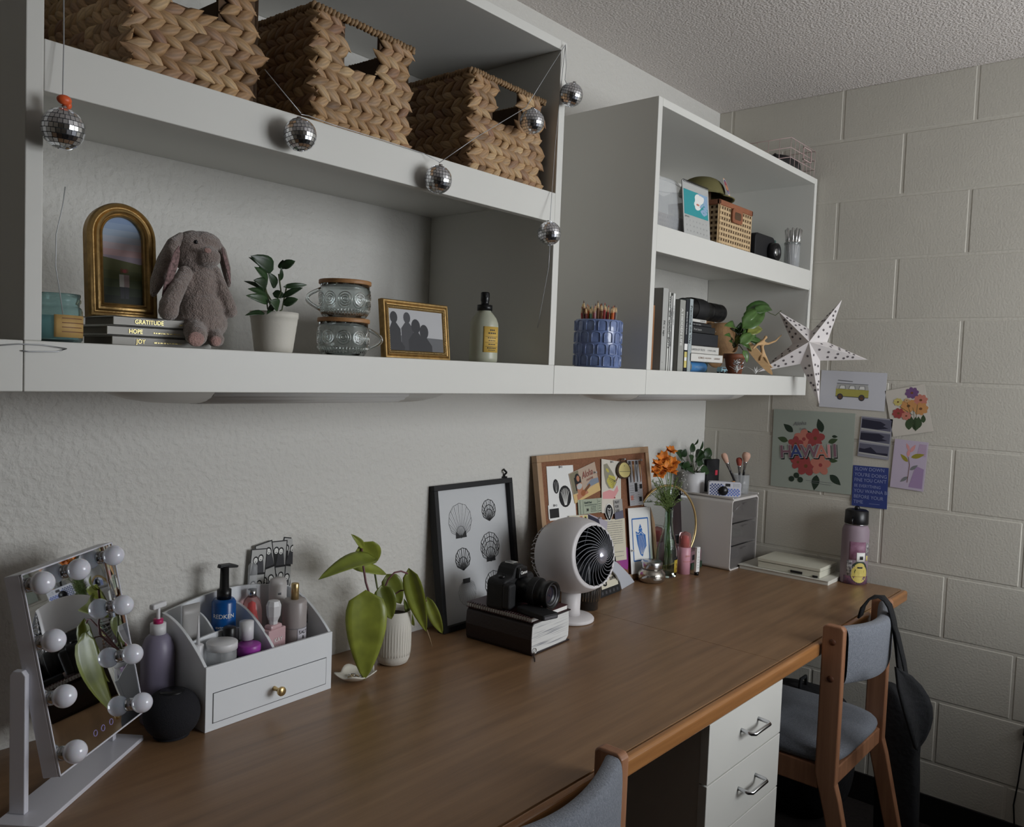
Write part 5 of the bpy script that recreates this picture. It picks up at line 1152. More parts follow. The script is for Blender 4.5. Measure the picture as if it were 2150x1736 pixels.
B().lathe([(0,0),(r*.9,0),(r*.94,.003),(r*.94,H_*.6),(0,H_*.6)], 32).build('jar', m_pur, tt); B().lathe([(0,H_*.6),(r,H_*.6),(r,H_-.001),(r-.001,H_),(0,H_)], 32).build('lid', mat('bright_purple_lid',(156,62,160),.35), tt)
tt, H_, q = inorg('nail_polish','small white bottle with a black cap in the organizer','bottle',482,1315,.060); B().lathe([(0,0),(.013,0),(.014,.002),(.014,H_*.40),(.008,H_*.5),(0,H_*.5)], 24).build('bottle', m_white, tt); B().lathe([(0,H_*.45),(.0125,H_*.45),(.012,H_-.002),(.010,H_),(0,H_)], 24).build('black_cap', m_black, tt)
tt, H_, q = inorg('toner_bottle','dark brown bottle with a white cap in the organizer','bottle',518,1303,.060); B().lathe([(0,0),(.0165,0),(.017,.002),(.017,H_*.50),(.012,H_*.6),(0,H_*.6)], 26).build('bottle', mat('dark_plum_glass',(44,28,36),.15), tt); B().lathe([(0,H_*.58),(.0135,H_*.58),(.0135,H_-.001),(0,H_)], 26).build('white_cap', m_white, tt)
# photo strips standing behind the organizer contents
def headsprint(pr, w_, h, seed, n=2):
    R = random.Random(seed); rows = 2
    pr.p([(0,0),(w_,0),(w_,h),(0,h)], K['black'])
    for r_ in range(rows):
        z0 = h*(r_+.04)/rows; z1 = h*(r_+.96)/rows; pr.p([(w_*.06,z0),(w_*.94,z0),(w_*.94,z1),(w_*.06,z1)], K['lgrey'])
        for k in range(n):
            x = w_*(.32+.36*k)+R.uniform(-.002,.002); y = z0+(z1-z0)*(.58+R.uniform(-.05,.05)); rr = w_*.15
            pr.p([(max(w_*.06,x-rr*1.7),z0),(min(w_*.94,x+rr*1.7),z0),(x+rr*1.1,y-rr*.7),(x-rr*1.1,y-rr*.7)], K['dgrey' if k else 'black']).p(ell(x,y+rr*.15,rr*1.15,rr*1.35,12), K['black']).p(ell(x,y,rr*.8,rr,12), K['white']).p(ell(x,y-rr*.45,rr*.35,rr*.16,8), K['dgrey']).p(ell(x-rr*.3,y+rr*.2,rr*.12,rr*.1,6), K['black']).p(ell(x+rr*.3,y+rr*.2,rr*.12,rr*.1,6), K['black'])
for k,(u,v,ang,w_,h,lab_) in enumerate(((541,1192,-.08,.040,.105,'black and white photo booth strip at the left of the fan behind the organizer'),(558,1180,.16,.044,.112,'black and white photo booth strip in the middle behind the organizer'),(584,1176,-.05,.042,.110,'wide black and white photo booth strip leaning right behind the organizer'),(604,1172,-.22,.042,.118,'black and white photo booth strip tilted furthest right behind the organizer'))):
    yy = Do+.004+.0016*(3-k) if False else Do+.0040-.0006*0+.0018*(k%4)
    N = Vector((-math.sin(rzo), math.cos(rzo), 0)); p = onpl(u,v,c0+N*yy,N)
    Mx = T(*p) @ RZ(rzo) @ Matrix(((1,0,0,0),(0,0,-1,0),(0,1,0,0),(0,0,0,1))) @ RZ(ang) @ T(-w_/2,-h*.62,0)
    tt = thing('photo_strip', lab_, 'photo', Mx.translation, group='photo strips behind the organizer'); B().box((0,0,-.0004),(w_,h,0), M=Mx).build('strip_paper', m_paper, tt, world=True)
    pr = Print(Mx, .0002); headsprint(pr, w_, h, k+3); pr.build('photographs', tt)
# ------------------------------------------------------------------ philodendron
m_phl = objvar('chartreuse_leaf', [(118,130,44),(146,156,62),(104,118,44),(134,142,58)], .38, .0004, 26)
m_phs = mat('dusky_red_stem', (110,72,76), .5); m_phg = mat('olive_stem', (100,108,70), .5)
c = at(824,1390,z=DZ); YQ = c.y; q = pm(c)
t = thing('philodendron', 'drooping lime-green philodendron in a white ribbed ceramic pot on the desk', 'plant', (c.x,c.y,DZ))
hp = at(824,1279,y=YQ).z-DZ; rp_ = .0395
b = B(); prof = [(0,0),(.026,0),(.033,.004),(.0375,.014),(rp_,.030),(rp_,hp-.002),(rp_-.0015,hp),(rp_-.004,hp-.001),(rp_-.005,hp-.015),(0,hp-.015)]
b.lathe(prof, 64)
for k in range(40):
    a = 2*PI*k/40; b.tube([((rp_-.0004)*math.cos(a),(rp_-.0004)*math.sin(a),z_) for z_ in (.022,.04,.07,hp-.02)], [.0004,.0012,.0012,.0004], 5)
b.build('pot', m_pot, t); B().lathe([(0,hp-.012),(.0345,hp-.013)], 24).build('soil', m_soil, t)
bs = at(822,1284,y=YQ)
def stem(pts, r, m_): B().tube([bs+Vector((0,0,-.012))]+[at(u,v,y=y) for u,v,y in pts], r, 8).build('stem', m_, t, world=True)
stem([(800,1262,YQ-.02),(775,1245,YQ-.03),(768,1222,YQ-.025),(763,1190,YQ-.01),(759,1150,YQ)], .0024, m_phs)
stem([(800,1255,YQ),(792,1233,YQ+.01),(787,1205,YQ+.02)], .0022, m_phg)
stem([(805,1240,YQ-.02),(815,1216,YQ-.03),(828,1202,YQ-.035),(842,1199,YQ-.04),(856,1204,YQ-.045)], .0019, m_phs)
stem([(825,1250,YQ-.02),(840,1240,YQ-.03),(855,1238,YQ-.04),(872,1246,YQ-.045),(895,1262,YQ-.05)], .0016, m_phs)
for u0,v0,u1,v1,w_,y0,y1,nr,bd,fd,sh in (
    (768,1238,765,1428,80,-.055,-.06,(-.5,-.8,.1),.06,.07,.55), (790,1172,668,1217,40,-.02,-.03,(-.2,-.5,.8),.10,.12,.62),
    (758,1138,788,1182,54,.0,.015,(-.6,-.75,.1),.08,.16,.6), (762,1150,737,1121,14,.0,-.005,(-.4,-.8,.3),.1,.3,.8), (738,1192,812,1206,26,.01,.0,(-.3,-.6,.7),.08,.1,.8),
    (800,1228,822,1300,42,-.045,-.055,(-.6,-.75,.2),.10,.18,.6), (812,1205,842,1268,44,.02,.01,(-.5,-.85,.1),.04,.12,.6), (858,1192,895,1326,40,-.045,-.055,(-.75,-.6,.2),.05,.22,.6),
    (896,1252,929,1330,26,-.04,-.045,(-.7,-.7,.1),.1,.2,.7), (848,1256,870,1314,13,.0,-.005,(-.6,-.7,0),.25,.2,.8)):
    b = B(); leaf(b, at(u0,v0,y=YQ+y0), at(u1,v1,y=YQ+y1), w_*q, nr, bd, fd, 10, 6, sh); b.build('leaf', m_phl, t, world=True, solid=.0006)
B().tube([at(896,1322,y=YQ-.055),at(903,1342,y=YQ-.058),at(907,1358,y=YQ-.06)], [.0018,.0014,.001], 6).build('dried_leaf_tip', mat('dried_brown',(130,108,80),.7), t, world=True)
# ------------------------------------------------------------------ ring dish
c = at(748,1424,z=DZ+.004); t = thing('ring_dish', 'small wavy white shell dish on the desk below the philodendron', 'dish', (c.x,c.y,DZ))
m_pearl = mat('pearly_ceramic', (212,208,196), .25, coat=.5)
def dish(u,v):
    a = 2*PI*u; r = v*.045*(1+.10*math.sin(5*a+.5)*v); return Vector((r*math.cos(a), r*math.sin(a)*.8, .002+.017*v**2.2+.004*math.sin(5*a+.5)*v**3))
B().grid(dish, 50, 10, closed_u=True).build('dish_bowl', m_pearl, t, solid=.002)
R = random.Random(9)
for k in range(7):
    a1, a2, r_ = R.uniform(0,PI), R.uniform(-.5,.5), R.uniform(.006,.009); px_, py_ = c.x+R.uniform(-.020,.006), c.y+R.uniform(-.010,.010)
    Mr = RZ(a1) @ RX(a2); nm, m_ = (('silver',m_silver),('gold',m_goldlt))[k%2]
    tr = thing('finger_ring', f'{nm} ring lying in the white shell dish', 'ring', (px_,py_,DZ+.0085+.002*(k%3)), group='rings in the shell dish')
    B().tube([Mr @ Vector((r_*math.cos(2*PI*i/18), r_*math.sin(2*PI*i/18), 0)) for i in range(19)], .0011, 6, cap=False).build('band', m_, tr)
# ------------------------------------------------------------------ black framed shell print
BLf = Vector((-1.4445,-.0660,DZ)); TLf = Vector((-1.457,-.0115,1.1145)); Wf2 = .301
t = thing('framed_print', 'black framed print of six black ink scallop shells leaning on the wall', 'picture', BLf)
Vf = (TLf-BLf); Hf2 = Vf.length; Mf = frame(BLf, (1,0,0), Vf)
b = B(); fw = .0135
for a,c_ in (((0,0),(Wf2,fw)),((0,Hf2-fw),(Wf2,Hf2)),((0,fw),(fw,Hf2-fw)),((Wf2-fw,fw),(Wf2,Hf2-fw))): B().box((*a,-.006),(*c_,.018), M=Mf @ T(0,0,-.012)).build('frame_rail', m_matteb, t, world=True, bevel=.0008)
B().box((fw,fw,-.017),(Wf2-fw,Hf2-fw,-.010), M=Mf).build('print_sheet', mat('silver_white_sheet',(196,198,200),.25,coat=.6), t, world=True)
pr = Print(Mf @ T(0,0,-.010), .0003); bk_ = K['black']
def shell(cx, cy, R_, ribs, lw, rings, flip=1, foot=True):
    pr = Print(Mf @ T(0,0,-.010), .0003)
    hx, hy = cx, cy-R_*1.05*flip
    out = []
    for i in range(25):
        a = math.radians(-38)+math.radians(256)*i/24; rr = R_*(1+.03*math.cos(i*2.1)); out.append((cx+rr*.95*math.cos(a), cy+rr*math.sin(a)*flip))
    pr.ln(out, lw, bk_).ln([out[0],(hx,hy)], lw, bk_).ln([out[-1],(hx,hy)], lw, bk_)
    for k in range(ribs):
        a = math.radians(-30)+math.radians(240)*k/(ribs-1); pr.ln([(hx,hy),(cx+R_*.93*math.cos(a), cy+R_*.98*math.sin(a)*flip)], lw*(.5+.5*(k%2)), bk_)
    for rg in rings:
        arc = [(hx+(out[i][0]-hx)*rg, hy+(out[i][1]-hy)*rg) for i in range(2,23)]; pr.ln(arc, lw*1.1, bk_)
    if foot: pr.p([(hx-R_*.45,hy+.001*flip),(hx-R_*.40,hy+R_*.42*flip),(hx,hy+.002*flip),(hx+R_*.40,hy+R_*.42*flip),(hx+R_*.45,hy+.001*flip)] if flip > 0 else [(hx-R_*.40,hy),(hx+R_*.40,hy),(hx+R_*.36,hy-R_*.36),(hx-R_*.36,hy-R_*.36)], bk_)
    pr.build('shell_drawing', t)
shell(.100,.272,.044,22,.0007,(.35,),1); shell(.212,.288,.028,13,.0016,(.55,.75),1,False); shell(.100,.172,.028,14,.0018,(.6,),1,False); shell(.207,.190,.038,15,.0015,(.5,.7,.85),1); shell(.108,.085,.034,26,.0005,(),-1); shell(.212,.088,.036,15,.0014,(.6,),1)

ch = Mf @ Vector((Wf2-.018,Hf2+.001,-.006)); t = thing('black_clip', 'small black wall hook just above the corner of the shell print', 'hook', ch)
B().tube([(0,0,.0),(0,.002,.008),(.002,-.004,.014),(-.003,-.008,.017),(-.006,-.004,.021),(0,.004,.023)], .0028, 8).box((-.006,-.004,0),(.006,.004,.004)).build('hook_body', m_black, t)
# ------------------------------------------------------------------ binder, notebook, camera, remote
Rb = math.radians(-177); 
m_bind = mat('dark_leather_cover', (38,26,26), .4, bump=.0005, bscale=160); m_pg = None
def pagemat():
    m = bpy.data.materials.new('uneven_page_edges'); m.use_nodes = True; nt = m.node_tree; p = nt.nodes['Principled BSDF']; p.inputs['Roughness'].default_value = .8
    tc = nt.nodes.new('ShaderNodeTexCoord'); mp = nt.nodes.new('ShaderNodeMapping'); mp.inputs['Scale'].default_value = (4,4,220); n = nt.nodes.new('ShaderNodeTexNoise'); n.inputs['Scale'].default_value = 1.6; n.inputs['Detail'].default_value = 6
    nt.links.new(tc.outputs['Object'], mp.inputs[0]); nt.links.new(mp.outputs[0], n.inputs[0]); r = nt.nodes.new('ShaderNodeValToRGB'); e = r.color_ramp.elements; e[0].position = .33; e[0].color = (*lin((96,100,112)),1); e[1].position = .46; e[1].color = (*lin((206,206,204)),1)
    nt.links.new(n.outputs[0], r.inputs[0]); nt.links.new(r.outputs[0], p.inputs['Base Color']); b = nt.nodes.new('ShaderNodeBump'); b.inputs['Distance'].default_value = .001; nt.links.new(n.outputs[0], b.inputs['Height']); nt.links.new(b.outputs[0], p.inputs['Normal']); return m
m_pg = pagemat()
rzb = math.radians(4); t = thing('ring_binder', 'thick dark leather planner lying on the desk with white page edges', 'book', (-1.410,-.322,DZ), rzb)
wb, lb_, hb = .166, .198, .078
oc = [(wb,.0),(wb,.003)]; 
oc = [(.006+.0,0),(wb,0),(wb,.003),(.012,.003),(.004,.010),(.003,hb*.5),(.004,hb-.010),(.012,hb-.003),(wb+.002,hb-.003),(wb+.002,hb),(.010,hb),(.002,hb-.008),(-.001,hb*.5),(.002,.008)]
B().prism(oc, lb_, Matrix(((1,0,0,0),(0,0,-1,lb_),(0,1,0,0),(0,0,0,1)))).build('cover', m_bind, t, bevel=.001)
pg = [(.005,.012),(.012,.004),(wb-.012,.0032),(wb-.002,.012),(wb-.001,hb*.6),(wb-.004,hb-.004),(.012,hb-.0045),(.005,hb-.012)]
B().prism(pg, lb_-.006, Matrix(((1,0,0,0),(0,0,-1,lb_-.003),(0,1,0,0),(0,0,0,1)))).build('pages', m_pg, t)
B().tube([(.016+.006*math.cos(a),-.0005,.010+.006*math.sin(a)) for a in [2*PI*i/20 for i in range(21)]], .0012, 6, cap=False).build('binder_ring', m_silver, t)
B().tube([(.01,-.001,.003),(-.003,-.014,.0012),(-.02,-.026,.001)], .0012, 6).build('ribbon_marker', m_bind, t)
zn = DZ+hb+.0003; t = thing('spiral_notebook', 'dark red spiral notebook on top of the leather planner', 'notebook', (-1.408,-.318,zn), rzb)
m_maroon = mat('maroon_cover', (72,34,38), .45)
B().box((0,0,.0105),(.156,.196,.0122)).box((0,0,0),(.158,.197,.0012)).build('cover', m_maroon, t, bevel=.0004); B().box((.004,.001,.0013),(.154,.195,.0104)).build('pages', m_paper, t)
b = B()
for k in range(26): y = .006+k*.0072; b.tube([(.004+.0062*math.cos(a), y, .0062+.0068*math.sin(a)) for a in [2*PI*i/10 for i in range(11)]], .0011, 5, cap=False)
o = b.build('spiral_wire', mat('dull_spiral',(120,112,112),.35,.6), t); o['kind'] = 'stuff'
zc0 = zn+.0126; t = thing('dslr_camera', 'black digital camera with a zoom lens, Canon lettering, on the notebook', 'camera', (-1.352,-.205,zc0), math.radians(6))
B().prism([(-.066,0),(.062,0),(.064,.006),(.064,.066),(.056,.072),(.030,.073),(.022,.092),(.012,.101),(-.012,.101),(-.022,.092),(-.030,.075),(-.060,.072),(-.067,.064),(-.068,.008)], .052, Matrix(((1,0,0,0),(0,0,-1,.026),(0,1,0,0),(0,0,0,1)))).build('body', m_matteb, t, bevel=.005, seg=3)
B().prism(rrect(.030,.062,.008), .022, Matrix(((1,0,0,-.070),(0,0,-1,-.022),(0,1,0,.004),(0,0,0,1)))).build('grip', m_rub, t, bevel=.006, seg=3)
B().lathe([(0,0),(.008,0),(.0085,.006),(0,.0065)], 24, T(-.046,-.004,.072)).build('mode_dial', m_black, t); B().box((-.010,-.012,.101),(.010,.014,.1035)).build('hot_shoe', m_silver, t)
B().prism([(-.020,0),(.020,0),(.016,.026),(-.016,.026)], .010, Matrix(((1,0,0,0),(0,0,-1,-.026),(0,1,0,.070),(0,0,0,1)))).build('prism_housing', m_black, t, bevel=.003)
lx, lz = .006, .040; Ml = T(lx,-.026,lz) @ RX(PI/2)
B().lathe([(.033,0),(.034,.004),(.031,.010),(.031,.030),(.0335,.034),(.0335,.058),(.030,.062),(.030,.074),(.0335,.078),(.0335,.092),(.031,.094),(.026,.088),(.020,.080),(0,.079)], 48, Ml).build('lens', m_black, t)
B().lathe([(0,.0795),(.012,.082),(.019,.0805)], 32, Ml).build('lens_glass', mat('coated_lens_glass',(30,30,44),.05,coat=1), t)
B().lathe([(.0345,.036),(.0350,.038),(.0350,.054),(.0345,.056)], 60, Ml).build('zoom_ring', m_rub, t, solid=.0006)
B().lathe([(.0225,.086),(.0245,.0885),(.0250,.0885)], 48, Ml).build('lens_ring', mat('lens_grey',(70,70,74),.4), t)
pr = Print(PM[t.name] @ frame((-.014,-.036,.078),(1,0,0),(0,0,1))); pr.text('Canon', 0,.002,.0105, K['white'], bold=.0003, lift=.001); pr.build('lettering', t)
B().lathe([(0,0),(.006,0),(.0055,.003),(0,.003)], 18, T(-.030,-.026,.052) @ RX(PI/2)).build('release_button', mat('lens_grey',(70,70,74),.4), t)
t = thing('battery_pack', 'flat black battery charger lying under the camera lens on the notebook', 'charger', (-1.398,-.30,zc0), math.radians(-8)); B().prism(rrect(.050,.096,.006), .013, T(-.004,-.056,0)).build('case', m_matteb, t, bevel=.002)
B().box((-.0,-.0565,.003),(.040,-.0558,.009)).build('grey_edge', mat('mid_grey_plastic',(84,84,88),.4), t)
# ------------------------------------------------------------------ fan
m_fan = mat('warm_white_plastic', (212,208,208), .4, bump=.00015, bscale=900)
fb = at(1197,1300,z=DZ); t = thing('desk_fan', 'white round tabletop fan with a spiral grille facing into the room', 'fan', fb)
B().lathe([(0,0),(.060,0),(.064,.002),(.064,.008),(.060,.012),(.034,.015),(0,.015)], 48).build('base_disc', m_fan, t, bevel=.001)
B().lathe([(0,.014),(.0265,.014),(.0255,.030),(.0265,.080),(0,.080)], 36).build('neck', m_fan, t)
Fc = Vector((0.0,-.003,.176)); rzf = math.radians(-4); Mf_ = PM[t.name] @ T(*Fc) @ RZ(rzf) @ RX(PI/2+math.radians(-9)) 
b = B(); R0 = .1015
prof = [(.078,.072),(.0805,.0735),(.083,.072)] + [(R0*math.cos(a)**.75, (.114 if a > 0 else .108)*math.sin(a)) for a in [.70-(.70+.60)*i/16 for i in range(17)]] + [(.086,-.064)]
b.lathe(prof, 64, Mf_); b.build('body_shell', m_fan, t, world=True)
B().lathe([(.0815,.068),(.081,.045),(.079,-.05),(0,-.05)], 48, Mf_).build('inner_housing', m_black, t, world=True)
g = B().lathe([(.0775,.0725),(.0790,.0745),(.0810,.0735)], 64, Mf_)
for k in range(26):
    pts = []
    for i in range(13):
        s2 = i/12; r_ = .019+(.0785-.019)*s2; a = 2*PI*k/26 + 1.15*s2**.8; pts.append(Mf_ @ Vector((r_*math.cos(a), r_*math.sin(a), .0745+.024*(1-s2)**.9))) 
    gb = B().tube(pts, .0011, 6).build('grille_rib', mat('grey_rib',(120,122,128),.4), t, world=True)
g.build('grille_rim', m_fan, t, world=True)
B().lathe([(0,.105),(.012,.1035),(.020,.099),(.0215,.094),(.019,.070),(0,.070)], 36, Mf_).build('hub_cap', mat('silver_hub',(168,168,180),.2,.6), t, world=True)
for k in range(7):
    a0 = 2*PI*k/7; b = B()
    b.grid(lambda u,v: Mf_ @ RZ(a0) @ Vector(((.016+.056*u), (.004+.030*v)*(.5+u*.6)-.006*u, .020+.022*v)), 6, 4); b.build('blade', mat('smoke_blade',(40,42,46),.25), t, world=True, solid=.0015)
for k in range(40):
    a = 2*PI*k/40; B().tube([Mf_ @ Vector((r_*math.cos(a), r_*math.sin(a), z_)) for r_,z_ in ((.084,-.056),(.086,-.070),(.070,-.092),(.045,-.102),(.02,-.105))], .0012, 5).build('rear_grille_rib', m_fan, t, world=True)
B().lathe([(0,-.108),(.022,-.107),(.024,-.102),(0,-.100)], 30, Mf_).build('rear_cap', m_fan, t, world=True)
# tumbler
c = at(1233,1277,z=DZ); q = pm(c); m_smoke = mat('smoky_glass', (88,84,80), .08, trans=.75, ior=1.4)
t = thing('ribbed_tumbler', 'smoky ribbed glass tumbler behind the fan', 'glass', (c.x,c.y,DZ)); b = B(); n = 56
prof = [(.028,0),(.0300,.002),(.0300,.022),(.034,.026),(.0345,.115),(.0325,.115),(.029,.03),(.025,.02),(0,.012),(0,0)]
b.lathe(prof, 56)
for k in range(28): a = 2*PI*k/28; b.tube([(.0344*math.cos(a),.0344*math.sin(a),z_) for z_ in (.028,.05,.110)], .0015, 5)
b.build('glass_body', m_smoke, t)
# ------------------------------------------------------------------ cork board
BLk = Vector((-1.048,-.083,DZ)); TLk = Vector((-1.0509,-.0170,1.1705)); Wk = .604; Vk = TLk-BLk; Hk = Vk.length
Mk = frame(BLk, (1,0,0), Vk); Nk = Mk.to_3x3() @ Vector((0,0,1)); m_oakf = mat('honey_wood_frame', (176,144,112), .45, var=.15, vscale=30, stretch=(6,1,1)); m_cork = mat('cork', (138,94,68), .9, col2=(116,78,56), vscale=240, bump=.0008, bscale=300)
t = thing('cork_board', 'wood-framed cork pin board leaning against the wall behind the fan', 'pin board', BLk)
fw = .020
for a,c_ in (((0,0),(Wk,fw)),((0,Hk-fw),(Wk,Hk)),((0,fw),(fw,Hk-fw)),((Wk-fw,fw),(Wk,Hk-fw))): B().box((*a,-.013),(*c_,.007), M=Mk).build('frame_rail', m_oakf, t, world=True, bevel=.0012)
B().box((fw,fw,-.010),(Wk-fw,Hk-fw,.0), M=Mk).build('cork_sheet', m_cork, t, world=True)
MkI = Mk.inverted()
m_pin = mat('clear_push_pin', (220,222,224), .1, trans=.4)
lev = [0]
def card(name, label, px4, m_, lift=None, pin=None, cat='card'):
    P = [MkI @ onpl(u,v,BLk,Nk) for u,v in px4]; c = sum(P, Vector())/4
    wv = ((P[1]-P[0]).length+(P[2]-P[3]).length)/2; hv = ((P[3]-P[0]).length+(P[2]-P[1]).length)/2
    U = ((P[1]-P[0])+(P[2]-P[3])).normalized(); ang = math.atan2(U.y, U.x); lev[0] += 1; h = .0004+.0013*lev[0]*.6 if lift is None else lift
    M = Mk @ T(c.x,c.y,h) @ RZ(ang) @ T(-wv/2,-hv/2,0)
    t_ = thing(name, label, cat, M @ Vector((wv/2,hv/2,0)), group='cards pinned to the cork board'); 
    if m_: B().box((0,0,0),(wv,hv,.0006), M=M).build('card_paper', m_, t_, world=True)
    if pin:
        q_ = MkI @ onpl(pin[0],pin[1],BLk,Nk); B().lathe([(0,0),(.0035,0),(.0035,.001),(.0018,.002),(.0018,.006),(.0034,.008),(.0034,.0095),(0,.0095)], 12, Mk @ T(q_.x,q_.y,h+.0008)).build('push_pin', m_pin, t_, world=True)
    return t_, Print(M @ T(0,0,.0006), .0002), wv, hv
C_ = lambda x,y: (1100+x/5.26, 920+y/5.26)     # corner readings of the board
# white two-shell card
t, pr, w_, h = card('shell_card', 'white card with two black ink seashells at the left of the cork board', [C_(247,320),C_(527,288),C_(583,880),C_(278,905)], m_paper, pin=C_(385,318))
def inkshell(pr, cx, cy, rx, ry, rot, n):
    pr.p(ell(cx,cy,rx,ry,18,rot), K['black'])
    for k in range(n):
        a = -1+2*(k+.5)/n; x0_, x1_ = a*rx*.75, a*rx*.55; pr.ln([(cx+x0_,cy+ry*.75*math.sqrt(1-a*a*.8)),(cx+x1_*.9,cy),(cx+x1_*.3,cy-ry*.8)], rx*.05, K['white'])
inkshell(pr, w_*.30, h*.62, w_*.11, h*.135, .05, 3); inkshell(pr, w_*.62, h*.42, w_*.235, h*.205, .05, 8); pr.build('ink_shells', t)
t, pr, w_, h = card('instant_photo', 'small white instant photo with a black picture, low left on the board', [C_(258,745),C_(380,725),C_(395,880),C_(270,895)], m_paper, pin=C_(325,742)); pr.p([(w_*.1,h*.05),(w_*.93,h*.05),(w_*.93,h*.72),(w_*.1,h*.72)], K['black']); pr.build('picture', t)
t, pr, w_, h = card('hawaii_postcard', 'tilted vintage postcard reading Aloha with a woman playing a ukulele', [C_(478,395),C_(770,262),C_(838,570),C_(560,722)], mat('faded_postcard',(178,158,140),.6), pin=C_(765,378))
pr.p([(w_*.0,0),(w_,0),(w_,h*.30),(w_*.4,h*.22),(0,h*.30)], K['sand']).p([(w_*.55,h*.30),(w_,h*.28),(w_,h*.45),(w_*.75,h*.5),(w_*.55,h*.40)], flat('faded_sea',(124,134,148))).p([(w_*.02,h*.30),(w_*.30,h*.28),(w_*.34,h*.98),(w_*.02,h*.98)], flat('faded_olive',(124,118,96)))
sk = flat('tan_skin',(176,120,92)); pr.p(ell(w_*.26,h*.70,w_*.10,h*.20,14), K['black']).p([(w_*.14,h*.35),(w_*.36,h*.35),(w_*.38,h*.75),(w_*.14,h*.8)], K['black']).p(ell(w_*.28,h*.72,w_*.055,h*.10,12), sk).p([(w_*.18,h*.08),(w_*.38,h*.08),(w_*.38,h*.56),(w_*.18,h*.56)], sk).p(ell(w_*.28,h*.46,w_*.10,h*.10,12), K['lgrey']).p([(w_*.12,h*.05),(w_*.55,h*.12),(w_*.5,h*.26),(w_*.12,h*.24)], sk).p(line2((w_*.30,h*.16),(w_*.66,h*.36),h*.10), K['brown']).p(ell(w_*.36,h*.20,w_*.09,h*.10,12), flat('uke',(150,88,52)))
pr.text('Aloha', w_*.42, h*.64, h*.32, flat('rust_script',(140,70,64)), shear=.35, sx=.85).text('HAWAII', w_*.56, h*.50, h*.11, flat('rust_script',(140,70,64))); pr.build('postcard_art', t)
t, pr, w_, h = card('concert_ticket', 'pale green concert ticket with the number 30 under the postcard', [C_(585,690),C_(845,650),C_(862,822),C_(590,838)], mat('pale_green_ticket',(160,168,148),.6))
gd = flat('ticket_ink',(60,72,66)); pr.text('Grateful Dead', w_*.25, h*.70, h*.20, gd, sx=.75, bold=.0003).text('30', w_*.32, h*.18, h*.26, K['black'], bold=.0003).ln([(w_*.26,h*.60),(w_*.76,h*.60)], .0015, gd).ln([(w_*.26,h*.54),(w_*.76,h*.54)], .001, gd).ln([(w_*.80,h*.02),(w_*.80,h*.98)], .0008, gd).ln([(w_*.2,h*.02),(w_*.2,h*.98)], .0008, gd).ln([(w_*.08,0),(w_*.08,h)], .0012, gd)
for k in range(4): glyphline(pr, w_*.50, h*(.12+.1*k), w_*.24, gd, .0022, k); 
for k in range(5): glyphline(pr, w_*.84, h*(.12+.16*k), w_*.10, gd, .0022, k+9)
pr.build('ticket_print', t)
t, pr, w_, h = card('butterfly_card', 'tall cream card with a grey and yellow butterfly wing and a pink hand', [C_(822,252),C_(1035,235),C_(1080,860),C_(868,800)], mat('cream_card',(206,200,188),.7), pin=C_(945,262))
pr.p([(w_*.10,h*.90),(w_*.28,h*.93),(w_*.62,h*.74),(w_*.78,h*.60),(w_*.62,h*.48),(w_*.35,h*.46),(w_*.2,h*.55),(w_*.12,h*.72)], flat('wing_grey',(140,136,118))).p([(w_*.25,h*.60),(w_*.38,h*.72),(w_*.70,h*.70),(w_*.72,h*.58),(w_*.55,h*.46),(w_*.38,h*.50)], flat('wing_yellow',(184,174,84))).p(ell(w_*.3,h*.80,w_*.09,h*.03,10,-.5), flat('wing_yellow',(184,174,84)))
for k in range(6): pr.ln([(w_*.70,h*.62),(w_*(.3+.05*k),h*(.68-.036*k))], .0009, K['dgrey'])
pr.p([(w_*.05,h*.26),(w_*.62,h*.28),(w_*.86,h*.44),(w_*.80,h*.54),(w_*.62,h*.42),(w_*.40,h*.44),(w_*.05,h*.38)], K['pink']).p(ell(w_*.66,h*.30,w_*.045,h*.015,10), K['red']).ln([(w_*.74,h*.62),(w_*.86,h*.72)], .004, K['brown']); pr.build('butterfly_art', t)
t, pr, w_, h = card('letter_page', 'long cream handwritten letter page pinned low on the cork board', [C_(808,900),C_(1085,888),C_(1130,1330),C_(830,1385)], mat('cream_letter',(202,196,176),.7))
for k in range(17):
    if k in (12,13): continue
    for j in range(1): glyphline(pr, w_*.05, h*(.93-k*.052), w_*(.84 if k not in (11,15) else .5), K['grey'], .0026, k+3, .5)
pr.build('handwriting', t)
t, pr, w_, h = card('heart_shell_sticker', 'black oval sticker with a white heart-shaped shell drawing', [C_(872,722),C_(965,722),C_(975,915),C_(882,915)], None)
def hshell(s2): return [(w_*(.5+.5*s2*math.cos(a)*(1 if math.sin(a) > 0 else 1-.45*abs(math.sin(a)))), h*(.5+.5*s2*math.sin(a))) for a in [2*PI*i/26 for i in range(26)]]
B().prism([(a,c_) for a,c_ in hshell(1.0)], .0006, pr.M @ T(0,0,-.0006)).build('sticker_paper', m_paper, t, world=True)
pr.p(hshell(.9), K['black']); pr.ln([(w_*.5,h*.15),(w_*.30,h*.55),(w_*.32,h*.75),(w_*.5,h*.66),(w_*.66,h*.75),(w_*.68,h*.55),(w_*.5,h*.15)], .0018, K['white']).ln([(w_*.5,h*.2),(w_*.5,h*.6)], .0012, K['white']).ln([(w_*.45,h*.2),(w_*.38,h*.6)], .001, K['white']).ln([(w_*.55,h*.2),(w_*.6,h*.6)], .001, K['white']); pr.build('heart_shell', t)
t, pr, w_, h = card('surf_card', 'grey handwritten card reading PRAY FOR SURF right of the heart sticker', [C_(970,690),C_(1060,662),C_(1082,888),C_(988,892)], mat('pale_grey_card',(160,158,154),.7)); pr.p([(0,0),(w_,0),(w_,h*.42),(0,h*.35)], flat('dusk_grey',(96,96,112)))
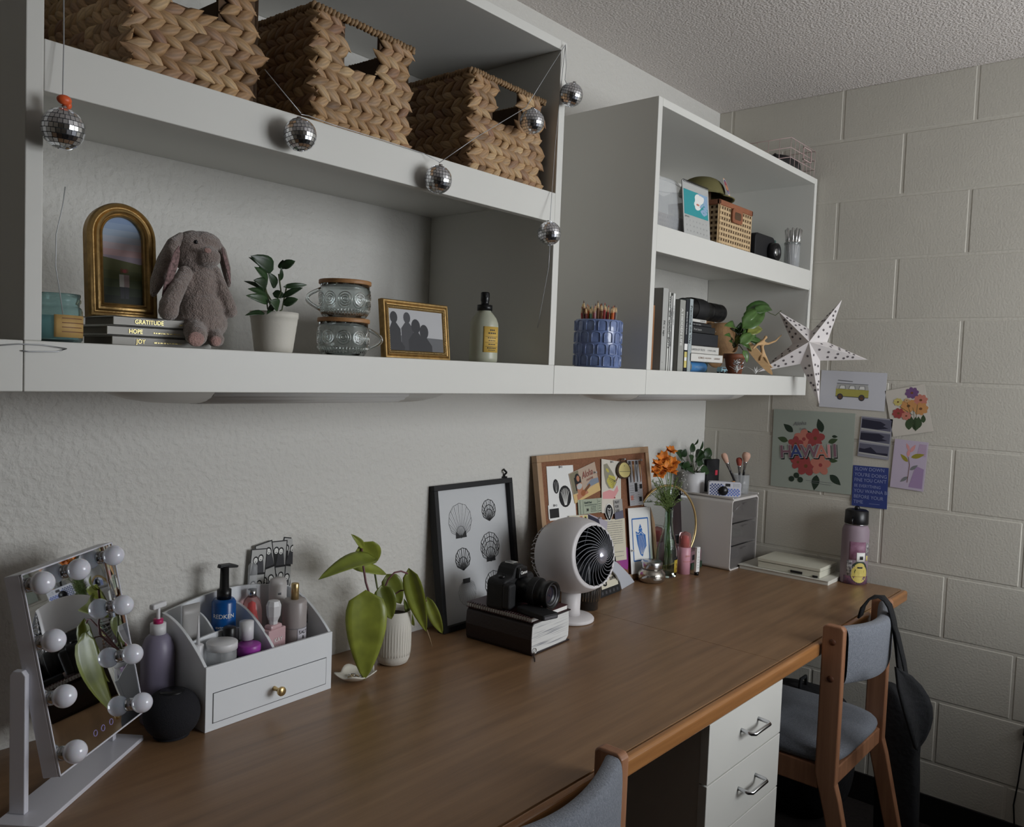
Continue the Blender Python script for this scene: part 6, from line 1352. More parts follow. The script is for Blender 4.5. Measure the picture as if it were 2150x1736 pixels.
for k,s in enumerate(('PRAY','FOR','SURF')): pr.text(s, w_*.08, h*(.80-.22*k), h*.20, K['dgrey'], sx=.9)
pr.build('lettering', t)
t, pr, w_, h = card('wave_photo', 'tilted purple-grey photo of a rock against a pale sky on the board', [C_(690,850),C_(905,905),C_(885,1055),C_(672,945)], mat('lilac_grey_photo',(170,164,176),.5), pin=C_(800,882)); pr.p([(0,h*.2),(0,h*.95),(w_*.55,h*.85),(w_*.62,h*.5),(w_*.78,h*.40),(w_*.70,h*.15),(w_*.9,0),(w_*.3,h*.05)], flat('dusk_navy',(38,38,56))); pr.build('picture', t)
t, pr, w_, h = card('ticket_stub', 'small stub with a yellow and a red picture above the fan', [C_(470,862),C_(685,838),C_(680,925),C_(480,935)], m_cream); 
pr.p([(w_*.78,h*.05),(w_*.95,h*.05),(w_*.95,h*.9),(w_*.78,h*.9)], K['yellow']).p(ell(w_*.86,h*.5,w_*.05,h*.25,12), K['black']).p([(w_*.55,h*.05),(w_*.72,h*.05),(w_*.72,h*.9),(w_*.55,h*.9)], K['tan']).p(ell(w_*.64,h*.6,w_*.05,h*.2,12), K['red']); pr.text('ON GO', w_*.15,h*.5,h*.25,K['black']); pr.build('stub_print', t)
t, pr, w_, h = card('magazine_strips', 'black and white magazine cutouts at the right of the cork board', [C_(1130,245),C_(1250,240),C_(1305,730),C_(1130,750)], mat('cool_newsprint',(178,178,182),.7), pin=C_(1248,242))
R = random.Random(12)
for k in range(4): a = w_*(.06+.25*k); pr.p([(a,h*.98),(a+w_*.20,h*.98),(a+w_*.14,h*.52),(a+w_*.07,h*.50)], K['brown' if k%2 else 'dgrey']).p([(a+w_*.05,h*.9),(a+w_*.15,h*.9),(a+w_*.12,h*.62)], K['tan' if k%2 else 'lgrey'])
for k,(a,c_) in enumerate(((.42,.30),(.78,.36),(.70,.08),(.08,.12))): pr.p([(w_*a,h*c_),(w_*(a+.20),h*c_),(w_*(a+.20),h*(c_+(.19 if k == 0 else .1))),(w_*a,h*(c_+(.19 if k == 0 else .1)))], K['black' if k < 3 else 'coral'])
for k in range(9): glyphline(pr, w_*.05, h*(.03+k*.05), w_*.3, K['grey'], .002, k); glyphline(pr, w_*.62, h*(.03+k*.05), w_*.12, K['grey'], .002, k+20)
pr.build('cutout_print', t)
t, pr, w_, h = card('keychain', 'yellow oval keychain with a dark rim hanging on the cork board', [C_(990,228),C_(1140,228),C_(1145,450),C_(995,450)], None, pin=C_(1062,235))
def egg(s2): return [(w_*(.5+.5*s2*math.cos(a)*(1-.12*math.sin(a))), h*(.44+.44*s2*math.sin(a))) for a in [2*PI*i/26 for i in range(26)]]
B().prism(egg(1), .004, pr.M).build('rim', mat('dark_walnut',(70,50,34),.5), t, world=True, bevel=.0008)
ky = B().prism(egg(.84), .005, pr.M).build('yellow_disc', mat('pale_yellow_enamel',(206,192,128),.4), t, world=True, bevel=.0006)
p2 = Print(pr.M @ T(0,0,.005), .0002); p2.ln([(w_*.1,h*.36),(w_*.9,h*.36)], .0012, K['dgrey']).text('x', w_*.46, h*.62, .008, K['dgrey']); p2.build('line_print', t)
B().tube([pr.M @ Vector((w_*.5+w_*.2*math.cos(a), h*.90+h*.09*math.sin(a), .002)) for a in [2*PI*i/18 for i in range(19)]], .0016, 6, cap=False).build('key_loop', mat('dark_walnut',(70,50,34),.5), t, world=True)
t, pr, w_, h = card('magenta_flyer', 'bright magenta flyer low on the cork board behind the letter', [C_(1010,1200),C_(1140,1172),C_(1170,1500),C_(1030,1345)], mat('magenta_paper',(148,62,136),.6), lift=.0004); pr.ln([(w_*.05,h*.2),(w_*.3,h*.05)], .001, K['orange']).ln([(w_*.05,h*.3),(w_*.36,h*.05)], .001, K['orange']).ln([(w_*.05,h*.4),(w_*.42,h*.05)], .001, K['orange']); pr.build('orange_lines', t)
t, pr, w_, h = card('blue_shell_print', 'white print of a blue conch shell in a blue border, bottom right of board', [C_(1097,775),C_(1355,758),C_(1398,1455),C_(1172,1500)], m_paper, pin=C_(1152,1240))
bl = flat('lino_blue',(44,104,176)); m0, m1, n0, n1 = w_*.14, w_*.86, h*.19, h*.83
pr.ln([(m0,n0),(m0,n1),(m1,n1),(m1,n0),(m0,n0)], .0042, bl)
cx_ = w_*.5; pr.p([(cx_-w_*.05,h*.70),(cx_,h*.75),(cx_+w_*.05,h*.70),(cx_+w_*.09,h*.64),(cx_-w_*.09,h*.64)], bl).p([(cx_-w_*.22,h*.64),(cx_-w_*.10,h*.61),(cx_,h*.66),(cx_+w_*.12,h*.60),(cx_+w_*.22,h*.57),(cx_+w_*.24,h*.40),(cx_+w_*.14,h*.34),(cx_+w_*.04,h*.24),(cx_-w_*.06,h*.28),(cx_-w_*.16,h*.44)], bl)
for k in range(6): a = -.12+.05*k; pr.ln([(cx_+w_*(a*.9),h*.57),(cx_+w_*(a*1.1+.03),h*.42),(cx_+w_*(.02+a*.3),h*.28)], .0011, K['white'])
pr.ln([(cx_-w_*.2,h*.60),(cx_-w_*.08,h*.585),(cx_,h*.62),(cx_+w_*.12,h*.575)], .0018, K['white']).ln([(cx_-w_*.05,h*.67),(cx_+w_*.05,h*.69)], .0015, K['white']); pr.build('shell_print', t)
# black leaning card with cream panel, white curved board
p1 = at(1301,1240,z=DZ); p0 = p1-Vector((.165,.012,0)); U_ = (p1-p0); 
t = thing('patterned_card', 'black card with a cream panel standing against the cork board behind the fan', 'card', p0)
Mx = frame(p0, U_, (0,.22,1)); ww, hh = .165, .105; B().box((0,0,0),(ww,hh,.003), M=Mx).build('card_body', K['black'], t, world=True)
pr = Print(Mx @ T(0,0,.003), .0002); pr.p([(.060,.022),(.158,.022),(.158,.064),(.060,.064)], m_cream); pr.text('G', .066,.030,.036,K['black'],bold=.001).text('SUPER', .110,.042,.013,K['black'],bold=.0003)
for k in range(7): pr.text('x' if k%2 else '+', .03+k*.018, .080, .012, K['lgrey']); pr.text('+' if k%2 else 'x', .035+k*.018, .066, .012, K['lgrey']); pr.p([(.012+k*.022,.006),(.022+k*.022,.006),(.022+k*.022,.015),(.012+k*.022,.015)], K['dgrey'])
pr.build('card_print', t)
p0, p1 = at(1302,1237,z=DZ), at(1329,1221,z=DZ); Ux = (p1-p0); Nx = Vector((Ux.y,-Ux.x,0)).normalized(); Mx = frame(p0, Ux, (0,0,1)); MxI = Mx.inverted()
t = thing('curved_stand', 'white curved flat stand leaning by the silver jar', 'stand', p0)
poly = [(1302,1237),(1329,1221),(1319,1207),(1304,1191),(1291,1179),(1279,1175),(1271,1179),(1270,1185),(1277,1192),(1290,1206),(1298,1221)]
pp = [MxI @ onpl(u,v,p0,Nx) for u,v in poly]; B().prism([(q_.x,max(0,q_.y)) for q_ in pp], .006, Mx).build('stand_plate', mat('pale_grey_plastic',(186,190,198),.4), t, world=True, bevel=.0012)
# ------------------------------------------------------------------ silver jar, vase with flowers
c = at(1367,1220,z=DZ); m_merc = mat('mercury_glass', (196,192,184), .16, .95, var=.15, vscale=120, bump=.0006, bscale=160)
t = thing('silver_candle_jar', 'squat mercury-silver candle jar with a silver lid near the vase', 'jar', (c.x,c.y,DZ)); B().lathe([(0,0),(.036,0),(.043,.006),(.0455,.018),(.044,.030),(.036,.040),(.029,.044),(0,.044)], 48).build('jar_body', m_merc, t)
B().lathe([(0,.044),(.033,.044),(.0345,.046),(.0345,.064),(.032,.067),(0,.068)], 40).build('lid', m_silver, t)
wrap_text(t, 'VOLCANO', .0455, .014, .006, -.55, K['lgrey'])
c = at(1398,1209,z=DZ); q = pm(c); m_gg = mat('green_tinted_glass', (222,236,228), .03, trans=1, ior=1.22)
t = thing('glass_vase', 'clear glass bottle vase with a yellow label holding orange flowers', 'vase', (c.x,c.y,DZ)); hv = .232
prof = [(0,.004),(.030,.001),(.034,.005),(.035,.055),(.034,.085),(.028,.115),(.018,.150),(.0135,.180),(.0125,.215),(.0145,.222),(.0145,hv),(.0125,hv),(.0105,.215),(.0115,.180),(.016,.150),(.026,.115),(.032,.085),(.033,.055),(.032,.008),(0,.008)]
B().lathe(prof, 40).build('vase_glass', m_gg, t); wrap_patch(t, .0350, .018, .060, -.25, 1.0, mat('yellow_chico_label',(176,152,50),.5), 'yellow_label'); wrap_patch(t, .0350, .060, .068, -.25, 1.0, K['black'], 'label_band', .0004); wrap_text(t, 'Topo', .0355, .040, .012, .3, K['brown']); wrap_text(t, 'CHICO', .0355, .028, .007, .3, K['brown'])
vt = Vector((c.x,c.y,DZ+hv)); YV = c.y
m_orp = objvar('orange_petal', [(222,116,34),(240,146,48),(232,130,40)], .6, .0002, 100); m_grs = mat('green_flower_stem', (96,122,60), .6); m_grf = objvar('feathery_green', [(92,118,56),(120,142,76)], .6)
heads = [(1407,949,11),(1393,966,14),(1379,978,12),(1412,975,13),(1385,996,14),(1400,985,13),(1409,992,12),(1376,990,10)]
for k,(u,v,r_) in enumerate(heads):
    hd = at(u,v,y=YV+random.uniform(-.02,.01)); tf = thing('orange_flower', ['topmost orange flower with open petals in the glass vase','orange flower just below the topmost bloom in the vase','orange flower at the far left of the bouquet','orange flower at the right of the bouquet','largest low orange flower at the left of the bouquet','orange flower in the centre of the bouquet','orange flower low at the right of the bouquet','orange bud at the left edge of the bouquet'][k], 'flower', vt, group='orange flowers in the glass vase')
    bt = Vector((c.x+random.uniform(-.012,.012), c.y+random.uniform(-.012,.012), DZ+.02)); B().tube([bt, vt+Vector((random.uniform(-.005,.005),random.uniform(-.005,.005),-.01)), vt.lerp(hd,.5)+Vector((0,0,.008)), hd], .0011, 6).build('stem', m_grs, tf, world=True)
    R = random.Random(k); ax = (CAM-hd).normalized()*.5+Vector((R.uniform(-.4,.4),-.2,.8)); ax.normalize(); e1 = ax.orthogonal().normalized(); e2 = ax.cross(e1); rr = r_*q*1.45
    for j in range(9):
        a = 2*PI*j/9+R.uniform(-.2,.2); o_ = e1*math.cos(a)+e2*math.sin(a); up_ = .35 if j%2 else .75
        b = B(); leaf(b, hd+o_*.0015, hd+(o_+ax*up_).normalized()*rr*R.uniform(.85,1.1), rr*1.0, ax-o_*up_, .12, .05, 4, 4, .38); b.build('petal', m_orp, tf, world=True, solid=.0004)
    B().ball(hd+ax*.003, .0035, 10, 6).build('flower_centre', mat('flower_centre',(176,96,30),.7), tf, world=True)
tf = thing('green_filler', 'feathery green filler stems among the orange flowers in the vase', 'greenery', vt); b = B(); R = random.Random(31)
for k in range(44):
    tip = at(R.uniform(1368,1440), R.uniform(1000,1062), y=YV+R.uniform(-.03,.02)); base_ = vt+Vector((R.uniform(-.006,.006),R.uniform(-.006,.006),-.02)); mid = base_.lerp(tip,.5)+Vector((0,0,.01)); b.tube([base_,mid,tip], .0006, 4)
    for j in range(14):
        f_ = .3+.7*j/14; p_ = base_.lerp(mid,f_*2) if f_ < .5 else mid.lerp(tip,f_*2-1); d_ = Vector((R.uniform(-1,1),R.uniform(-1,1),R.uniform(.0,1))).normalized(); b.tube([p_, p_+d_*.013], [.0013,.0004], 3, cap=False)
o = b.build('feathery_sprigs', m_grf, tf, world=True); o['kind'] = 'stuff'
b = B()
for k in range(30): p_ = at(R.uniform(1425,1445), R.uniform(990,1050), y=YV+R.uniform(-.02,.02)); b.ball(p_, .0014, 5, 4)
o = b.build('tiny_white_buds', m_paper, tf, world=True); o['kind'] = 'stuff'
# round gold mirror behind
c = at(1400,1130,y=-.075); q = pm(c); Rm_ = .143
rc = at(1400,1120,y=-.06)
t = thing('round_mirror', 'round table mirror with a thin gold rim behind the vase', 'mirror', (-.39,-.08,DZ)); Mm = frame(Vector((-.392,-.080,DZ+Rm_+.005)), (.95,-.27,0), (0,.06,1))
B().lathe([(0,0),(Rm_-.004,0)], 72, Mm).build('mirror_glass', m_mirror, t, world=True); B().tube([Mm @ Vector(((Rm_-.002)*math.cos(2*PI*i/72), (Rm_-.002)*math.sin(2*PI*i/72), 0)) for i in range(73)], .0042, 8, cap=False).build('gold_rim', m_goldlt, t, world=True)
B().lathe([(0,-.004),(Rm_-.003,-.004)], 48, Mm).build('backing', m_black, t, world=True)
# pink spray, white tube, cosmetics
c = at(1435,1203,z=DZ); q = pm(c); r = 13.5*q; hh = at(1438,1115,y=c.y).z-DZ; t = thing('pink_bottle', 'pale pink bottle with a clear dome cap over a coral nozzle', 'bottle', (c.x,c.y,DZ))
B().lathe([(0,0),(r,0),(r,hh*.62),(r-.002,hh*.63),(0,hh*.63)], 28).build('bottle', mat('candy_pink',(206,150,164),.4), t); B().lathe([(0,hh*.63),(r*.7,hh*.63),(r*.6,hh*.88),(0,hh*.9)], 20).build('nozzle', mat('coral_nozzle',(206,76,66),.4), t); B().lathe([(r-.001,hh*.63),(r-.001,hh*.86),(r*.8,hh*.96),(0,hh),(0,hh-.002),(r*.75,hh*.94),(r-.0025,hh*.86),(r-.0025,hh*.63)], 28).build('dome_cap', m_pinkg, t)
wrap_text(t, 'glow', r, hh*.42, .009, -.5, K['coral']); wrap_patch(t, r, hh*.30, hh*.31, -1.2, .3, K['coral'], 'thin_line')
c = at(1462,1207,z=DZ); t = thing('cosmetic_tube', 'small white square-topped tube beside the pink bottle', 'tube', (c.x,c.y,DZ), -.2); B().prism([(-.0085,-.005),(.0085,-.005),(.0085,.005),(-.0085,.005)], .084, T(0,0,.011)).build('tube_body', m_paper, t, bevel=.001); B().lathe([(0,0),(.0075,0),(.0075,.012),(0,.012)], 18).build('dark_cap', m_black, t)
pr = Print(PM[t.name] @ frame((-.0085,-.005,.011),(1,0,0),(0,0,1))); pr.text('x', .006,.066,.008,K['black']); 
for k in range(5): glyphline(pr, .004, .014+k*.009, .009, K['grey'], .0018, k)
pr.build('print', t)
c = at(1482,1196,z=DZ); t = thing('eyeshadow_box', 'small mauve and green cosmetic boxes stacked beside the drawers', 'box', (c.x,-.14,DZ)); B().box((c.x-.045,-.15,DZ),(c.x+.03,-.11,DZ+.022)).build('green_box', mat('dark_green_card2',(44,62,48),.5), t, world=True, bevel=.001); B().box((c.x-.05,-.145,DZ+.022),(c.x+.03,-.11,DZ+.062)).build('mauve_box', mat('mauve_card',(120,92,98),.5), t, world=True, bevel=.001); B().box((c.x-.035,-.1465,DZ+.032),(c.x+.02,-.1445,DZ+.050)).build('black_window', K['black'], t, world=True)
t = thing('black_compact', 'small black boxy cosmetic bottle with a mauve body in front of the round mirror', 'bottle', (at(1418,1190,z=DZ).x,-.10,DZ)); B().box((-.014,-.01,0),(.014,.01,.085)).build('bottle', mat('mauve_card',(120,92,98),.5), t, bevel=.002); B().box((-.012,-.009,.085),(.012,.009,.115)).build('cap', m_black, t, bevel=.001); B().lathe([(0,0),(.004,0),(.004,.0012),(0,.0012)], 14, T(0,-.009,.1) @ RX(PI/2)).build('round_mark', m_silver, t)
# ------------------------------------------------------------------ acrylic drawer tower
m_smd = mat('smoky_drawer_acrylic', (120,116,114), .08, alpha=.42); m_wbox = mat('white_drawer_case', (206,202,198), .35)
xl, xr, yf, yb_, zt_ = -.243, -.034, -.246, -.05, DZ+.249
t = thing('drawer_tower', 'white cosmetic drawer case with three smoky clear drawers in the corner', 'drawer case', ((xl+xr)/2,(yf+yb_)/2,DZ))
b = B(); th = .004; oc = rrect(xr-xl, zt_-DZ-.004, .012, 5); ic = [(th+(a)*(xr-xl-2*th)/(xr-xl), th+c_*(zt_-DZ-.004-2*th)/(zt_-DZ-.004)) for a,c_ in oc]
n = len(oc); Mq = Matrix(((1,0,0,xl),(0,0,1,0),(0,1,0,DZ),(0,0,0,1)))
vs = [Mq @ Vector((a,c_,yf)) for a,c_ in oc]+[Mq @ Vector((a,c_,yf)) for a,c_ in ic]+[Mq @ Vector((a,c_,yb_)) for a,c_ in oc]+[Mq @ Vector((a,c_,yb_)) for a,c_ in ic]
fs = [(i,(i+1)%n,n+(i+1)%n,n+i) for i in range(n)]+[(2*n+i,2*n+(i+1)%n,(i+1)%n,i) for i in range(n)]+[(n+i,n+(i+1)%n,3*n+(i+1)%n,3*n+i) for i in range(n)]
b.add(vs, fs); b.poly([Mq @ Vector((a,c_,yb_)) for a,c_ in oc]); b.build('case', m_wbox, t, world=True)
B().box((xl+.010,yf,zt_-.004),(xr-.010,yb_,zt_)).build('top_lip', m_wbox, t, world=True, bevel=.0015)
B().box((xl+.002,yf-.001,zt_),(xl+.007,yb_,zt_+.006)).build('top_rail', m_wbox, t, world=True, bevel=.001); B().box((xr-.007,yf-.001,zt_),(xr-.002,yb_,zt_+.006)).build('top_rail', m_wbox, t, world=True, bevel=.001)
for k in range(3):
    z0 = DZ+.007+k*.079; z1 = z0+.074; dq = B().box((xl+.007,yf+.002,z0),(xr-.007,yf+.005,z1)).box((xl+.007,yf+.005,z0),(xl+.010,yb_-.01,z1-.01)).box((xr-.010,yf+.005,z0),(xr-.007,yb_-.01,z1-.01)).box((xl+.01,yf+.005,z0),(xr-.01,yb_-.01,z0+.002)).build('drawer', m_smd, t, world=True)
    xm = (xl+xr)/2; B().box((xm-.02,yf-.004,z1-.014),(xm+.02,yf+.002,z1-.010)).build('pull_tab', m_smd, dq, world=True, bevel=.001)
def inside(name,label,cat,x,y,z,build): tt = thing(name,label,cat,(x,y,z)); build(tt)
inside('powder_puff','round white powder puff inside the top smoky drawer','puff',xl+.045,yf+.03,DZ+.168, lambda tt: B().ball((0,0,.019),(.019,.012,.018),16,10).build('puff', m_paper, tt))
inside('hair_clip','silver hair clip inside the top smoky drawer','hair clip',xr-.06,yf+.05,DZ+.168, lambda tt: B().tube([(-.03,0,.02),(0,-.004,.04),(.03,0,.03),(.04,0,.018)], [.004,.007,.006,.003], 8).build('clip', m_silver, tt))
inside('green_pouch','dark green pouch inside the middle smoky drawer','pouch',xl+.11,yf+.06,DZ+.0885, lambda tt: B().ball((0,0,.022),(.07,.04,.021),18,10).build('pouch', mat('dark_green_satin',(44,66,54),.4,bump=.003,bscale=40), tt))
inside('navy_pouch','dark blue pouch inside the bottom smoky drawer','pouch',xl+.10,yf+.07,DZ+.010, lambda tt: B().ball((0,0,.028),(.075,.045,.027),18,10).build('pouch', mat('dark_navy_satin',(34,42,60),.4,bump=.003,bscale=40), tt))
# things on the tower
ZK = zt_+.0062
ZK = zt_+.0002
c = at(1463,1030,z=ZK); c.x = -.205; c.y = -.125
t = thing('mug_plant', 'dark leafy plant growing in a white mug on top of the drawer case', 'plant', (-.203,-.075,ZK)); rM = .037
B().lathe([(0,0),(rM-.003,0),(rM,.003),(rM,.075),(rM-.003,.075),(rM-.003,.066),(0,.066)], 36).build('mug', m_white, t); B().tube([(rM-.002+.0*math.cos(a)+.020*math.sin(a), -.004, .038+.022*math.cos(a)) for a in [PI*i/12 for i in range(13)]], .004, 8).build('handle', m_white, t)
B().lathe([(0,.067),(rM-.003,.067)], 20).build('soil', m_soil, t)
R = random.Random(6); bs = Vector((-.203,-.075,ZK+.067))
for k,(u0,v0,u1,v1,w_) in enumerate(((1432,962,1418,948,24),(1428,958,1440,942,20),(1450,950,1455,930,14),(1455,935,1466,921,8),(1470,945,1476,925,6),(1440,985,1425,975,20),(1450,975,1446,955,22),(1462,970,1470,945,26),(1475,975,1490,955,26),(1480,960,1490,940,20),(1455,990,1440,985,18),(1470,990,1488,985,20),(1460,955,1480,950,20),(1485,972,1500,985,18),(1445,968,1430,985,20),(1468,980,1462,960,24))):
    a_, c_ = at(u0,v0,y=-.085+R.uniform(-.02,.02)), at(u1,v1,y=-.095+R.uniform(-.02,.02)); B().tube([bs+Vector((R.uniform(-.01,.01),R.uniform(-.01,.01),-.004)), a_], .001, 5).build('stem', m_stem, t, world=True)
    b = B(); leaf(b, a_, c_, w_*pm(a_), (R.uniform(-.6,0),-.8,.4), .1, .1, 6, 4, .7); b.build('leaf', m_leafd, t, world=True, solid=.0005)
c = at(1507,1045,z=ZK); t = thing('disposable_camera', 'blue and white checkered disposable camera on the drawer case', 'camera', (-.192,-.188,ZK), -.95); wC = .112; hC = .052
b = B().prism(rrect(wC,hC,.008), .026, Matrix(((1,0,0,-wC/2),(0,0,-1,.013),(0,1,0,0),(0,0,0,1)))); b.build('camera_body', mat('off_white_card',(196,196,204),.5), t, bevel=.001)
pr = Print(PM[t.name] @ frame((-wC/2,-.013,0),(1,0,0),(0,0,1))); s_c = .0052
for i in range(20):
    for j in range(9):
        if (i+j)%2: continue
        x, z = .004+i*s_c, .003+j*s_c
        if x+s_c > wC-.003 or z+s_c > hC-.003 or (z > .028 and x > .05): continue
        pr.p([(x,z),(x+s_c,z),(x+s_c,z+s_c),(x,z+s_c)], K['navy'] if x < .045 else flat('pale_cobalt',(96,120,196)))
pr.build('check_pattern', t)
B().lathe([(0,0),(.017,0),(.015,.006),(0,.007)], 28, T(-.005,-.0135,.020) @ RX(PI/2)).build('lens_ring', m_black, t); B().box((.002,-.0145,.036),(.018,-.0125,.046)).build('viewfinder', K['black'], t, bevel=.0005); B().box((.030,-.0145,.035),(.050,-.0125,.047)).build('flash', m_acry, t, bevel=.0005); B().lathe([(0,hC),(.006,hC),(.006,hC+.002),(0,hC+.002)], 14, T(.03,0,0)).build('shutter_button', K['orange'], t)
t = thing('black_pouch', 'black upright pouch with a small red tag behind the mug plant', 'pouch', (-.118,-.100,ZK), -.3); B().box((-.035,-.008,0),(.030,.008,.118)).build('pouch_body', m_matteb, t, bevel=.004, seg=3); B().box((.006,-.0100,.060),(.018,-.0078,.078)).build('red_tag', mat('hot_red_tag',(206,56,76),.5), t)
t = thing('brush_cup', 'clear cup holding three soft makeup brushes on the drawer case', 'cup', (-.080,-.195,ZK)); B().lathe([(0,.002),(.030,.002),(.031,.07),(.029,.07),(.028,.004),(0,.004)], 30).build('cup_glass', m_acry, t)
m_br = mat('peach_bristle', (206,166,146), .9, bump=.001, bscale=500); m_br2 = mat('rust_bristle', (150,70,58), .9, bump=.001, bscale=500)
for k,(u,v,m_,lab_) in enumerate(((1521,958,m_br,'left peach-tipped makeup brush in the clear cup'),(1552,966,m_br2,'middle rust-red makeup brush in the clear cup'),(1567,956,m_br,'right large peach makeup brush in the clear cup'))):
    tip = at(u,v,y=-.17-.025*k); bot = Vector((-.080+.008*(k-1),-.195,ZK+.006)); d = tip-bot; L_ = d.length; d.normalize()
    tb = thing('makeup_brush', lab_, 'brush', bot, group='makeup brushes in the clear cup', rot=d.to_track_quat('Z','Y').to_matrix().to_4x4())
    B().lathe([(0,0),(.003,.002),(.0042,L_*.5),(.004,L_*.66),(0,L_*.66)], 12).build('handle', mat('black_handle',(30,28,30),.3), tb); B().lathe([(.0042,L_*.62),(.0065,L_*.80),(.0075,L_*.84),(0,L_*.84)], 14).build('ferrule', m_silver, tb)
    w_ = .011 if k < 2 else .015; B().lathe([(.007,L_*.83),(w_*.9,L_*.93),(w_,L_*1.0),(w_*.8,L_*1.06),(0,L_*1.09)], 18).build('bristles', m_, tb)
# ------------------------------------------------------------------ flat boxes and bottle by the block wall
t = thing('white_folder', 'flat white folder box lying on the desk by the block wall', 'folder', (-.105,-.41,DZ)); B().box((-.172,-.560,DZ),(-.008,-.250,DZ+.013)).build('folder_body', mat('chalk_white',(204,202,192),.6), t, world=True, bevel=.001); B().box((-.176,-.562,DZ+.013),(-.008,-.245,DZ+.0148)).build('folder_flap', mat('chalk_white',(204,202,192),.6), t, world=True)
t = thing('white_game_box', 'white flat box with a black latch lying on the white folder', 'box', (-.1,-.42,DZ+.0148)); z0 = DZ+.0150; B().box((-.162,-.528,z0),(-.012,-.312,z0+.021)).build('box_base', mat('bone_white',(198,196,180),.55), t, world=True, bevel=.002); B().box((-.164,-.530,z0+.0225),(-.010,-.310,z0+.034)).build('box_lid', mat('bone_white',(198,196,180),.55), t, world=True, bevel=.002); B().box((-.1655,-.47,z0+.004),(-.1625,-.43,z0+.012)).box((-.1655,-.522,z0+.002),(-.1625,-.505,z0+.008)).build('black_latch', K['black'], t, world=True)
m_shadowline = K['dgrey']; B().box((-.160,-.526,z0+.021),(-.014,-.314,z0+.0226)).build('lid_gap', m_shadowline, t, world=True)
c = at(1793,1226,z=DZ); r = .0425; t = thing('water_bottle', 'mauve insulated water bottle covered in stickers with a black flip lid', 'bottle', (-.052-.002,c.y+.012,DZ)); q = pm(PM[t.name].translation); hb_ = at(1793,1104,y=c.y).z-DZ; hl = at(1793,1072,y=c.y).z-DZ
m_mv = mat('mauve_powder_coat', (142,126,136), .55, bump=.0002, bscale=900)
B().lathe([(0,0),(r-.003,0),(r,.003),(r,hb_-.022),(r-.004,hb_-.010),(r-.008,hb_-.003),(0,hb_-.003)], 44).build('bottle_body', m_mv, t); B().lathe([(r-.008,hb_-.003),(r-.006,hb_)], 40).build('steel_ring', m_silver, t, solid=.001)
B().lathe([(0,hb_),(r-.006,hb_),(r-.005,hb_+.003),(r-.006,hl-.008),(r-.012,hl-.004),(0,hl-.004)], 36).build('lid', m_black, t); B().ball((0,0,hl), (.009,.009,.008), 14, 8).build('spout', m_black, t)
B().tube([(-r+.004,0,hb_+.004),(-r-.004,0,hb_+.008),(-r-.004,0,hb_+.016),(-r+.006,0,hb_+.022)], .004, 8).build('carry_loop', m_black, t)
def stick(a0, a1, z0, z1, m_, name='sticker', off=.0003, wav=0): return B().grid(lambda u,v: Vector(((r+off)*math.sin(a0+(a1-a0)*u), -(r+off)*math.cos(a0+(a1-a0)*u), z0+(z1-z0)*v+wav*math.sin(u*9))), 14, 2).build(name, m_, t, solid=.0002)
av = -.95
def stick_ell(ac, zc, ra, rz_, m_, name='sticker', off=.0004):
    b = B(); n = 24; vs = [Vector(((r+off)*math.sin(ac), -(r+off)*math.cos(ac), zc))]
    for k in (.5,1):
        for i in range(n): a = 2*PI*i/n; aa = ac+ra*k*math.cos(a)/r; vs.append(Vector(((r+off)*math.sin(aa), -(r+off)*math.cos(aa), zc+rz_*k*math.sin(a))))
    b.add(vs, [(0,1+i,1+(i+1)%n) for i in range(n)]+[(1+i,1+n+i,1+n+(i+1)%n,1+(i+1)%n) for i in range(n)]); return b.build(name, m_, t)
stick(av-1.1, av+1.2, .002, .028, mat('dark_floral_band',(70,56,84),.5,col2=(126,84,96),vscale=70)); stick(av-.7, av+.55, hb_*.42, hb_*.72, mat('dusky_rose_sticker',(120,78,100),.5,col2=(146,108,130),vscale=50), 'sticker')
stick_ell(av+.15, .042, .031, .038, K['dgreen']); stick_ell(av+.15, .038, .028, .030, mat('sticker_yellow',(198,182,98),.5), off=.0006); stick_ell(av+.15, .060, .017, .014, mat('sticker_yellow',(198,182,98),.5), off=.0007)
stick(av-.05, av+.35, .056, .061, K['black'], off=.0009); stick(av-.42, av+.70, .028, .029, K['brown'], off=.0009)
stick(av-.15, av+.52, .078, .108, K['white'], off=.0007); stick(av+.08, av+.36, .085, .096, K['black'], off=.0010)
stick(av-.85, av-.45, .030, .080, mat('ink_scribble_sticker',(196,192,192),.5,col2=(40,36,44),vscale=120), off=.0004); stick(av+.60, av+1.0, .095, .140, mat('ink_scribble_sticker',(196,192,192),.5,col2=(40,36,44),vscale=120), off=.0004); stick(av+.66, av+.86, .080, .097, K['yellow'], off=.0006)
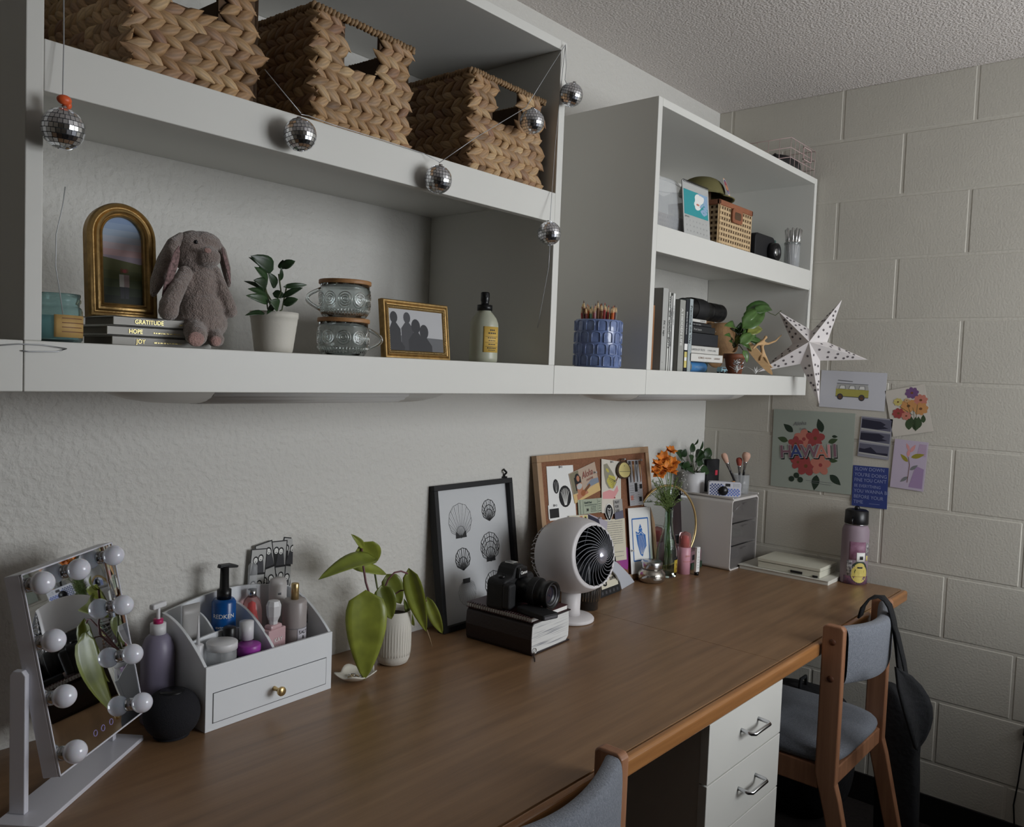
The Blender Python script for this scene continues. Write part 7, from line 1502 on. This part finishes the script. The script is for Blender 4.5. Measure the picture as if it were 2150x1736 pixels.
# ------------------------------------------------------------------ chairs
m_felt = mat('grey_felt', (124,128,136), .95, col2=(98,103,112), vscale=300, bump=.0012, bscale=420, sheen=.15); m_plug = mat('dark_wood_plug', (96,58,38), .5)
def chair(label, X, Y):
    t = thing('desk_chair', label, 'chair', (X,Y,0), group='wooden desk chairs with grey felt'); Wc = .404; hx = Wc/2
    post = [(-.052,.795),(-.045,.803),(-.006,.803),(.001,.795),(.001,.39),(-.02,.34),(-.075,.0),(-.030+.0,.0),(.045,.33),(.054,.40),(.054,.795),(.048,.803)]
    rp = [(.0,.0)]
    poly = [(-.095,0),(-.055,0),(.030,.335),(.054,.42),(.054,.796),(.047,.803),(.007,.803),(0,.796),(0,.40),(-.012,.36)]
    for s in (-1,1):
        x0 = hx-.024 if s > 0 else -hx
        p_ = B().prism(poly, .024, Matrix(((0,0,1,x0),(1,0,0,0),(0,1,0,0),(0,0,0,1)))).build('rear_leg', m_chairw, t, bevel=.004, seg=3)
        for zz_ in (.762,.668):
            B().lathe([(0,0),(.0085,0),(.0085,.0012),(0,.0012)], 18, T(hx if s > 0 else -hx,.027,zz_) @ RY(PI/2*s)).build('wood_plug', m_plug, p_)
        x0 = hx-.030 if s > 0 else -hx+.006
        B().prism([(.375,0),(.405,0),(.420,.43),(.380,.43)], .026, Matrix(((0,0,1,x0),(1,0,0,0),(0,1,0,0),(0,0,0,1)))).build('front_leg', m_chairw, t, bevel=.004)
        B().box((x0,.045,.375),(x0+.022,.40,.435)).build('side_rail', m_chairw, t, bevel=.003)
    B().box((-hx+.02,.010,.385),(hx-.02,.032,.430)).build('rear_rail', m_chairw, t, bevel=.003); B().box((-hx+.02,.385,.375),(hx-.02,.407,.43)).build('front_rail', m_chairw, t, bevel=.003)
    def back(u,v):
        a = 2*PI*v; x = (-1+2*u)*(hx-.025); bulge = -.050*(1-(x/hx)**2)
        zc, hz, yt = .722, .073, .020; sq = lambda q_,e: math.copysign(abs(q_)**e, q_)
        return Vector((x, .027+bulge+yt*sq(math.cos(a),.5)+.0*x, zc+(hz-.010*(x/hx)**2*0)*sq(math.sin(a),.45)-.004*math.cos(PI*x/hx)))
    B().grid(back, 28, 28).build('backrest', m_felt, t)
    def seat(u,v):
        th_2 = 2*PI*u; ph = PI*(v-.5); sq = lambda q_,e: math.copysign(abs(q_)**e, q_)
        return Vector(((hx-.004)*sq(math.cos(th_2),.35)*abs(math.cos(ph))**.4, .215+.215*sq(math.sin(th_2),.35)*abs(math.cos(ph))**.4, .455+.028*math.sin(ph)+.006*math.sin(ph)))
    B().grid(seat, 48, 14, closed_u=True).build('seat_cushion', m_felt, t); return t
chair('oak desk chair with a grey felt back and a black bag hung on it', -.592, -.824)
chair('oak desk chair with grey felt back in the foreground at the bottom edge', -1.955, -.812)
# ------------------------------------------------------------------ black bag hanging on the far chair, backpack
m_bk = mat('black_canvas', (17,18,22), .85, var=.5, vscale=18, bump=.003, bscale=60)
t = thing('shoulder_bag', 'black shoulder bag hanging by its strap from the far chair back', 'bag', (-.40,-.90,.60))
out = [(1842,1428),(1868,1432),(1884,1440),(1908,1490),(1930,1520),(1937,1548),(1929,1580),(1931,1640),(1928,1736),(1925,1800),(1832,1800),(1836,1700),(1838,1600),(1836,1500)]
xs = -.365; P = [at(u,v,x=xs) for u,v in out]; c_ = sum(P, Vector())/len(P)
b = B(); rings = [(-.03,.86),(-.018,.97),(0,1),(.018,.97),(.03,.86)]; n = len(P); vs = []
for dx_,s2 in rings: vs += [Vector((xs+dx_, c_.y+(p_.y-c_.y)*s2, c_.z+(p_.z-c_.z)*(s2*.3+.7) )) for p_ in P]
b.add(vs, [(k*n+i, k*n+(i+1)%n, (k+1)*n+(i+1)%n, (k+1)*n+i) for k in range(4) for i in range(n)], 0, True); b.f += [list(range(n))[::-1], [4*n+i for i in range(n)]]; b.m += [0,0]; b.sm += [True,True]
b.build('bag_body', m_bk, t, world=True, sub=2)
def strap(pts, w_, nrm=None):
    b = B(); vs = []; pts = [Vector(p) for p in pts]
    for i,p_ in enumerate(pts):
        d_ = (pts[min(i+1,len(pts)-1)]-pts[max(i-1,0)]).normalized(); s2 = Vector((1,0,0)) if abs(d_.x) < .7 else Vector((0,1,0)); s2 = (s2-d_*s2.dot(d_)).normalized(); vs += [p_-s2*w_/2, p_+s2*w_/2]
    b.add(vs, [(2*i,2*i+1,2*i+3,2*i+2) for i in range(len(pts)-1)], 0, True); return b
strap([at(1806,1294,y=-.785),at(1812,1274,y=-.792),at(1824,1259,y=-.805),at(1840,1252,y=-.82),at(1856,1256,y=-.838),at(1868,1272,y=-.852),at(1877,1306,y=-.866),at(1883,1350,y=-.876),at(1888,1400,y=-.886),at(1892,1445,y=-.894)], .034).build('strap', m_bk, t, world=True, solid=.005)
strap([at(1868,1290,y=-.85),at(1884,1330,y=-.88),at(1898,1390,y=-.905),at(1906,1440,y=-.915),at(1916,1490,y=-.925)], .026).build('strap', m_bk, t, world=True, solid=.004)
fl = B(); leaf(fl, at(1880,1400,y=-.93), at(1925,1575,y=-.955), .09, (-.5,-.8,.2), .10, .12, 8, 6, .9); fl.build('front_flap', m_bk, t, world=True, solid=.006)
t = thing('backpack', 'black backpack standing on the floor under the desk behind the far chair', 'backpack', (-.18,-.50,0))
def bp_(u,v): a = 2*PI*u; ph = PI*(v-.5); sq = lambda q_,e: math.copysign(abs(q_)**e,q_); return Vector((.13*sq(math.cos(a),.7)*abs(math.cos(ph))**.45, .17*sq(math.sin(a),.7)*abs(math.cos(ph))**.45, .20+.20*sq(math.sin(ph),.8)))
B().grid(bp_, 40, 20, closed_u=True).build('bag_body', m_bk, t); B().tube([(-.03,.0,.39),(-.02,.0,.43),(.02,0,.43),(.03,0,.39)], .006, 8).build('top_handle', m_bk, t)
# power cord at the right edge
t = thing('power_cord', 'thin dark power cord running down the block wall at the right edge', 'cord', (-.01,-1.0,.1)); B().tube([at(2160,1530,x=-.006),at(2150,1560,x=-.006),at(2138,1640,x=-.006),at(2128,1690,x=-.006),at(2130,1750,x=-.008)], .0022, 8).build('cable', m_black, t, world=True)
B().tube([at(2160,1530,x=-.006), at(2156,1545,x=-.006)], .012, 10).build('plug', m_black, t, world=True)
